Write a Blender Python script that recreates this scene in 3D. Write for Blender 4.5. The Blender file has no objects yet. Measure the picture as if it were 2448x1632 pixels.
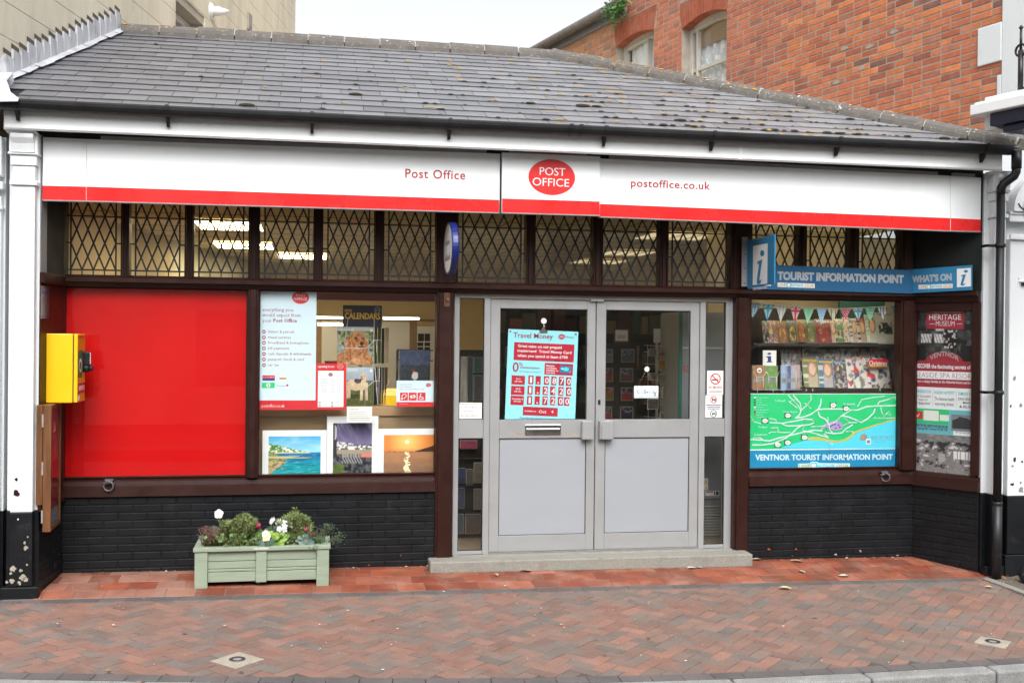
import bpy, math, random
from mathutils import Vector as V, Matrix
S = bpy.context.scene; C = S.collection; D = bpy.data
rnd = random.Random(7)
rad = math.radians
# ---------------------------------------------------------------- camera
KX = 2448/2352; FPX = 2600.0                 # measured pixels (2352 wide) to photo pixels, focal length in photo pixels
TH, PI_, RO = rad(10.5855), rad(-.2502), rad(.5763)
FW = V((math.sin(TH)*math.cos(PI_), math.cos(TH)*math.cos(PI_), math.sin(PI_)))
RT0 = V((math.cos(TH), -math.sin(TH), 0)); UP0 = RT0.cross(FW)
RT = math.cos(RO)*RT0 + math.sin(RO)*UP0; UP = -math.sin(RO)*RT0 + math.cos(RO)*UP0
CAM = V((-2.537, -8.897, 2.074))
cd = D.cameras.new('camera'); cam = D.objects.new('camera', cd); C.objects.link(cam); S.camera = cam
cd.sensor_width = 36; cd.lens = FPX/2448*36; cd.clip_end = 500; cd.clip_start = .05
m3 = Matrix((RT, UP, -FW)).transposed(); cam.matrix_world = Matrix.Translation(CAM) @ m3.to_4x4()
# ---------------------------------------------------------------- sky, sun, exposure
W = D.worlds.new('World'); S.world = W; W.use_nodes = True
nt = W.node_tree; bg = nt.nodes['Background']
sky = nt.nodes.new('ShaderNodeTexSky'); sky.sky_type = 'NISHITA'; sky.sun_disc = False
sky.sun_elevation = rad(48); sky.sun_rotation = rad(183); sky.air_density = 1.0; sky.dust_density = 5.0; sky.ozone_density = 1.0
hs = nt.nodes.new('ShaderNodeHueSaturation'); hs.inputs['Saturation'].default_value = .13
nt.links.new(sky.outputs[0], hs.inputs['Color']); nt.links.new(hs.outputs[0], bg.inputs['Color'])
bg.inputs['Strength'].default_value = .15
sl = D.lights.new('sun', 'SUN'); sl.energy = .85; sl.angle = rad(35); sl.color = (1, .97, .93)
so = D.objects.new('sun', sl); C.objects.link(so)
az = rad(183)                                 # sky rotation: clockwise from +Y seen from above
sd = V((math.sin(az)*math.cos(rad(48)), math.cos(az)*math.cos(rad(48)), math.sin(rad(48))))
so.rotation_euler = (sd).to_track_quat('Z', 'Y').to_euler(); so.location = (0, -6, 12)
S.view_settings.view_transform = 'Standard'; S.view_settings.look = 'None'
S.view_settings.gamma = 1; S.view_settings.exposure = EXPO if 'EXPO' in globals() else .93
S.render.engine = 'CYCLES'
# ---------------------------------------------------------------- geometry helpers
def ray(x, y): return FW + (x*KX-1224)/FPX*RT - (y*KX-816)/FPX*UP
class Plane:
    """a real flat surface: origin, two in-plane axes, normal towards the viewer"""
    def __init__(s, o, u, v): s.o = V(o); s.u = V(u).normalized(); s.v = V(v).normalized(); s.n = s.u.cross(s.v).normalized(); s.v = s.n.cross(s.u)
    def at(s, x, y):
        d = ray(x, y); t = (s.o-CAM).dot(s.n)/d.dot(s.n); return CAM + t*d
    def uv(s, x, y):
        q = s.at(x, y)-s.o; return q.dot(s.u), q.dot(s.v)
    def P(s, a, b, w=0): return s.o + a*s.u + b*s.v + w*s.n
    def rect(s, x0, y0, x1, y1):
        ym = (y0+y1)/2; xm = (x0+x1)/2
        return s.uv(x0, ym)[0], s.uv(xm, y1)[1], s.uv(x1, ym)[0], s.uv(xm, y0)[1]   # u0,v0,u1,v1
    def off(s, w):
        p = Plane(s.o+s.n*w, s.u, s.v); return p
def FY(Y): return Plane((0, Y, 0), (1, 0, 0), (0, 0, 1))
def onZ(x, y, Z):
    d = ray(x, y); return CAM + (Z-CAM.z)/d.z*d
def gz(x, y):                                  # height of the pavement, falling to the right and to the road
    b = .003-.0096*(x+.98)
    return b + (.085*(y+.12) if y > -.12 else .02*(y+.12))
def onG(x, y):
    p = onZ(x, y, 0)
    for _ in range(6): p = onZ(x, y, gz(p.x, p.y))
    return p
_tc = {}
def text2d(s, bold=0, res=2, spacing=1, shear=0):
    k = (s, bold, res, spacing, shear)
    if k not in _tc:
        c = D.curves.new('t', 'FONT'); c.body = s; c.resolution_u = res; c.offset = bold; c.space_character = spacing; c.shear = shear
        o = D.objects.new('t', c); C.objects.link(o)
        me = D.meshes.new_from_object(o)
        vs = [(v.co.x, v.co.y) for v in me.vertices]; fs = [tuple(p.vertices) for p in me.polygons]
        D.objects.remove(o); D.curves.remove(c); D.meshes.remove(me); _tc[k] = (vs, fs)
    return _tc[k]
_, _f = text2d('H'); CAPH = max(v[1] for v in text2d('H')[0])
class MB:
    def __init__(s): s.v = []; s.f = []; s.m = []; s.c = []; s.sm = []; s.mats = []; s.hascol = False
    def mi(s, m):
        if m not in s.mats: s.mats.append(m)
        return s.mats.index(m)
    def face(s, pts, m, col=None, smooth=False):
        i = len(s.v); s.v += [tuple(p) for p in pts]; s.f.append(tuple(range(i, i+len(pts)))); s.m.append(s.mi(m)); s.c.append(col); s.sm.append(smooth)
        if col is not None: s.hascol = True
    def mesh(s, vs, fs, m, col=None, smooth=False):
        i = len(s.v); s.v += [tuple(p) for p in vs]; k = s.mi(m)
        for n, f in enumerate(fs):
            s.f.append(tuple(a+i for a in f)); s.m.append(k); s.c.append(col[n] if isinstance(col, list) else col); s.sm.append(smooth)
        if col is not None: s.hascol = True
    def box(s, x0, x1, y0, y1, z0, z1, m, col=None, pl=None):
        a = [(x0,y0,z0),(x1,y0,z0),(x1,y1,z0),(x0,y1,z0),(x0,y0,z1),(x1,y0,z1),(x1,y1,z1),(x0,y1,z1)]
        if pl: a = [pl.P(x, z, -y) for x, y, z in a]
        s.mesh(a, [(0,1,5,4),(1,2,6,5),(2,3,7,6),(3,0,4,7),(4,5,6,7),(3,2,1,0)], m, col)
    def hexa(s, a, m, col=None):                # 8 points: bottom 4 (ccw from above), top 4
        s.mesh(a, [(0,1,5,4),(1,2,6,5),(2,3,7,6),(3,0,4,7),(4,5,6,7),(3,2,1,0)], m, col)
    def prism(s, pts, d, m, col=None, smooth=False):      # polygon swept along d
        n = len(pts); a = [V(p) for p in pts]; d = V(d)
        s.mesh(a + [p+d for p in a], [tuple(range(n))[::-1], tuple(range(n, 2*n))], m, col)
        for i in range(n):
            j = (i+1) % n; s.face([a[i], a[j], a[j]+d, a[i]+d], m, col, smooth)
    def bar(s, p, q, w, h, m, up=(0,0,1), col=None):
        p, q = V(p), V(q); d = (q-p).normalized(); a = d.cross(V(up))
        if a.length < 1e-5: a = d.cross(V((0,1,0)))
        a.normalize(); b = a.cross(d); a *= w/2; b *= h/2
        s.hexa([p-a-b, p+a-b, q+a-b, q-a-b, p-a+b, p+a+b, q+a+b, q-a+b], m, col)
    def tube(s, path, r, m, n=8, col=None, smooth=True, caps=True):
        path = [V(p) for p in path]; rs = r if isinstance(r, (list, tuple)) else [r]*len(path); base = len(s.v); k = s.mi(m)
        prev = None
        for i, p in enumerate(path):
            t = (path[min(i+1, len(path)-1)]-path[max(i-1, 0)]).normalized()
            if prev is None: a = t.cross(V((0,0,1)) if abs(t.z) < .9 else V((0,1,0))).normalized()
            else: a = (prev - t*prev.dot(t)).normalized()
            prev = a; b = t.cross(a)
            for j in range(n):
                w = 2*math.pi*j/n; s.v.append(tuple(p + rs[i]*(math.cos(w)*a + math.sin(w)*b)))
        for i in range(len(path)-1):
            for j in range(n):
                j2 = (j+1) % n; s.f.append((base+i*n+j, base+i*n+j2, base+(i+1)*n+j2, base+(i+1)*n+j)); s.m.append(k); s.c.append(col); s.sm.append(smooth)
        if caps:
            s.f.append(tuple(base+j for j in range(n))[::-1]); s.f.append(tuple(base+(len(path)-1)*n+j for j in range(n)))
            s.m += [k, k]; s.c += [col, col]; s.sm += [False, False]
        if col is not None: s.hascol = True
    def disc(s, o, u, v, r, m, n=24, ry=None, col=None):
        ry = ry or r; s.face([V(o)+r*math.cos(2*math.pi*i/n)*V(u)+ry*math.sin(2*math.pi*i/n)*V(v) for i in range(n)], m, col)
    # flat pieces on a Plane, given in measured pixels (axis-aligned in the plane) ; w = distance in front of it
    def prect(s, pl, x0, y0, x1, y1, m, w=0, col=None):
        u0, v0, u1, v1 = pl.rect(x0, y0, x1, y1); s.face([pl.P(u0,v0,w), pl.P(u1,v0,w), pl.P(u1,v1,w), pl.P(u0,v1,w)], m, col)
    def pbox(s, pl, x0, y0, x1, y1, t, m, w=0, col=None):       # front face at w, thickness t behind
        u0, v0, u1, v1 = pl.rect(x0, y0, x1, y1); s.box(u0, u1, -w, t-w, v0, v1, m, col, pl)
    def ppoly(s, pl, pts, m, w=0, col=None):
        s.face([pl.P(*pl.uv(x, y), w) for x, y in pts], m, col)
    def pell(s, pl, x, y, rx, ry, m, w=0, col=None, n=28):
        u0, v0, u1, v1 = pl.rect(x-rx, y-ry, x+rx, y+ry); s.disc(pl.P((u0+u1)/2, (v0+v1)/2, w), pl.u, pl.v, (u1-u0)/2, m, n, (v1-v0)/2, col)
    def pline(s, pl, pts, wd, m, w=0, col=None):                # flat ribbon, wd in metres
        q = [pl.uv(x, y) for x, y in pts]; L = []
        for i in range(len(q)):
            a = q[max(i-1, 0)]; b = q[min(i+1, len(q)-1)]; dx, dy = b[0]-a[0], b[1]-a[1]; l = math.hypot(dx, dy) or 1
            L.append((-dy/l*wd/2, dx/l*wd/2))
        for i in range(len(q)-1):
            a, b, l, k = q[i], q[i+1], L[i], L[i+1]
            s.face([pl.P(a[0]-l[0],a[1]-l[1],w), pl.P(b[0]-k[0],b[1]-k[1],w), pl.P(b[0]+k[0],b[1]+k[1],w), pl.P(a[0]+l[0],a[1]+l[1],w)], m, col)
    def text(s, pl, t, x0, x1, y, h, m, w=.001, bold=0, res=2, thick=0, spacing=1, shear=0, y1=None):
        """letters with their baseline from (x0,y) to (x1,y1), capitals h pixels high"""
        vs, fs = text2d(t, bold, res, spacing, shear)
        if not vs: return
        a = V(pl.uv(x0, y)); b = V(pl.uv(x1, y if y1 is None else y1)); hm = abs(pl.uv((x0+x1)/2, y)[1]-pl.uv((x0+x1)/2, y-h)[1])
        if y1 is None: b.y = a.y = (a.y+b.y)/2
        xs = [v[0] for v in vs]; mn, mx = min(xs), max(xs); e = (b-a)/(mx-mn); p = V((-e.y, e.x)).normalized()*hm/CAPH
        q = [a + (v[0]-mn)*e + v[1]*p for v in vs]
        s.mesh([pl.P(c.x, c.y, w) for c in q], fs, m)
        if thick:
            s.mesh([pl.P(c.x, c.y, w-thick) for c in q], [f[::-1] for f in fs], m)
            ed = {}
            for f in fs:
                for i in range(len(f)): k = (f[i], f[(i+1) % len(f)]); ed[k] = 1
            for (i, j) in ed:
                if (j, i) not in ed: s.face([pl.P(q[i].x,q[i].y,w-thick), pl.P(q[j].x,q[j].y,w-thick), pl.P(q[j].x,q[j].y,w), pl.P(q[i].x,q[i].y,w)], m)
    def picture(s, pl, x0, y0, x1, y1, nx, ny, fn, m, w=.001, quad=None):
        """a printed picture: grid of small faces coloured by fn(u,v), u right 0..1, v up 0..1"""
        u0, v0, u1, v1 = quad or pl.rect(x0, y0, x1, y1); base = len(s.v); k = s.mi(m); cs = []
        for j in range(ny+1):
            for i in range(nx+1):
                s.v.append(tuple(pl.P(u0+(u1-u0)*i/nx, v0+(v1-v0)*j/ny, w))); cs.append(fn(i/nx, j/ny))
        for j in range(ny):
            for i in range(nx):
                q = (j*(nx+1)+i, j*(nx+1)+i+1, (j+1)*(nx+1)+i+1, (j+1)*(nx+1)+i)
                s.f.append(tuple(base+a for a in q)); s.m.append(k); s.c.append([cs[a] for a in q]); s.sm.append(False)
        s.hascol = True
    def build(s, name, parent=None, loc=None, bevel=0, seg=1, merge=False):
        me = D.meshes.new(name); o0 = V(loc) if loc is not None else V((0,0,0))
        me.from_pydata([tuple(V(p)-o0) for p in s.v], [], s.f); me.update()
        for m in s.mats: me.materials.append(M[m] if isinstance(m, str) else m)
        me.polygons.foreach_set('material_index', s.m); me.polygons.foreach_set('use_smooth', s.sm)
        if s.hascol:
            at = me.color_attributes.new('Col', 'FLOAT_COLOR', 'CORNER'); buf = []
            for f, c in zip(s.f, s.c):
                if c is None: buf += [1, 1, 1, 1]*len(f)
                elif isinstance(c, list):
                    for q in c: buf += [q[0], q[1], q[2], 1]
                else: buf += [c[0], c[1], c[2], 1]*len(f)
            at.data.foreach_set('color', buf)
        o = D.objects.new(name, me); C.objects.link(o)
        if loc is not None: o.location = o0
        if parent is not None:
            o.parent = parent; o.matrix_parent_inverse = Matrix.Translation(-V(parent.location))
        if bevel:
            b = o.modifiers.new('bevel', 'BEVEL'); b.width = bevel; b.segments = seg; b.limit_method = 'ANGLE'; b.angle_limit = rad(40)
        return o
def empty(name, loc=(0,0,0)):
    o = D.objects.new(name, None); C.objects.link(o); o.location = loc; o.empty_display_size = .1; return o
def tag(o, label=None, cat=None, group=None, kind=None):
    if label: o['label'] = label
    if cat: o['category'] = cat
    if group: o['group'] = group
    if kind: o['kind'] = kind
    return o
def thing(name, label, cat, loc=(0,0,0), group=None): return tag(empty(name, loc), label, cat, group)
def dup(o, loc=None, parent=None):
    c = o.copy(); C.objects.link(c)
    if parent is not None: c.parent = parent
    for ch in o.children: dup(ch, None, c)
    if loc is not None: c.location = loc
    return c
def srgb(r, g, b):
    f = lambda c: (c/255/12.92 if c/255 <= .04045 else ((c/255+.055)/1.055)**2.4)
    return (f(r), f(g), f(b))
def mix(a, b, t): t = max(0, min(1, t)); return tuple(x+(y-x)*t for x, y in zip(a, b))
def sc(a, k): return tuple(x*k for x in a)
def hsh(i, j, k=0):
    n = (i*374761393 + j*668265263 + k*982451653) & 0xffffffff; n = ((n ^ (n >> 13))*1274126177) & 0xffffffff; return ((n ^ (n >> 16)) & 0xffff)/65535
def vn(x, y, k=0):
    i, j = math.floor(x), math.floor(y); a, b = x-i, y-j; a = a*a*(3-2*a); b = b*b*(3-2*b)
    return (hsh(i,j,k)*(1-a)+hsh(i+1,j,k)*a)*(1-b)+(hsh(i,j+1,k)*(1-a)+hsh(i+1,j+1,k)*a)*b
def fbm(x, y, k=0, o=4):
    s = 0; a = .5; t = 0
    for i in range(o): s += a*vn(x, y, k+i); t += a; x *= 2.03; y *= 2.03; a *= .5
    return s/t
# ---------------------------------------------------------------- materials
M = {}
def mat(name, col, rough=.5, var=.12, scale=6, metal=0, bump=0, bscale=60, attr=False, spec=.5, coat=0, stain=None, sscale=1.5, samt=.5, slo=.5, shi=.7, stretch=(1,1,1), emit=0, fine=0):
    m = D.materials.new(name); m.use_nodes = True; n = m.node_tree.nodes; L = m.node_tree.links; p = n['Principled BSDF']
    p.inputs['Roughness'].default_value = rough; p.inputs['Metallic'].default_value = metal; p.inputs['Specular IOR Level'].default_value = spec; p.inputs['Coat Weight'].default_value = coat
    g = n.new('ShaderNodeNewGeometry'); mp = n.new('ShaderNodeMapping'); mp.inputs['Scale'].default_value = stretch; L.new(g.outputs['Position'], mp.inputs['Vector'])
    no = n.new('ShaderNodeTexNoise'); no.inputs['Scale'].default_value = scale; no.inputs['Detail'].default_value = 6; no.inputs['Roughness'].default_value = .62; L.new(mp.outputs[0], no.inputs['Vector'])
    mr = n.new('ShaderNodeMapRange'); mr.inputs['From Min'].default_value = .3; mr.inputs['From Max'].default_value = .7; mr.inputs['To Min'].default_value = 1-var; mr.inputs['To Max'].default_value = 1+var*.6; L.new(no.outputs[0], mr.inputs[0])
    mx = n.new('ShaderNodeMix'); mx.data_type = 'RGBA'; mx.blend_type = 'MULTIPLY'; mx.inputs[0].default_value = 1
    if attr:
        a = n.new('ShaderNodeAttribute'); a.attribute_name = 'Col'; L.new(a.outputs['Color'], mx.inputs[6])
    else: mx.inputs[6].default_value = (*col, 1)
    L.new(mr.outputs[0], mx.inputs[7]); out = mx.outputs[2]
    if fine:
        nf = n.new('ShaderNodeTexNoise'); nf.inputs['Scale'].default_value = 180; nf.inputs['Detail'].default_value = 2; L.new(g.outputs['Position'], nf.inputs['Vector'])
        mf = n.new('ShaderNodeMapRange'); mf.inputs['From Min'].default_value = .35; mf.inputs['From Max'].default_value = .65; mf.inputs['To Min'].default_value = 1-fine; mf.inputs['To Max'].default_value = 1+fine; L.new(nf.outputs[0], mf.inputs[0])
        m4 = n.new('ShaderNodeMix'); m4.data_type = 'RGBA'; m4.blend_type = 'MULTIPLY'; m4.inputs[0].default_value = 1; L.new(out, m4.inputs[6]); L.new(mf.outputs[0], m4.inputs[7]); out = m4.outputs[2]
    if stain:
        n2 = n.new('ShaderNodeTexNoise'); n2.inputs['Scale'].default_value = sscale; n2.inputs['Detail'].default_value = 8; n2.inputs['Roughness'].default_value = .68; L.new(mp.outputs[0], n2.inputs['Vector'])
        r2 = n.new('ShaderNodeMapRange'); r2.inputs['From Min'].default_value = slo; r2.inputs['From Max'].default_value = shi; r2.inputs['To Max'].default_value = samt; L.new(n2.outputs[0], r2.inputs[0])
        m2 = n.new('ShaderNodeMix'); m2.data_type = 'RGBA'; m2.inputs[7].default_value = (*stain, 1); L.new(r2.outputs[0], m2.inputs[0]); L.new(out, m2.inputs[6]); out = m2.outputs[2]
    L.new(out, p.inputs['Base Color'])
    if rough > .05 and not emit:
        rr = n.new('ShaderNodeMapRange'); rr.inputs['From Min'].default_value = .3; rr.inputs['From Max'].default_value = .7; rr.inputs['To Min'].default_value = max(.02, rough-.08); rr.inputs['To Max'].default_value = min(1, rough+.08); L.new(no.outputs[0], rr.inputs[0]); L.new(rr.outputs[0], p.inputs['Roughness'])
    if bump:
        nb = n.new('ShaderNodeTexNoise'); nb.inputs['Scale'].default_value = bscale; nb.inputs['Detail'].default_value = 5; L.new(mp.outputs[0], nb.inputs['Vector'])
        bp = n.new('ShaderNodeBump'); bp.inputs['Strength'].default_value = bump; bp.inputs['Distance'].default_value = .004; L.new(nb.outputs[0], bp.inputs['Height']); L.new(bp.outputs[0], p.inputs['Normal'])
    if emit:
        p.inputs['Emission Color'].default_value = (*col, 1); p.inputs['Emission Strength'].default_value = emit
    M[name] = m; return m
def glassmat(name, tint=(1,1,1), f0=.04, bump=.0):
    """clear pane: see-through with a mirror share that grows at grazing angles"""
    m = D.materials.new(name); m.use_nodes = True; n = m.node_tree.nodes; L = m.node_tree.links; n.remove(n['Principled BSDF'])
    t = n.new('ShaderNodeBsdfTransparent'); t.inputs[0].default_value = (*tint, 1); g = n.new('ShaderNodeBsdfGlossy'); g.inputs['Roughness'].default_value = 0
    lw = n.new('ShaderNodeLayerWeight'); lw.inputs[0].default_value = .5
    pw = n.new('ShaderNodeMath'); pw.operation = 'POWER'; pw.inputs[1].default_value = 5; L.new(lw.outputs['Facing'], pw.inputs[0])
    mm = n.new('ShaderNodeMath'); mm.operation = 'MULTIPLY_ADD'; mm.inputs[1].default_value = 1-f0; mm.inputs[2].default_value = f0; mm.use_clamp = True; L.new(pw.outputs[0], mm.inputs[0])
    x = n.new('ShaderNodeMixShader'); L.new(mm.outputs[0], x.inputs[0]); L.new(t.outputs[0], x.inputs[1]); L.new(g.outputs[0], x.inputs[2])
    if bump:
        ge = n.new('ShaderNodeNewGeometry'); no = n.new('ShaderNodeTexNoise'); no.inputs['Scale'].default_value = 4; no.inputs['Detail'].default_value = 1; L.new(ge.outputs['Position'], no.inputs['Vector'])
        b = n.new('ShaderNodeBump'); b.inputs['Strength'].default_value = bump; b.inputs['Distance'].default_value = .01; L.new(no.outputs[0], b.inputs['Height']); L.new(b.outputs[0], g.inputs['Normal'])
    L.new(x.outputs[0], n['Material Output'].inputs[0]); M[name] = m
mat('white_paint', srgb(222,226,228), .45, .04, 4, bump=.12, bscale=25, stain=(.42,.42,.40), sscale=5, samt=.35, slo=.6, shi=.8, stretch=(1,1,.35))
mat('white_upvc', srgb(234,237,238), .35, .03, 2, stain=(.45,.45,.42), sscale=3, samt=.2, slo=.55, shi=.75, stretch=(1,1,.2))
mat('black_paint', (.006,.0072,.009), .48, .25, 5, bump=.35, bscale=45, stain=(.05,.05,.05), sscale=9, samt=.5, slo=.6, shi=.75, spec=.28)
mat('brown_frame', (.026,.0066,.0042), .42, .22, 9, spec=.3, bump=.15, bscale=60, stain=(.10,.045,.03), sscale=22, samt=.5, slo=.64, shi=.72)
mat('varnished_wood', (.15,.062,.024), .4, .35, 7, bump=.15, stretch=(6,6,.5))
mat('bare_wood', (.38,.235,.125), .5, .2, 7, stretch=(.6,6,6), bump=.08)
mat('gutter_black', (.010,.011,.013), .45, .2, 8, stain=(.05,.05,.05), sscale=14, samt=.5, slo=.6, shi=.75)
mat('slate', (1,1,1), .38, .10, 5, attr=True, bump=.12, bscale=35, stain=(.235,.24,.25), sscale=3, samt=.4, slo=.5, shi=.75, fine=.08)
mat('ridge_tile', (.125,.113,.103), .85, .3, 9, bump=.6, bscale=40, stain=(.25,.235,.21), sscale=26, samt=.85, slo=.58, shi=.64)
mat('mortar', (.40,.37,.31), .9, .25, 15, bump=.5)
mat('moss', (.030,.026,.014), .95, .5, 30, bump=1, bscale=90)
mat('lichen', (.48,.27,.025), .95, .35, 30, bump=.6)
mat('lichen_white', (.55,.55,.5), .95, .2, 30)
mat('lead', srgb(182,185,191), .5, .2, 6, bump=.5, bscale=14, stain=(.25,.23,.22), sscale=10, samt=.8, slo=.52, shi=.68, stretch=(1,1,.4))
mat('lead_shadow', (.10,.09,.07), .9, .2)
mat('render_wall', srgb(220,214,194), .85, .16, 1.3, bump=.35, bscale=120, stain=(.36,.34,.29), sscale=1.2, samt=.6, slo=.5, shi=.75, stretch=(1,1,.25), fine=.07)
mat('stone_window', (.45,.42,.35), .85, .15)
mat('brick_red', (1,1,1), .85, .22, 14, attr=True, bump=.55, bscale=70, stain=(.42,.32,.27), sscale=4, samt=.28, slo=.5, shi=.72, fine=.16)
mat('brick_mortar', (.37,.33,.28), .9, .25, 10, bump=.6)
mat('fascia_white', srgb(236,240,241), .33, .015, 1, stain=(.56,.56,.52), sscale=2.5, samt=.16, slo=.5, shi=.75, stretch=(1,1,.12))
mat('fascia_red', (.74,.018,.018), .28, .05, 3, bump=.06, bscale=16)
mat('logo_red', (.70,.016,.014), .4, .02)
mat('print_red', (.60,.02,.03), .45, .03)
mat('text_red', (.42,.02,.03), .45, .02)
mat('white_vinyl', (.78,.79,.8), .4, .02)
mat('dark_green', (.004,.011,.009), .6, .3)
mat('grey_metal', (.27,.27,.28), .5, .2, 12)
mat('aluminium', (.36,.365,.37), .36, .06, 5, metal=.25, stain=(.30,.29,.26), sscale=2.5, samt=.35, slo=.55, shi=.8)
mat('door_panel', srgb(152,156,162), .4, .02, 2, stain=(.27,.27,.27), sscale=9, samt=.22, slo=.6, shi=.72, stretch=(1,1,2.5))
mat('chrome', (.7,.7,.72), .12, .05, metal=1)
mat('rubber', (.01,.01,.01), .7)
mat('lead_came', (.016,.018,.02), .55, .2)
mat('concrete', (.26,.25,.22), .85, .22, 5, bump=.7, bscale=60, stain=(.15,.145,.115), sscale=5, samt=.75, slo=.48, shi=.7, fine=.25)
mat('red_tile', (1,1,1), .62, .3, 5, attr=True, bump=.25, bscale=40, stain=(.36,.24,.19), sscale=2.6, samt=.6, slo=.5, shi=.72, fine=.12)
mat('grout', (.20,.145,.12), .9, .2)
mat('paver', (1,1,1), .85, .2, 6, attr=True, bump=.5, bscale=90, stain=(.155,.138,.122), sscale=1.3, samt=.5, slo=.46, shi=.75, fine=.18)
mat('joint_sand', (.085,.07,.058), .95, .3, 20)
mat('granite', (.25,.25,.245), .8, .2, 8, bump=.6, bscale=120, fine=.4, stain=(.16,.16,.155), sscale=3, samt=.5)
mat('asphalt', (.055,.055,.055), .9, .25, 20, bump=.9, bscale=160, fine=.4)
mat('limestone', (.34,.305,.25), .8, .2, 12, bump=.4, fine=.2)
mat('cream_wall', (.78,.64,.38), .7, .06, 2)
mat('ceiling_tile', (.80,.70,.48), .85, .04, 3)
mat('ceiling_joint', (.30,.25,.16), .8)
mat('shop_floor', (.22,.18,.13), .5, .3, 3)
mat('lamp_on', (1,.82,.50), .5, 0, emit=9.5)
mat('lamp_rail', (1,.84,.55), .5, 0, emit=6.5)
mat('lamp_cool', (1,.95,.82), .5, 0, emit=5)
mat('poster_white', (.80,.83,.85), .4, .015)
mat('poster_blue_white', srgb(205,226,236), .4, .015)
mat('paper', (.78,.77,.74), .6, .03)
mat('print', (1,1,1), .38, .03, 20, attr=True)
mat('print_gloss', (1,1,1), .25, .03, 20, attr=True)
mat('red_board', (.55,.003,.004), .5, .10, 1.2, spec=.15)
mat('brown_board', (.30,.205,.115), .8, .06, 3)
mat('bulkhead_red', (.17,.012,.014), .5, .1)
mat('shelf_dark', (.03,.022,.017), .6, .3)
mat('shelf_grey', (.36,.36,.34), .5, .08)
mat('wire_white', (.55,.55,.55), .4)
mat('wire_dark', (.02,.02,.022), .4)
mat('ink', (.03,.03,.035), .5)
mat('ink_grey', (.22,.22,.24), .5)
mat('ink_crimson', (.33,.02,.04), .5)
mat('ink_blue', (.03,.04,.20), .5)
mat('sign_blue', (.012,.105,.235), .42, .05, 4)
mat('sign_blue_pale', (.025,.19,.37), .4, .04)
mat('sign_grey_letter', (.40,.44,.47), .45, .1, 12)
mat('orange_letter', (.62,.34,.06), .5)
mat('aqua_letter', (.14,.47,.55), .5)
mat('cyan_sheet', srgb(150,222,234), .35, .02, 3)
mat('crimson_card', (.46,.02,.045), .3, .06)
mat('yellow_cabinet', (.85,.50,.008), .32, .03, 3, stain=(.45,.3,.02), sscale=18, samt=.4, slo=.66, shi=.72)
mat('orange_front', (.62,.30,.01), .35, .04)
mat('green_label', (.025,.13,.05), .4)
mat('lock_black', (.012,.014,.018), .4)
mat('oval_blue', (.009,.02,.14), .3, .05)
mat('map_green', (.02,.54,.185), .4, .03, 2)
mat('map_road', (.60,.74,.72), .4)
mat('map_sea', (.09,.62,.80), .4, .02)
mat('map_sand', (.52,.50,.10), .5)
mat('map_purple', (.42,.30,.56), .5)
mat('map_blue', (.012,.25,.47), .35, .04)
mat('pale_blue_letter', (.58,.76,.86), .4)
mat('olive_letter', (.42,.44,.10), .5)
mat('planter_green', (.26,.315,.235), .6, .12, 8, bump=.4, bscale=50, stretch=(.35,3,3), stain=(.33,.40,.29), sscale=9, samt=.5, slo=.55, shi=.72)
mat('soil', (.02,.014,.009), .95, .4, 40, bump=1)
mat('leaf', (1,1,1), .5, .3, 25, attr=True)
mat('petal', (1,1,1), .5, .08, 25, attr=True)
mat('dead_leaf', (1,1,1), .7, .3, 40, attr=True, bump=.3)
mat('iron', (.16,.16,.165), .45, .3, 30, metal=.6)
mat('iron_black', (.012,.012,.014), .4, .3)
mat('timber_grey', (.55,.53,.48), .6, .1)
mat('curtain', (.66,.68,.70), .8, .1, 14)
mat('navy', (.010,.014,.04), .4, .1)
mat('fridge', (.25,.27,.28), .4, .05)
mat('teal', (.02,.16,.12), .5, .2)
mat('brick_chip', srgb(168,74,48), .85, .3, 20)
mat('gum', (.10,.095,.09), .8, .2)
mat('plain', (1,1,1), .6, .08, 10, attr=True)
glassmat('glass', (.985,.99,.985), .03)
glassmat('old_glass', (.95,.96,.94), .10, .12)
# ================================================================ the setting: ground
def clip(poly, hp):                            # keep a*x+b*y<=c
    a, b, c = hp; out = []
    for i in range(len(poly)):
        p, q = poly[i], poly[(i+1) % len(poly)]; dp = a*p[0]+b*p[1]-c; dq = a*q[0]+b*q[1]-c
        if dp <= 0: out.append(p)
        if dp*dq < 0: t = dp/(dp-dq); out.append((p[0]+(q[0]-p[0])*t, p[1]+(q[1]-p[1])*t))
    return out
def shrink(poly, d):
    cx = sum(p[0] for p in poly)/len(poly); cy = sum(p[1] for p in poly)/len(poly); out = []
    for x, y in poly:
        l = math.hypot(x-cx, y-cy); k = max(0, l-d*1.3)/l if l else 0; out.append((cx+(x-cx)*k, cy+(y-cy)*k))
    return out
def slab(mb, poly, zf, t, cham, m, col):       # low tile with a chamfered top edge
    if len(poly) < 3: return
    a = sum(poly[i][0]*poly[(i+1)%len(poly)][1]-poly[(i+1)%len(poly)][0]*poly[i][1] for i in range(len(poly)))
    if abs(a) < 1e-4: return
    if a < 0: poly = poly[::-1]
    ins = shrink(poly, cham); n = len(poly)
    vs = [(x, y, zf(x, y)-t) for x, y in poly] + [(x, y, zf(x, y)-cham*.5) for x, y in poly] + [(x, y, zf(x, y)) for x, y in ins]
    fs = [tuple(range(2*n, 3*n))]
    for i in range(n):
        j = (i+1) % n; fs += [(i, j, n+j, n+i), (n+i, n+j, 2*n+j, 2*n+i)]
    mb.mesh(vs, fs, m, col)
rowN = [(-700,1585),(0,1607),(208,1610.5),(572,1617),(920,1620.5),(1276,1620),(1630,1612),(1978,1597.7),(2448,1571),(2800,1546)]
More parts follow.
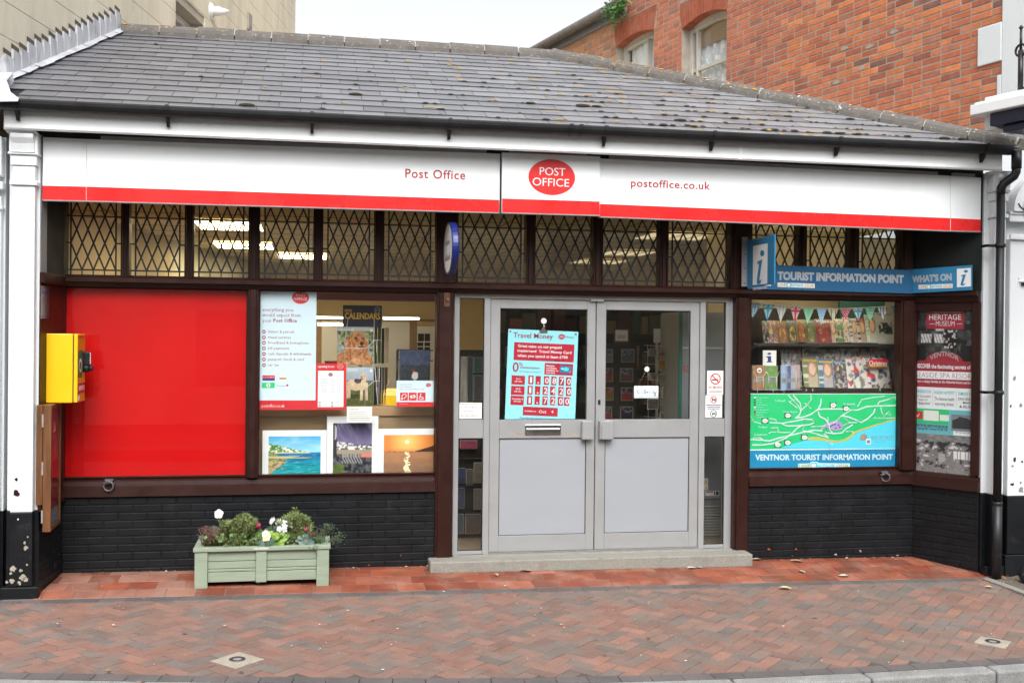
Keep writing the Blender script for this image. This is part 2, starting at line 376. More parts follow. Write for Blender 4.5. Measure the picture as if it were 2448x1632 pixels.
row = [onG(x/KX, y/KX) for x, y in rowN]
def kerb_y(x):                                 # road-side edge of the herringbone at x
    for i in range(len(row)-1):
        if row[i].x <= x <= row[i+1].x:
            t = (x-row[i].x)/(row[i+1].x-row[i].x); return row[i].y+(row[i+1].y-row[i].y)*t
    return row[0].y if x < row[0].x else row[-1].y
PAL = [srgb(158,110,94), srgb(150,106,92), srgb(144,110,98), srgb(132,109,100), srgb(119,109,103), srgb(108,106,104), srgb(138,102,90)]
def pave_col():
    c = mix(PAL[rnd.choices(range(7), [3.2,2.6,2.6,3.6,3.2,1.8,2.2])[0]], srgb(132,112,101), .40); k = rnd.uniform(.72,.92)
    return sc(c, k)
mb = MB(); w = .1; ca, sa = math.cos(rad(45)), math.sin(rad(45))
def jig(x, y): return gz(x, min(y, -.13))
for i in range(-95, 95):
    for j in range(-95, 95):
        t = (i-j) % 4
        if t == 0: q = (i*w, j*w, 2*w, w)
        elif t == 3: q = (i*w, j*w, w, 2*w)
        else: continue
        g = .0022; x0, y0, x1, y1 = q[0]+g, q[1]+g, q[0]+q[2]-g, q[1]+q[3]-g
        cx, cy = (x0+x1)/2, (y0+y1)/2; X, Y = cx*ca-cy*sa-.4, cx*sa+cy*ca-1.4
        if not (-6.2 < X < 5.2 and kerb_y(X)-.02 < Y < -.05): continue
        if X > 3.2 and Y > -.12-(X-3.2)*.3 and False: continue
        dz = rnd.uniform(-.0015, .0015); P = [(x*ca-y*sa-.4, x*sa+y*ca-1.4) for x, y in ((x0,y0),(x1,y0),(x1,y1),(x0,y1))]
        slab(mb, P, lambda x, y: jig(x, y)+dz, .03, .004, 'paver', pave_col())
# dark edging row along the forecourt and along the kerb
dk = lambda: sc(srgb(90,85,85), rnd.uniform(.85,1.15))
x = -6.3
while x < 3.3:
    slab(mb, [(x+.002,-.235),(x+.198,-.235),(x+.198,-.125),(x+.002,-.125)], lambda a, b: jig(a, b)+.004, .04, .004, 'paver', dk()); x += .2
y = -.125
while y > -2.0:
    xx = 3.36+(-.12-y)*.02
    slab(mb, [(xx,y-.198),(xx+.1,y-.198),(xx+.1,y-.002),(xx,y-.002)], lambda a, b: jig(a, b)+.005, .04, .004, 'paver', dk()); y -= .2
L = 0; seg = []
pts = [V((p.x, p.y)) for p in row]
def walk(pts, step):
    out = [pts[0]]; need = step
    for a, b in zip(pts, pts[1:]):
        d = (b-a).length; s = 0
        while d-s >= need: s += need; out.append(a+(b-a)*(s/d)); need = step
        need -= d-s
    return out
st = walk(pts, .2)
nrm = []
for i in range(len(st)):
    d = (st[min(i+1,len(st)-1)]-st[max(i-1,0)]).normalized(); nrm.append(V((d.y, -d.x)))
for i in range(len(st)-1):
    a, b, na, nb = st[i], st[i+1], nrm[i], nrm[i+1]; e = (b-a)*.012
    slab(mb, [tuple(a+e), tuple(a+na*.105+e), tuple(b+nb*.105-e), tuple(b-e)], lambda x, y: gz(x, y)+.004, .04, .004, 'paver', dk())
tag(mb.build('pavement'), kind='structure')
# bed under the pavers (also the joints between them)
mb = MB(); xs = [-60,-20,-8,-4,-2,0,2,4,8,20,60]
for a, b in zip(xs, xs[1:]):
    mb.face([(a,kerb_y(a)-.02,gz(a,kerb_y(a))-.005),(b,kerb_y(b)-.02,gz(b,kerb_y(b))-.005),(b,-.1,gz(b,-.13)-.005),(a,-.1,gz(a,-.13)-.005)], 'joint_sand')
    mb.face([(a,-.1,gz(a,-.13)-.005),(b,-.1,gz(b,-.13)-.005),(b,14,gz(b,-.1)-.03),(a,14,gz(a,-.1)-.03)], 'joint_sand')
tag(mb.build('ground'), kind='structure')
# granite kerb stones
mb = MB(); st = walk([p+n*.106 for p, n in zip([V((p.x,p.y)) for p in row], [V((0,-1))]*len(row))], .9)
for i in range(len(st)-1):
    a, b = st[i], st[i+1]; d = (b-a).normalized(); n = V((d.y, -d.x)); e = d*.004
    q = [a+e, b-e, b+n*.13-e, a+n*.13+e]; z = [gz(p.x, p.y)+.002 for p in q]
    lo = [(p.x, p.y, zz-.22) for p, zz in zip(q, z)]; hi = [(p.x, p.y, zz) for p, zz in zip(q, z)]
    mb.hexa([lo[3],lo[2],lo[1],lo[0],hi[3],hi[2],hi[1],hi[0]], 'granite')
tag(mb.build('kerb', bevel=.018, seg=3), kind='structure')
mb = MB(); xs = [-80,-30,-12,-7]+[i*.5-6 for i in range(24)]+[8,14,30,80]
for a, b in zip(xs, xs[1:]):
    ya, yb = kerb_y(a)-.2, kerb_y(b)-.2
    mb.face([(a,-9.6,gz(a,-9.6)-.0),(b,-9.6,gz(b,-9.6)-.0),(b,yb,gz(b,yb)-.11),(a,ya,gz(a,ya)-.11)], 'asphalt')
tag(mb.build('road'), kind='structure')
mb = MB(); mb.box(-80,80,-40,-9.6,-.4,.05,'joint_sand'); tag(mb.build('pavement_opposite'), kind='structure')
# red quarry tile forecourt
mb = MB(); T = [srgb(142,76,53), srgb(148,79,55), srgb(156,90,66), srgb(132,67,47), srgb(144,86,67), srgb(124,72,55)]
tw = .226
for r in range(4):
    x = -4.75+(r % 2)*tw/2+r*.02
    while x < 3.75:
        a, b = -.118+r*tw*.86, -.118+(r+1)*tw*.86
        poly = [(x+.003,a+.003),(x+tw-.003,a+.003),(x+tw-.003,b-.003),(x+.003,b-.003)]
        for hp in ((-1,0,4.58), (0,1,.6)): poly = clip(poly, hp)
        k = rnd.random(); c = sc(T[rnd.randrange(6)], rnd.uniform(.8,1.05))
        if x < -3.6 and rnd.random() < .6: c = mix(c, srgb(150,118,104), .5)
        slab(mb, poly, lambda p, q: gz(p, q)+.006, .03, .003, 'red_tile', c); x += tw
mb.face([(-4.8,-.12,gz(-4.8,-.12)+.002),(3.8,-.12,gz(3.8,-.12)+.002),(3.8,.7,gz(3.8,.7)+.002),(-4.8,.7,gz(-4.8,.7)+.002)], 'grout')
tag(mb.build('tiled_forecourt'), kind='structure')
# pale square paving inserts with a metal ring
def insert(cx, cy, ang, s, label):
    p = onG(cx, cy); t = thing('paving_insert', label, 'paving insert', p, 'square pavement inserts')
    z = gz(p.x, p.y); b = MB(); R = Matrix.Rotation(rad(ang), 3, 'Z')
    q = [p+R@V((x*s/2, y*s/2, 0)) for x, y in ((-1,-1),(1,-1),(1,1),(-1,1))]
    slab(b, [(v.x, v.y) for v in q], lambda x, y: gz(x, y)+.006, .03, .004, 'limestone', None); b.build('slab', t)
    b = MB(); n = 32; r0, r1 = .028, .052
    f = lambda r, i: (p.x+r*math.cos(2*math.pi*i/n), p.y+r*math.sin(2*math.pi*i/n))
    for i in range(n):
        a0, a1, c0, c1 = f(r0,i), f(r0,i+1), f(r1,i), f(r1,i+1); zz = lambda q: gz(*q)+.011
        b.face([(*c0,zz(c0)),(*c1,zz(c1)),(*a1,zz(a1)),(*a0,zz(a0))], 'chrome'); b.face([(*c0,zz(c0)-.008),(*c1,zz(c1)-.008),(*c1,zz(c1)),(*c0,zz(c0))], 'chrome')
    b.build('ring', t); b = MB(); b.face([(*f(r0+.001,i), gz(*f(r0,i))+.0085) for i in range(n)], 'grey_metal'); b.build('socket', t)
insert(545, 1516, 45, .235, 'pale stone square with a metal ring, in the pavement below the flower planter')
insert(2280, 1475, 43, .205, 'pale stone square with a metal ring, right end of the pavement by the kerb')
# ================================================================ sky-lit opposite side, behind the camera (seen in the window reflections)
def terrace():
    t = thing('terrace_house', 'pale terrace across the road, only seen mirrored in the shop glass', 'building', (0,-15,0))
    b = MB(); b.box(-26,26,-22,-15,-.3,6.2,'render_wall'); b.build('wall', t)
    for i in range(13):
        for z in (.9, 3.7): b = MB(); b.box(-25+i*4.0,-23.7+i*4.0,-15.02,-14.985,z,z+1.7,'fridge'); b.build('window', t)
    b = MB(); b.prism([(-26.3,-14.7,6.2),(-26.3,-18.5,8.6),(-26.3,-22.3,6.2)], (52.6,0,0), 'asphalt'); b.build('roof', t)
terrace()
# ================================================================ left-hand rendered building
AL = rad(11.9); LO = V((-4.93,.39,0)); LD = V((math.sin(AL), math.cos(AL), 0)); LN = V((math.cos(AL), -math.sin(AL), 0))
LP = Plane(LO, -LD, (0,0,1))                   # wall plane; u runs back towards the street
if LP.n.dot(LN) < 0: LP = Plane(LO, LD, (0,0,1))
SGN = 1 if LP.u.dot(LD) > 0 else -1            # t (into the depth) = SGN*u
def LW(t, z, w=0): return LO + LD*t + LN*w + V((0,0,z))
lb = thing('rendered_building', 'tall cream rendered building with ruled joints, rising behind the slate roof on the left', 'building', (-5.5,2,0))
b = MB(); T0, T1, ZB = -.45, 10.25, 9.6
wx0, wx1, wz0, wz1 = 4.03, 5.13, 4.2, 6.08      # window recess (t, z)
k = 0; z = 3.02
while z < ZB:
    t = T0 - (.45 if k % 2 else 0); zt = z+.28
    while t < T1:
        a, c = max(t, T0), min(t+.9, T1)
        segs = [(a, c, z, zt)]
        if zt > wz0 and z < wz1 and c > wx0 and a < wx1:
            segs = []
            if a < wx0: segs.append((a, wx0, z, zt))
            if c > wx1: segs.append((wx1, c, z, zt))
            if zt > wz1: segs.append((max(a,wx0), min(c,wx1), wz1, zt))
        for (p, q, r, s_) in segs:
            if q-p > .03 and s_-r > .01:
                g = .0035; b.hexa([LW(p+.0012,r+g,-.02),LW(q-.0012,r+g,-.02),LW(q-.0012,r+g,0),LW(p+.0012,r+g,0),LW(p+.0012,s_-g,-.02),LW(q-.0012,s_-g,-.02),LW(q-.0012,s_-g,0),LW(p+.0012,s_-g,0)][::1], 'render_wall')
        t += .9
    z += .28; k += 1
def lwbox(b, t0, t1, z0, z1, w0, w1, m): b.hexa([LW(t0,z0,w0),LW(t1,z0,w0),LW(t1,z0,w1),LW(t0,z0,w1),LW(t0,z1,w0),LW(t1,z1,w0),LW(t1,z1,w1),LW(t0,z1,w1)], m)
lwbox(b, T0, wx0, 3.0, ZB, -.5, -.009, 'render_wall'); lwbox(b, wx1, T1, -.2, ZB, -.5, -.009, 'render_wall')
lwbox(b, wx0, wx1, wz1, ZB, -.5, -.009, 'render_wall'); lwbox(b, wx0, wx1, -.2, wz0, -.5, -.009, 'render_wall')
b.build('wall', lb)
b = MB(); lwbox(b, wx0+.001, wx1-.001, wz1-.1, wz1+.001, -.2, -.015, 'stone_window'); wn = b.build('window', lb)
b = MB(); lwbox(b, wx0, wx1, wz0-.1, wz0, -.4, .06, 'stone_window'); b.build('sill', wn)
b = MB()
for q in ((wx0,wx0+.07,wz0,wz1-.1),(wx1-.07,wx1,wz0,wz1-.1),(wx0+.07,wx1-.07,wz1-.17,wz1-.1),(wx0+.07,wx1-.07,5.0,5.06)): lwbox(b, *q, -.25, -.18, 'white_upvc')
b.build('frame', wn, bevel=.006); b = MB(); lwbox(b, wx0+.06, wx1-.06, wz0, wz1-.16, -.235, -.225, 'fridge'); b.build('pane', wn)
# boiler flue and air vent on that wall
b = MB(); fo = LW(5.40, 6.24); ax = (LN*.92+LD*.25).normalized()
b.tube([fo-LN*.01, fo+LN*.02], .105, 'white_upvc', 28); b.tube([fo+LN*.02, fo+LN*.03], [.09,.06], 'white_upvc', 28)
fl = b.build('flue', lb); b = MB(); b.tube([fo, fo+LN*.10, fo+LN*.12+LD*.01, fo+LN*.17+LD*.04+V((0,0,.012)), fo+LN*.215+LD*.07+V((0,0,.022))], [.062,.062,.052,.036,.01], 'white_upvc', 24); b.build('spout', fl)
b = MB(); lwbox(b, 7.12, 7.30, 6.50, 6.74, 0, .03, 'limestone'); vt = b.build('vent', lb); b = MB(); lwbox(b, 7.16, 7.27, 6.54, 6.70, .03, .036, 'grey_metal'); b.build('grille', vt)
b = MB(); lwbox(b, 5.38, 5.62, 5.2, 6.15, 0.001, .003, 'ceiling_joint')
# ================================================================ right-hand brick building
AR = rad(-14.2); RO_ = V((3.196,.419,0)); RD = V((math.sin(AR), math.cos(AR), 0)); RN = V((-math.cos(AR), math.sin(AR), 0))
BK = 1.098                                     # brick courses 72 mm
RO_ = V((CAM.x+(RO_.x-CAM.x)*BK, CAM.y+(RO_.y-CAM.y)*BK, 0))
def RW(t, z, w=0): return RO_ + RD*t*BK + RN*w*BK + V((0,0,CAM.z+(z-CAM.z)*BK))
def rbox(b, t0, t1, z0, z1, w0, w1, m, col=None): b.hexa([RW(t0,z0,w0),RW(t1,z0,w0),RW(t1,z0,w1),RW(t0,z0,w1),RW(t0,z1,w0),RW(t1,z1,w0),RW(t1,z1,w1),RW(t0,z1,w1)], m, col)
rb = thing('brick_building', 'tall orange brick building with arched windows, rising behind the slate roof on the right', 'building', (5,3,0))
RT0_, RT1, RZ0, RZ1 = -.79, 13, 3.82, 8.2
WIN = [(3.26, 4.22, 4.6, 6.05, .085), (4.90, 5.90, 4.6, 6.22, .075)]     # t0,t1,z0,spring,rise
GZ = 6.72                                      # gutter level of the lower rear part (t>5.86)
def topz(t): return RZ1 if t < 5.95 else GZ
BC = [srgb(170,102,74), srgb(164,97,72), srgb(178,112,80), srgb(154,90,69), srgb(140,84,69), srgb(152,99,82), srgb(118,84,76), srgb(182,112,72)]
b = MB(); bl, bh = .232, .0655; k = 0; z = RZ0
def arch(t):
    for (a, c, z0, sp, ri) in WIN:
        if a-.02 < t < c+.02: u = (t-(a+c)/2)/((c-a)/2); return sp+ri*max(0, 1-u*u)
    return None
while z < RZ1-.01:
    t = RT0_ + (bl*.5 if k % 2 else 0) - bl
    while t < RT1:
        ln = bl if rnd.random() < .86 else bl*.5
        a, c = max(t, RT0_), min(t+ln, RT1); t += ln
        if c-a < .03 or z+bh > topz((a+c)/2): continue
        for (wa, wc, z0, sp, ri) in WIN:
            hi = sp+ri+.24
            if z+bh > z0 and z < sp:
                if a < wc and c > wa:
                    if c > wc: a = wc
                    elif a < wa: c = wa
                    else: c = a
            elif z < hi and z+bh > sp and a < wc+.06 and c > wa-.06: 
                if a < wa-.06: c = min(c, wa-.06)
                elif c > wc+.06: a = max(a, wc+.06)
                else: c = a
        if c-a < .03: continue
        m = fbm(t*.8, z*1.1, 3); col = BC[rnd.choices(range(8), [4,4,3,3,2.2,2,1.0,2])[0]]; col = sc(col, rnd.uniform(1.12,1.42)); col = (col[0]*1.08, col[1]*1.02, col[2]*.90)
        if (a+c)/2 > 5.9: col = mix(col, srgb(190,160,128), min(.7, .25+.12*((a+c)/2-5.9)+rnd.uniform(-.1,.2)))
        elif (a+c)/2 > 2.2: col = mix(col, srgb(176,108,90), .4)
        w = rnd.uniform(.0015, .005); g = .0062
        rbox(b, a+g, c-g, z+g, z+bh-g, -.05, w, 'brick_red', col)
        if (.2 < (a+c)/2 < 1.6 and 4.4 < z < 5.2 and rnd.random() < .10) and c-a > .2:    # spalled faces patched with mortar
            n = 9; ce = ((a+c)/2+rnd.uniform(-.02,.02), z+bh/2); b.face([RW(ce[0]+.075*math.cos(i*2*math.pi/n)*rnd.uniform(.7,1), ce[1]+.022*math.sin(i*2*math.pi/n)*rnd.uniform(.7,1), w+.002) for i in range(n)][::-1], 'mortar')
    z += bh; k += 1
wallb = b.build('wall', rb, bevel=.003)
b = MB()                                       # mortar backing with the window holes left open
edges = [RT0_, 1.2, WIN[0][0], WIN[0][1], WIN[1][0], WIN[1][1], 5.95, RT1]
for a, c in zip(edges, edges[1:]):
    zt = topz((a+c)/2); h = arch((a+c)/2)
    if h is None or abs((a+c)/2-(WIN[0][0]+WIN[0][1])/2) > .1 and abs((a+c)/2-(WIN[1][0]+WIN[1][1])/2) > .1: rbox(b, a, c, 3.8 if a < 0 else 3.3, zt, -.45, 0, 'brick_mortar')
    else:
        wi = WIN[0] if a < 4.5 else WIN[1]; rbox(b, a, c, 3.3, wi[2], -.45, 0, 'brick_mortar'); rbox(b, a, c, wi[3]+wi[4]+.2, zt, -.45, 0, 'brick_mortar')
b.build('mortar_bed', rb)
for wi, (a, c, z0, sp, ri) in enumerate(WIN):
    b = MB(); n = 16; R = []                   # brick arch: voussoirs over the opening
    f = lambda u: sp+ri*(1-(2*u-1)**2)
    for i in range(n):
        u0, u1 = i/n+.004, (i+1)/n-.004; t0, t1 = a+(c-a)*u0, a+(c-a)*u1; e0, e1 = (u0-.5)*.12, (u1-.5)*.12
        q = [(t0,f(u0)),(t1,f(u1)),(t1+e1,f(u1)+.22),(t0+e0,f(u0)+.22)]
        bk = [RW(x,y,-.3) for x, y in q]; fr = [RW(x,y,.008) for x, y in q]
        b.hexa([bk[0],fr[0],fr[1],bk[1],bk[3],fr[3],fr[2],bk[2]], 'brick_red', sc(srgb(164,90,66), rnd.uniform(.9,1.1)))
    for i in range(n):                         # fill above the arch
        u0, u1 = i/n, (i+1)/n; t0, t1 = a-.06+(c-a+.12)*u0, a-.06+(c-a+.12)*u1
        rbox(b, t0+.002, t1-.002, f((u0+u1)/2)+.222, sp+ri+.26, -.3, .002, 'brick_red', sc(srgb(160,92,70), rnd.uniform(.85,1.1)))
    b.build('arch', rb)
    fr = MB()
    for q in ((a,a+.05,z0,sp+.02),(c-.05,c,z0,sp+.02),(a+.05,c-.05,z0,z0+.05)): rbox(fr, *q, -.2, -.12, 'timber_grey')
    pts = [(a,sp+.02)]+[(a+(c-a)*i/14, f(i/14)+.01) for i in range(15)]+[(c,sp+.02),(c-.05,sp-.03)]+[(c-.05-(c-a-.1)*i/6, sp-.045+ri*.55*(1-(1-2*i/6)**2)) for i in range(7)]
    fr.prism([RW(x, y-.005, -.2) for x, y in pts], RN*.08, 'timber_grey')
    wnd = fr.build('window', rb)
    s2 = MB()
    if wi == 0: rbox(s2, a+.05, c-.05, 5.5, 5.535, -.19, -.14, 'timber_grey'); rbox(s2, c-.16, c-.13, z0, sp, -.19, -.13, 'timber_grey')
    else: rbox(s2, a+.36, a+.39, z0, sp+ri, -.19, -.13, 'timber_grey')
    s2.build('glazing_bar', wnd)
    g = MB(); rbox(g, a+.02, c-.02, z0, sp+ri-.02, -.176, -.172, 'glass'); g.build('pane', wnd)
    cu = MB(); N = 40                          # net curtain, pleated, with a lace pattern
    for i in range(N):
        t0, t1 = a+.03+(c-a-.06)*i/N, a+.03+(c-a-.06)*(i+1)/N; h0 = -.225+.020*math.sin(i*.9)+.008*math.sin(i*2.3); h1 = -.225+.020*math.sin((i+1)*.9)+.008*math.sin((i+1)*2.3)
        if wi == 0 and t0 > c-.14: continue
        for zz in range(24):
            z_a, z_b = z0+(sp+ri-z0-(.28 if wi == 0 else .0))*zz/24, z0+(sp+ri-z0-(.28 if wi == 0 else .0))*(zz+1)/24
            q = fbm(t0*26, z_a*26, 5, 3); cc = (.84,.86,.88) if q > .56 and wi == 0 else (.60,.63,.67) if wi == 0 else (.78,.82,.86)
            cu.face([RW(t0,z_a,h0),RW(t0,z_b,h0),RW(t1,z_b,h1),RW(t1,z_a,h1)], 'plain', cc)
    cu.build('net_curtain', wnd)
    if wi == 0: bl_ = MB(); rbox(bl_, a+.04, c-.16, sp-.24, sp+ri, -.195, -.190, 'brown_board'); bl_.build('blind', wnd)
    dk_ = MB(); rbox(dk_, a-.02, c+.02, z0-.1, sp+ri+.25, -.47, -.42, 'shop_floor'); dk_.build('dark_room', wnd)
b = MB(); b.tube([RW(5.5,GZ+.03,.14), RW(RT1,GZ-.02,.14)], .075, 'ridge_tile', 14); gt = b.build('gutter', rb)
b = MB(); rbox(b, 5.62, RT1, GZ-.12, GZ-.001, -.3, .05, 'ink_grey'); b.build('eaves_board', gt)
b = MB(); b.hexa([RW(5.62,GZ,.09),RW(RT1,GZ,.09),RW(RT1,GZ+2.0,-3.2),RW(5.62,GZ+2.0,-3.2),RW(5.62,GZ+.05,.09),RW(RT1,GZ+.05,.09),RW(RT1,GZ+2.05,-3.2),RW(5.62,GZ+2.05,-3.2)], 'asphalt'); b.build('roof', rb)
# white painted front quoin and patch of render at the street corner
b = MB(); rbox(b, RT0_-.30, RT0_-.001, 3.86, RZ1, -.6, .02, 'white_paint'); rbox(b, RT0_, RT0_+.26, 4.52, 4.86, 0, .022, 'white_paint'); rbox(b, RT0_, RT0_+.05, 4.0, 4.4, 0, .018, 'white_paint'); b.build('quoin', rb, bevel=.01, seg=2)
# projecting shop cornice of that building with an iron cresting
ct = thing('shop_cornice', 'white topped cornice with navy moulding jutting over the gutter at the top right', 'cornice', (3.4,-.5,3.8))
CO = FY(-.45).at(2232, 252); cdv = V((.30,-.954,0)); cnr = V((-.954,-.30,0))
def cw(a, z, w): return V((CO.x, CO.y, 0)) + cdv*a + cnr*w + V((0,0,CO.z+z))
def cbox(b, a0, a1, z0, z1, w0, w1, m): b.hexa([cw(a0,z0,w0),cw(a1,z0,w0),cw(a1,z0,w1),cw(a0,z0,w1),cw(a0,z1,w0),cw(a1,z1,w0),cw(a1,z1,w1),cw(a0,z1,w1)], m)
b = MB(); cbox(b, -.02, 2.2, -.05, .04, -.5, .0, 'white_upvc'); cbox(b, .0, 2.2, .04, .06, -.5, -.03, 'white_upvc'); cbox(b, .03, 2.2, .06, .11, -.5, -.12, 'white_paint'); b.build('coping', ct, bevel=.008, seg=2)
b = MB(); cbox(b, .13, 2.2, -.16, -.05, -.5, -.06, 'navy'); cbox(b, .22, 2.2, -.22, -.16, -.5, -.11, 'navy'); b.build('moulding', ct, bevel=.012, seg=3)
b = MB(); cbox(b, .02, .14, -.17, -.0505, -.5, -.14, 'white_paint'); b.build('end_block', ct)
ir = thing('iron_cresting', 'black wrought iron cresting with spikes standing on the white cornice', 'railing', cw(.3,.12,-.2))
b = MB()
def post(a, h): 
    b.tube([cw(a,.10,-.2), cw(a,.10+h,-.2)], .022, 'iron_black', 8); b.tube([cw(a,.10+h,-.2), cw(a,.28+h,-.2)], [.012,.010], 'iron_black', 8); b.tube([cw(a,.27+h,-.2), cw(a,.29+h,-.2), cw(a,.31+h,-.2)], [.006,.02,.006], 'iron_black', 8)
post(.32, .36); post(1.2, .36)
b.bar(cw(.32,.13,-.2), cw(1.2,.13,-.2), .02, .03, 'iron_black'); b.bar(cw(.32,.42,-.2), cw(1.2,.42,-.2), .02, .02, 'iron_black')
b.build('rail', ir)
b = MB()
for k in range(5):
    a0 = .42+k*.16; r = .06
    for s_ in (-1, 1):
        b.tube([cw(a0+s_*r*math.sin(q)*(1-.08*q), .27+r*math.cos(q)*(1-.05*q), -.2) for q in [i*.5 for i in range(9)]], .008, 'iron_black', 6)
    b.tube([cw(a0,.13,-.2), cw(a0,.50,-.2)], .010, 'iron_black', 6); b.tube([cw(a0,.5,-.2), cw(a0,.53,-.2), cw(a0,.57,-.2)], [.008,.022,.003], 'iron_black', 8)
for s_ in (-1, 1): b.tube([cw(.32+s_*.05*math.sin(q), .46+.05*math.cos(q), -.2) for q in [i*.5 for i in range(7)]], .010, 'iron_black', 6)
b.build('scroll', ir)
# ================================================================ the post office building
po = thing('post_office', 'single storey post office with grey slate roof, brown timber shopfront and black painted brick base', 'building', (0,.6,0))
PT = math.tan(rad(24.5)); EY, EZ = -.25, 3.78; RY = 2.66; RZ = EZ+PT*(RY-EY)
PN = V((0, -PT, 1)).normalized()
def onRoof(x, y):
    d = ray(x, y); n = V((0,-PT,1)); return CAM + ((EZ-PT*EY)-n.dot(CAM))/n.dot(d)*d
def RP(x, s, h=0): return V((x, EY+s*math.cos(rad(24.5)), EZ+s*math.sin(rad(24.5)))) + PN*h
SL = (RY-EY)/math.cos(rad(24.5))
HB = V((3.66, 0)); HT = V((.02, SL))           # hip line in (x, s)
vA = LO + LD*0; vl = [LO + LD*((RY-LO.y)/LD.y), LO + LD*((EY-LO.y)/LD.y)]
# ---- slates
hd = HT-HB; hip_hp = (hd.y, -hd.x, hd.y*HB.x - hd.x*HB.y)
if hip_hp[0]*(-2)+hip_hp[1]*1 > hip_hp[2]: hip_hp = tuple(-a for a in hip_hp)
c24 = math.cos(rad(24.5))
vd = V((vl[0].x-vl[1].x, SL)); vb = V((vl[1].x, 0)); ver_hp = (vd.y, -vd.x, vd.y*vb.x - vd.x*vb.y)
if ver_hp[0]*1+ver_hp[1]*1 > ver_hp[2]: ver_hp = tuple(-a for a in ver_hp)
b = MB(); G = .2; W_ = .335; r = 0; s = 0
edges_s = []
while s < SL-.02:
    x = -5.3 + (W_/2 if r % 2 else 0)
    while x < 3.9:
        j = rnd.uniform(-.004, .004)
        poly = [(x+.0022,s+j),(x+W_-.0022,s+j+rnd.uniform(-.002,.002)),(x+W_-.0022,min(SL,s+G+.03)),(x+.0022,min(SL,s+G+.03))]
        poly = clip(clip(poly, hip_hp), ver_hp)
        if s < .22: poly = clip(poly, (-1, 0, 4.72))
        if len(poly) > 2:
            t = min(1, max(0, (x+4.5)/7)); base = mix(srgb(104,104,109), srgb(132,134,138), t); col = sc(base, rnd.uniform(.82,1.16))  # slates get lighter towards the right: sky gloss painted into their colour
            if rnd.random() < .12: col = sc(col, .86)
            h = lambda q: .013 - .009*(q[1]-s)/G + 0*j
            tl = rnd.uniform(0,.002)
            top = [RP(q[0], q[1], h(q)+tl) for q in poly]; bot = [RP(q[0], q[1], h(q)+tl-.005) for q in poly]; n = len(poly)
            b.mesh(bot+top, [tuple(range(n, 2*n))]+[(i, (i+1)%n, n+(i+1)%n, n+i) for i in range(n)], 'slate', col)
        x += W_
    edges_s.append(s); s += G; r += 1
b.build('slate_roof', po)
b = MB()                                       # boarding under the slates, hidden slopes
q = [(-4.95,0),(3.66,0),(.02,SL),(-4.5,SL)]
b.face([RP(x, s) for x, s in q], 'dark_green'); b.face([RP(*HT), RP(*HB), V((3.75,2.66,EZ+.04)), V((3.6,3.0,EZ+.06))], 'slate', srgb(120,118,118))
b.face([RP(-4.5,SL), RP(.02,SL), V((.6,6,EZ)), V((-3.6,6,EZ))], 'slate', srgb(120,118,118)); b.build('roof_boarding', po)
# ---- ridge and hip tiles
def ridge_run(p, q, n, r, b):
    d = (q-p)/n
    for i in range(n):
        a, c = p+d*i, p+d*(i+1); ax = d.normalized(); u = ax.cross(V((0,0,1))).normalized(); w = u.cross(ax); k = 10
        j = V((0,0,rnd.uniform(-.006,.006))); rr = r*rnd.uniform(.96,1.04)
        def ring(c_, r_): return [c_ + j + u*r_*math.cos(math.pi*min(max(t-1,0),k-3)/(k-3)) + w*(r_*math.sin(math.pi*min(max(t-1,0),k-3)/(k-3))*.9-.02-(.075 if t in (0,k-1) else 0)) for t in range(k)]
        R0, R1 = ring(a+ax*.003, rr*1.05), ring(c-ax*.006, rr)
        for t in range(0, k-1):
            b.face([R0[t+1], R1[t+1], R1[t], R0[t]], 'ridge_tile', None, True)
        b.face(R1[1:k-1], 'ridge_tile'); b.face(R0[1:k-1][::-1], 'ridge_tile')
        m0, m1 = ring(c-ax*.012, rr*.97), ring(c+ax*.016, rr*.97)
        for t in range(1, k-2): b.face([m0[t+1], m1[t+1], m1[t], m0[t]], 'mortar')
rp = V((-4.42, RY, RZ+.03)); re = V((.02, RY, RZ+.03))
b = MB(); ridge_run(rp, re, 12, .092, b); b.build('ridge', po)
hp0, hp1 = re+V((0.02,-.02,.005)), V((3.62, -.22, EZ+.05))
b = MB(); ridge_run(hp0, hp1, 12, .09, b); b.build('hip', po)
# ---- moss lumps and lichen
b = MB(); l = MB()
def blob(b, p, r, n, m, f=.45):
    a = rnd.random()*6; u, v = n.cross(V((0,1,.3))).normalized(), None; v = n.cross(u); R = []; k = 8
    for ring, (rr, hh) in enumerate(((1, 0), (.85, .55), (.45, .95))):
        R.append([p + u*r*rr*1.9*math.cos(a+t*2*math.pi/k)*rnd.uniform(.85,1.15) + v*r*rr*.6*math.sin(a+t*2*math.pi/k)*rnd.uniform(.85,1.15) + n*r*f*hh for t in range(k)])
    for A, B in zip(R, R[1:]):
        for t in range(k): b.face([A[t], A[(t+1)%k], B[(t+1)%k], B[t]], m, None, True)
    b.face(R[-1], m, None, True)
for i in range(230):
    x = rnd.triangular(-4.2, 3.4, 2.4); r_ = int(rnd.triangular(0, len(edges_s)-1, 0)); s = edges_s[r_]
    if hip_hp[0]*x+hip_hp[1]*s > hip_hp[2]-.05 or ver_hp[0]*x+ver_hp[1]*s > ver_hp[2]-.2: continue
    big = rnd.random() < .08 and s < 1.2
    blob(b, RP(x, s+rnd.uniform(-.012,.006), .016), rnd.uniform(.02,.036) if big else rnd.uniform(.006,.016), PN, 'moss', .42)
for i in range(50):
    x = rnd.uniform(.3, 3.5); blob(b, RP(x, rnd.choice([0,.2])+rnd.uniform(-.01,.01), .018), rnd.uniform(.010,.026), PN, 'moss', .5)
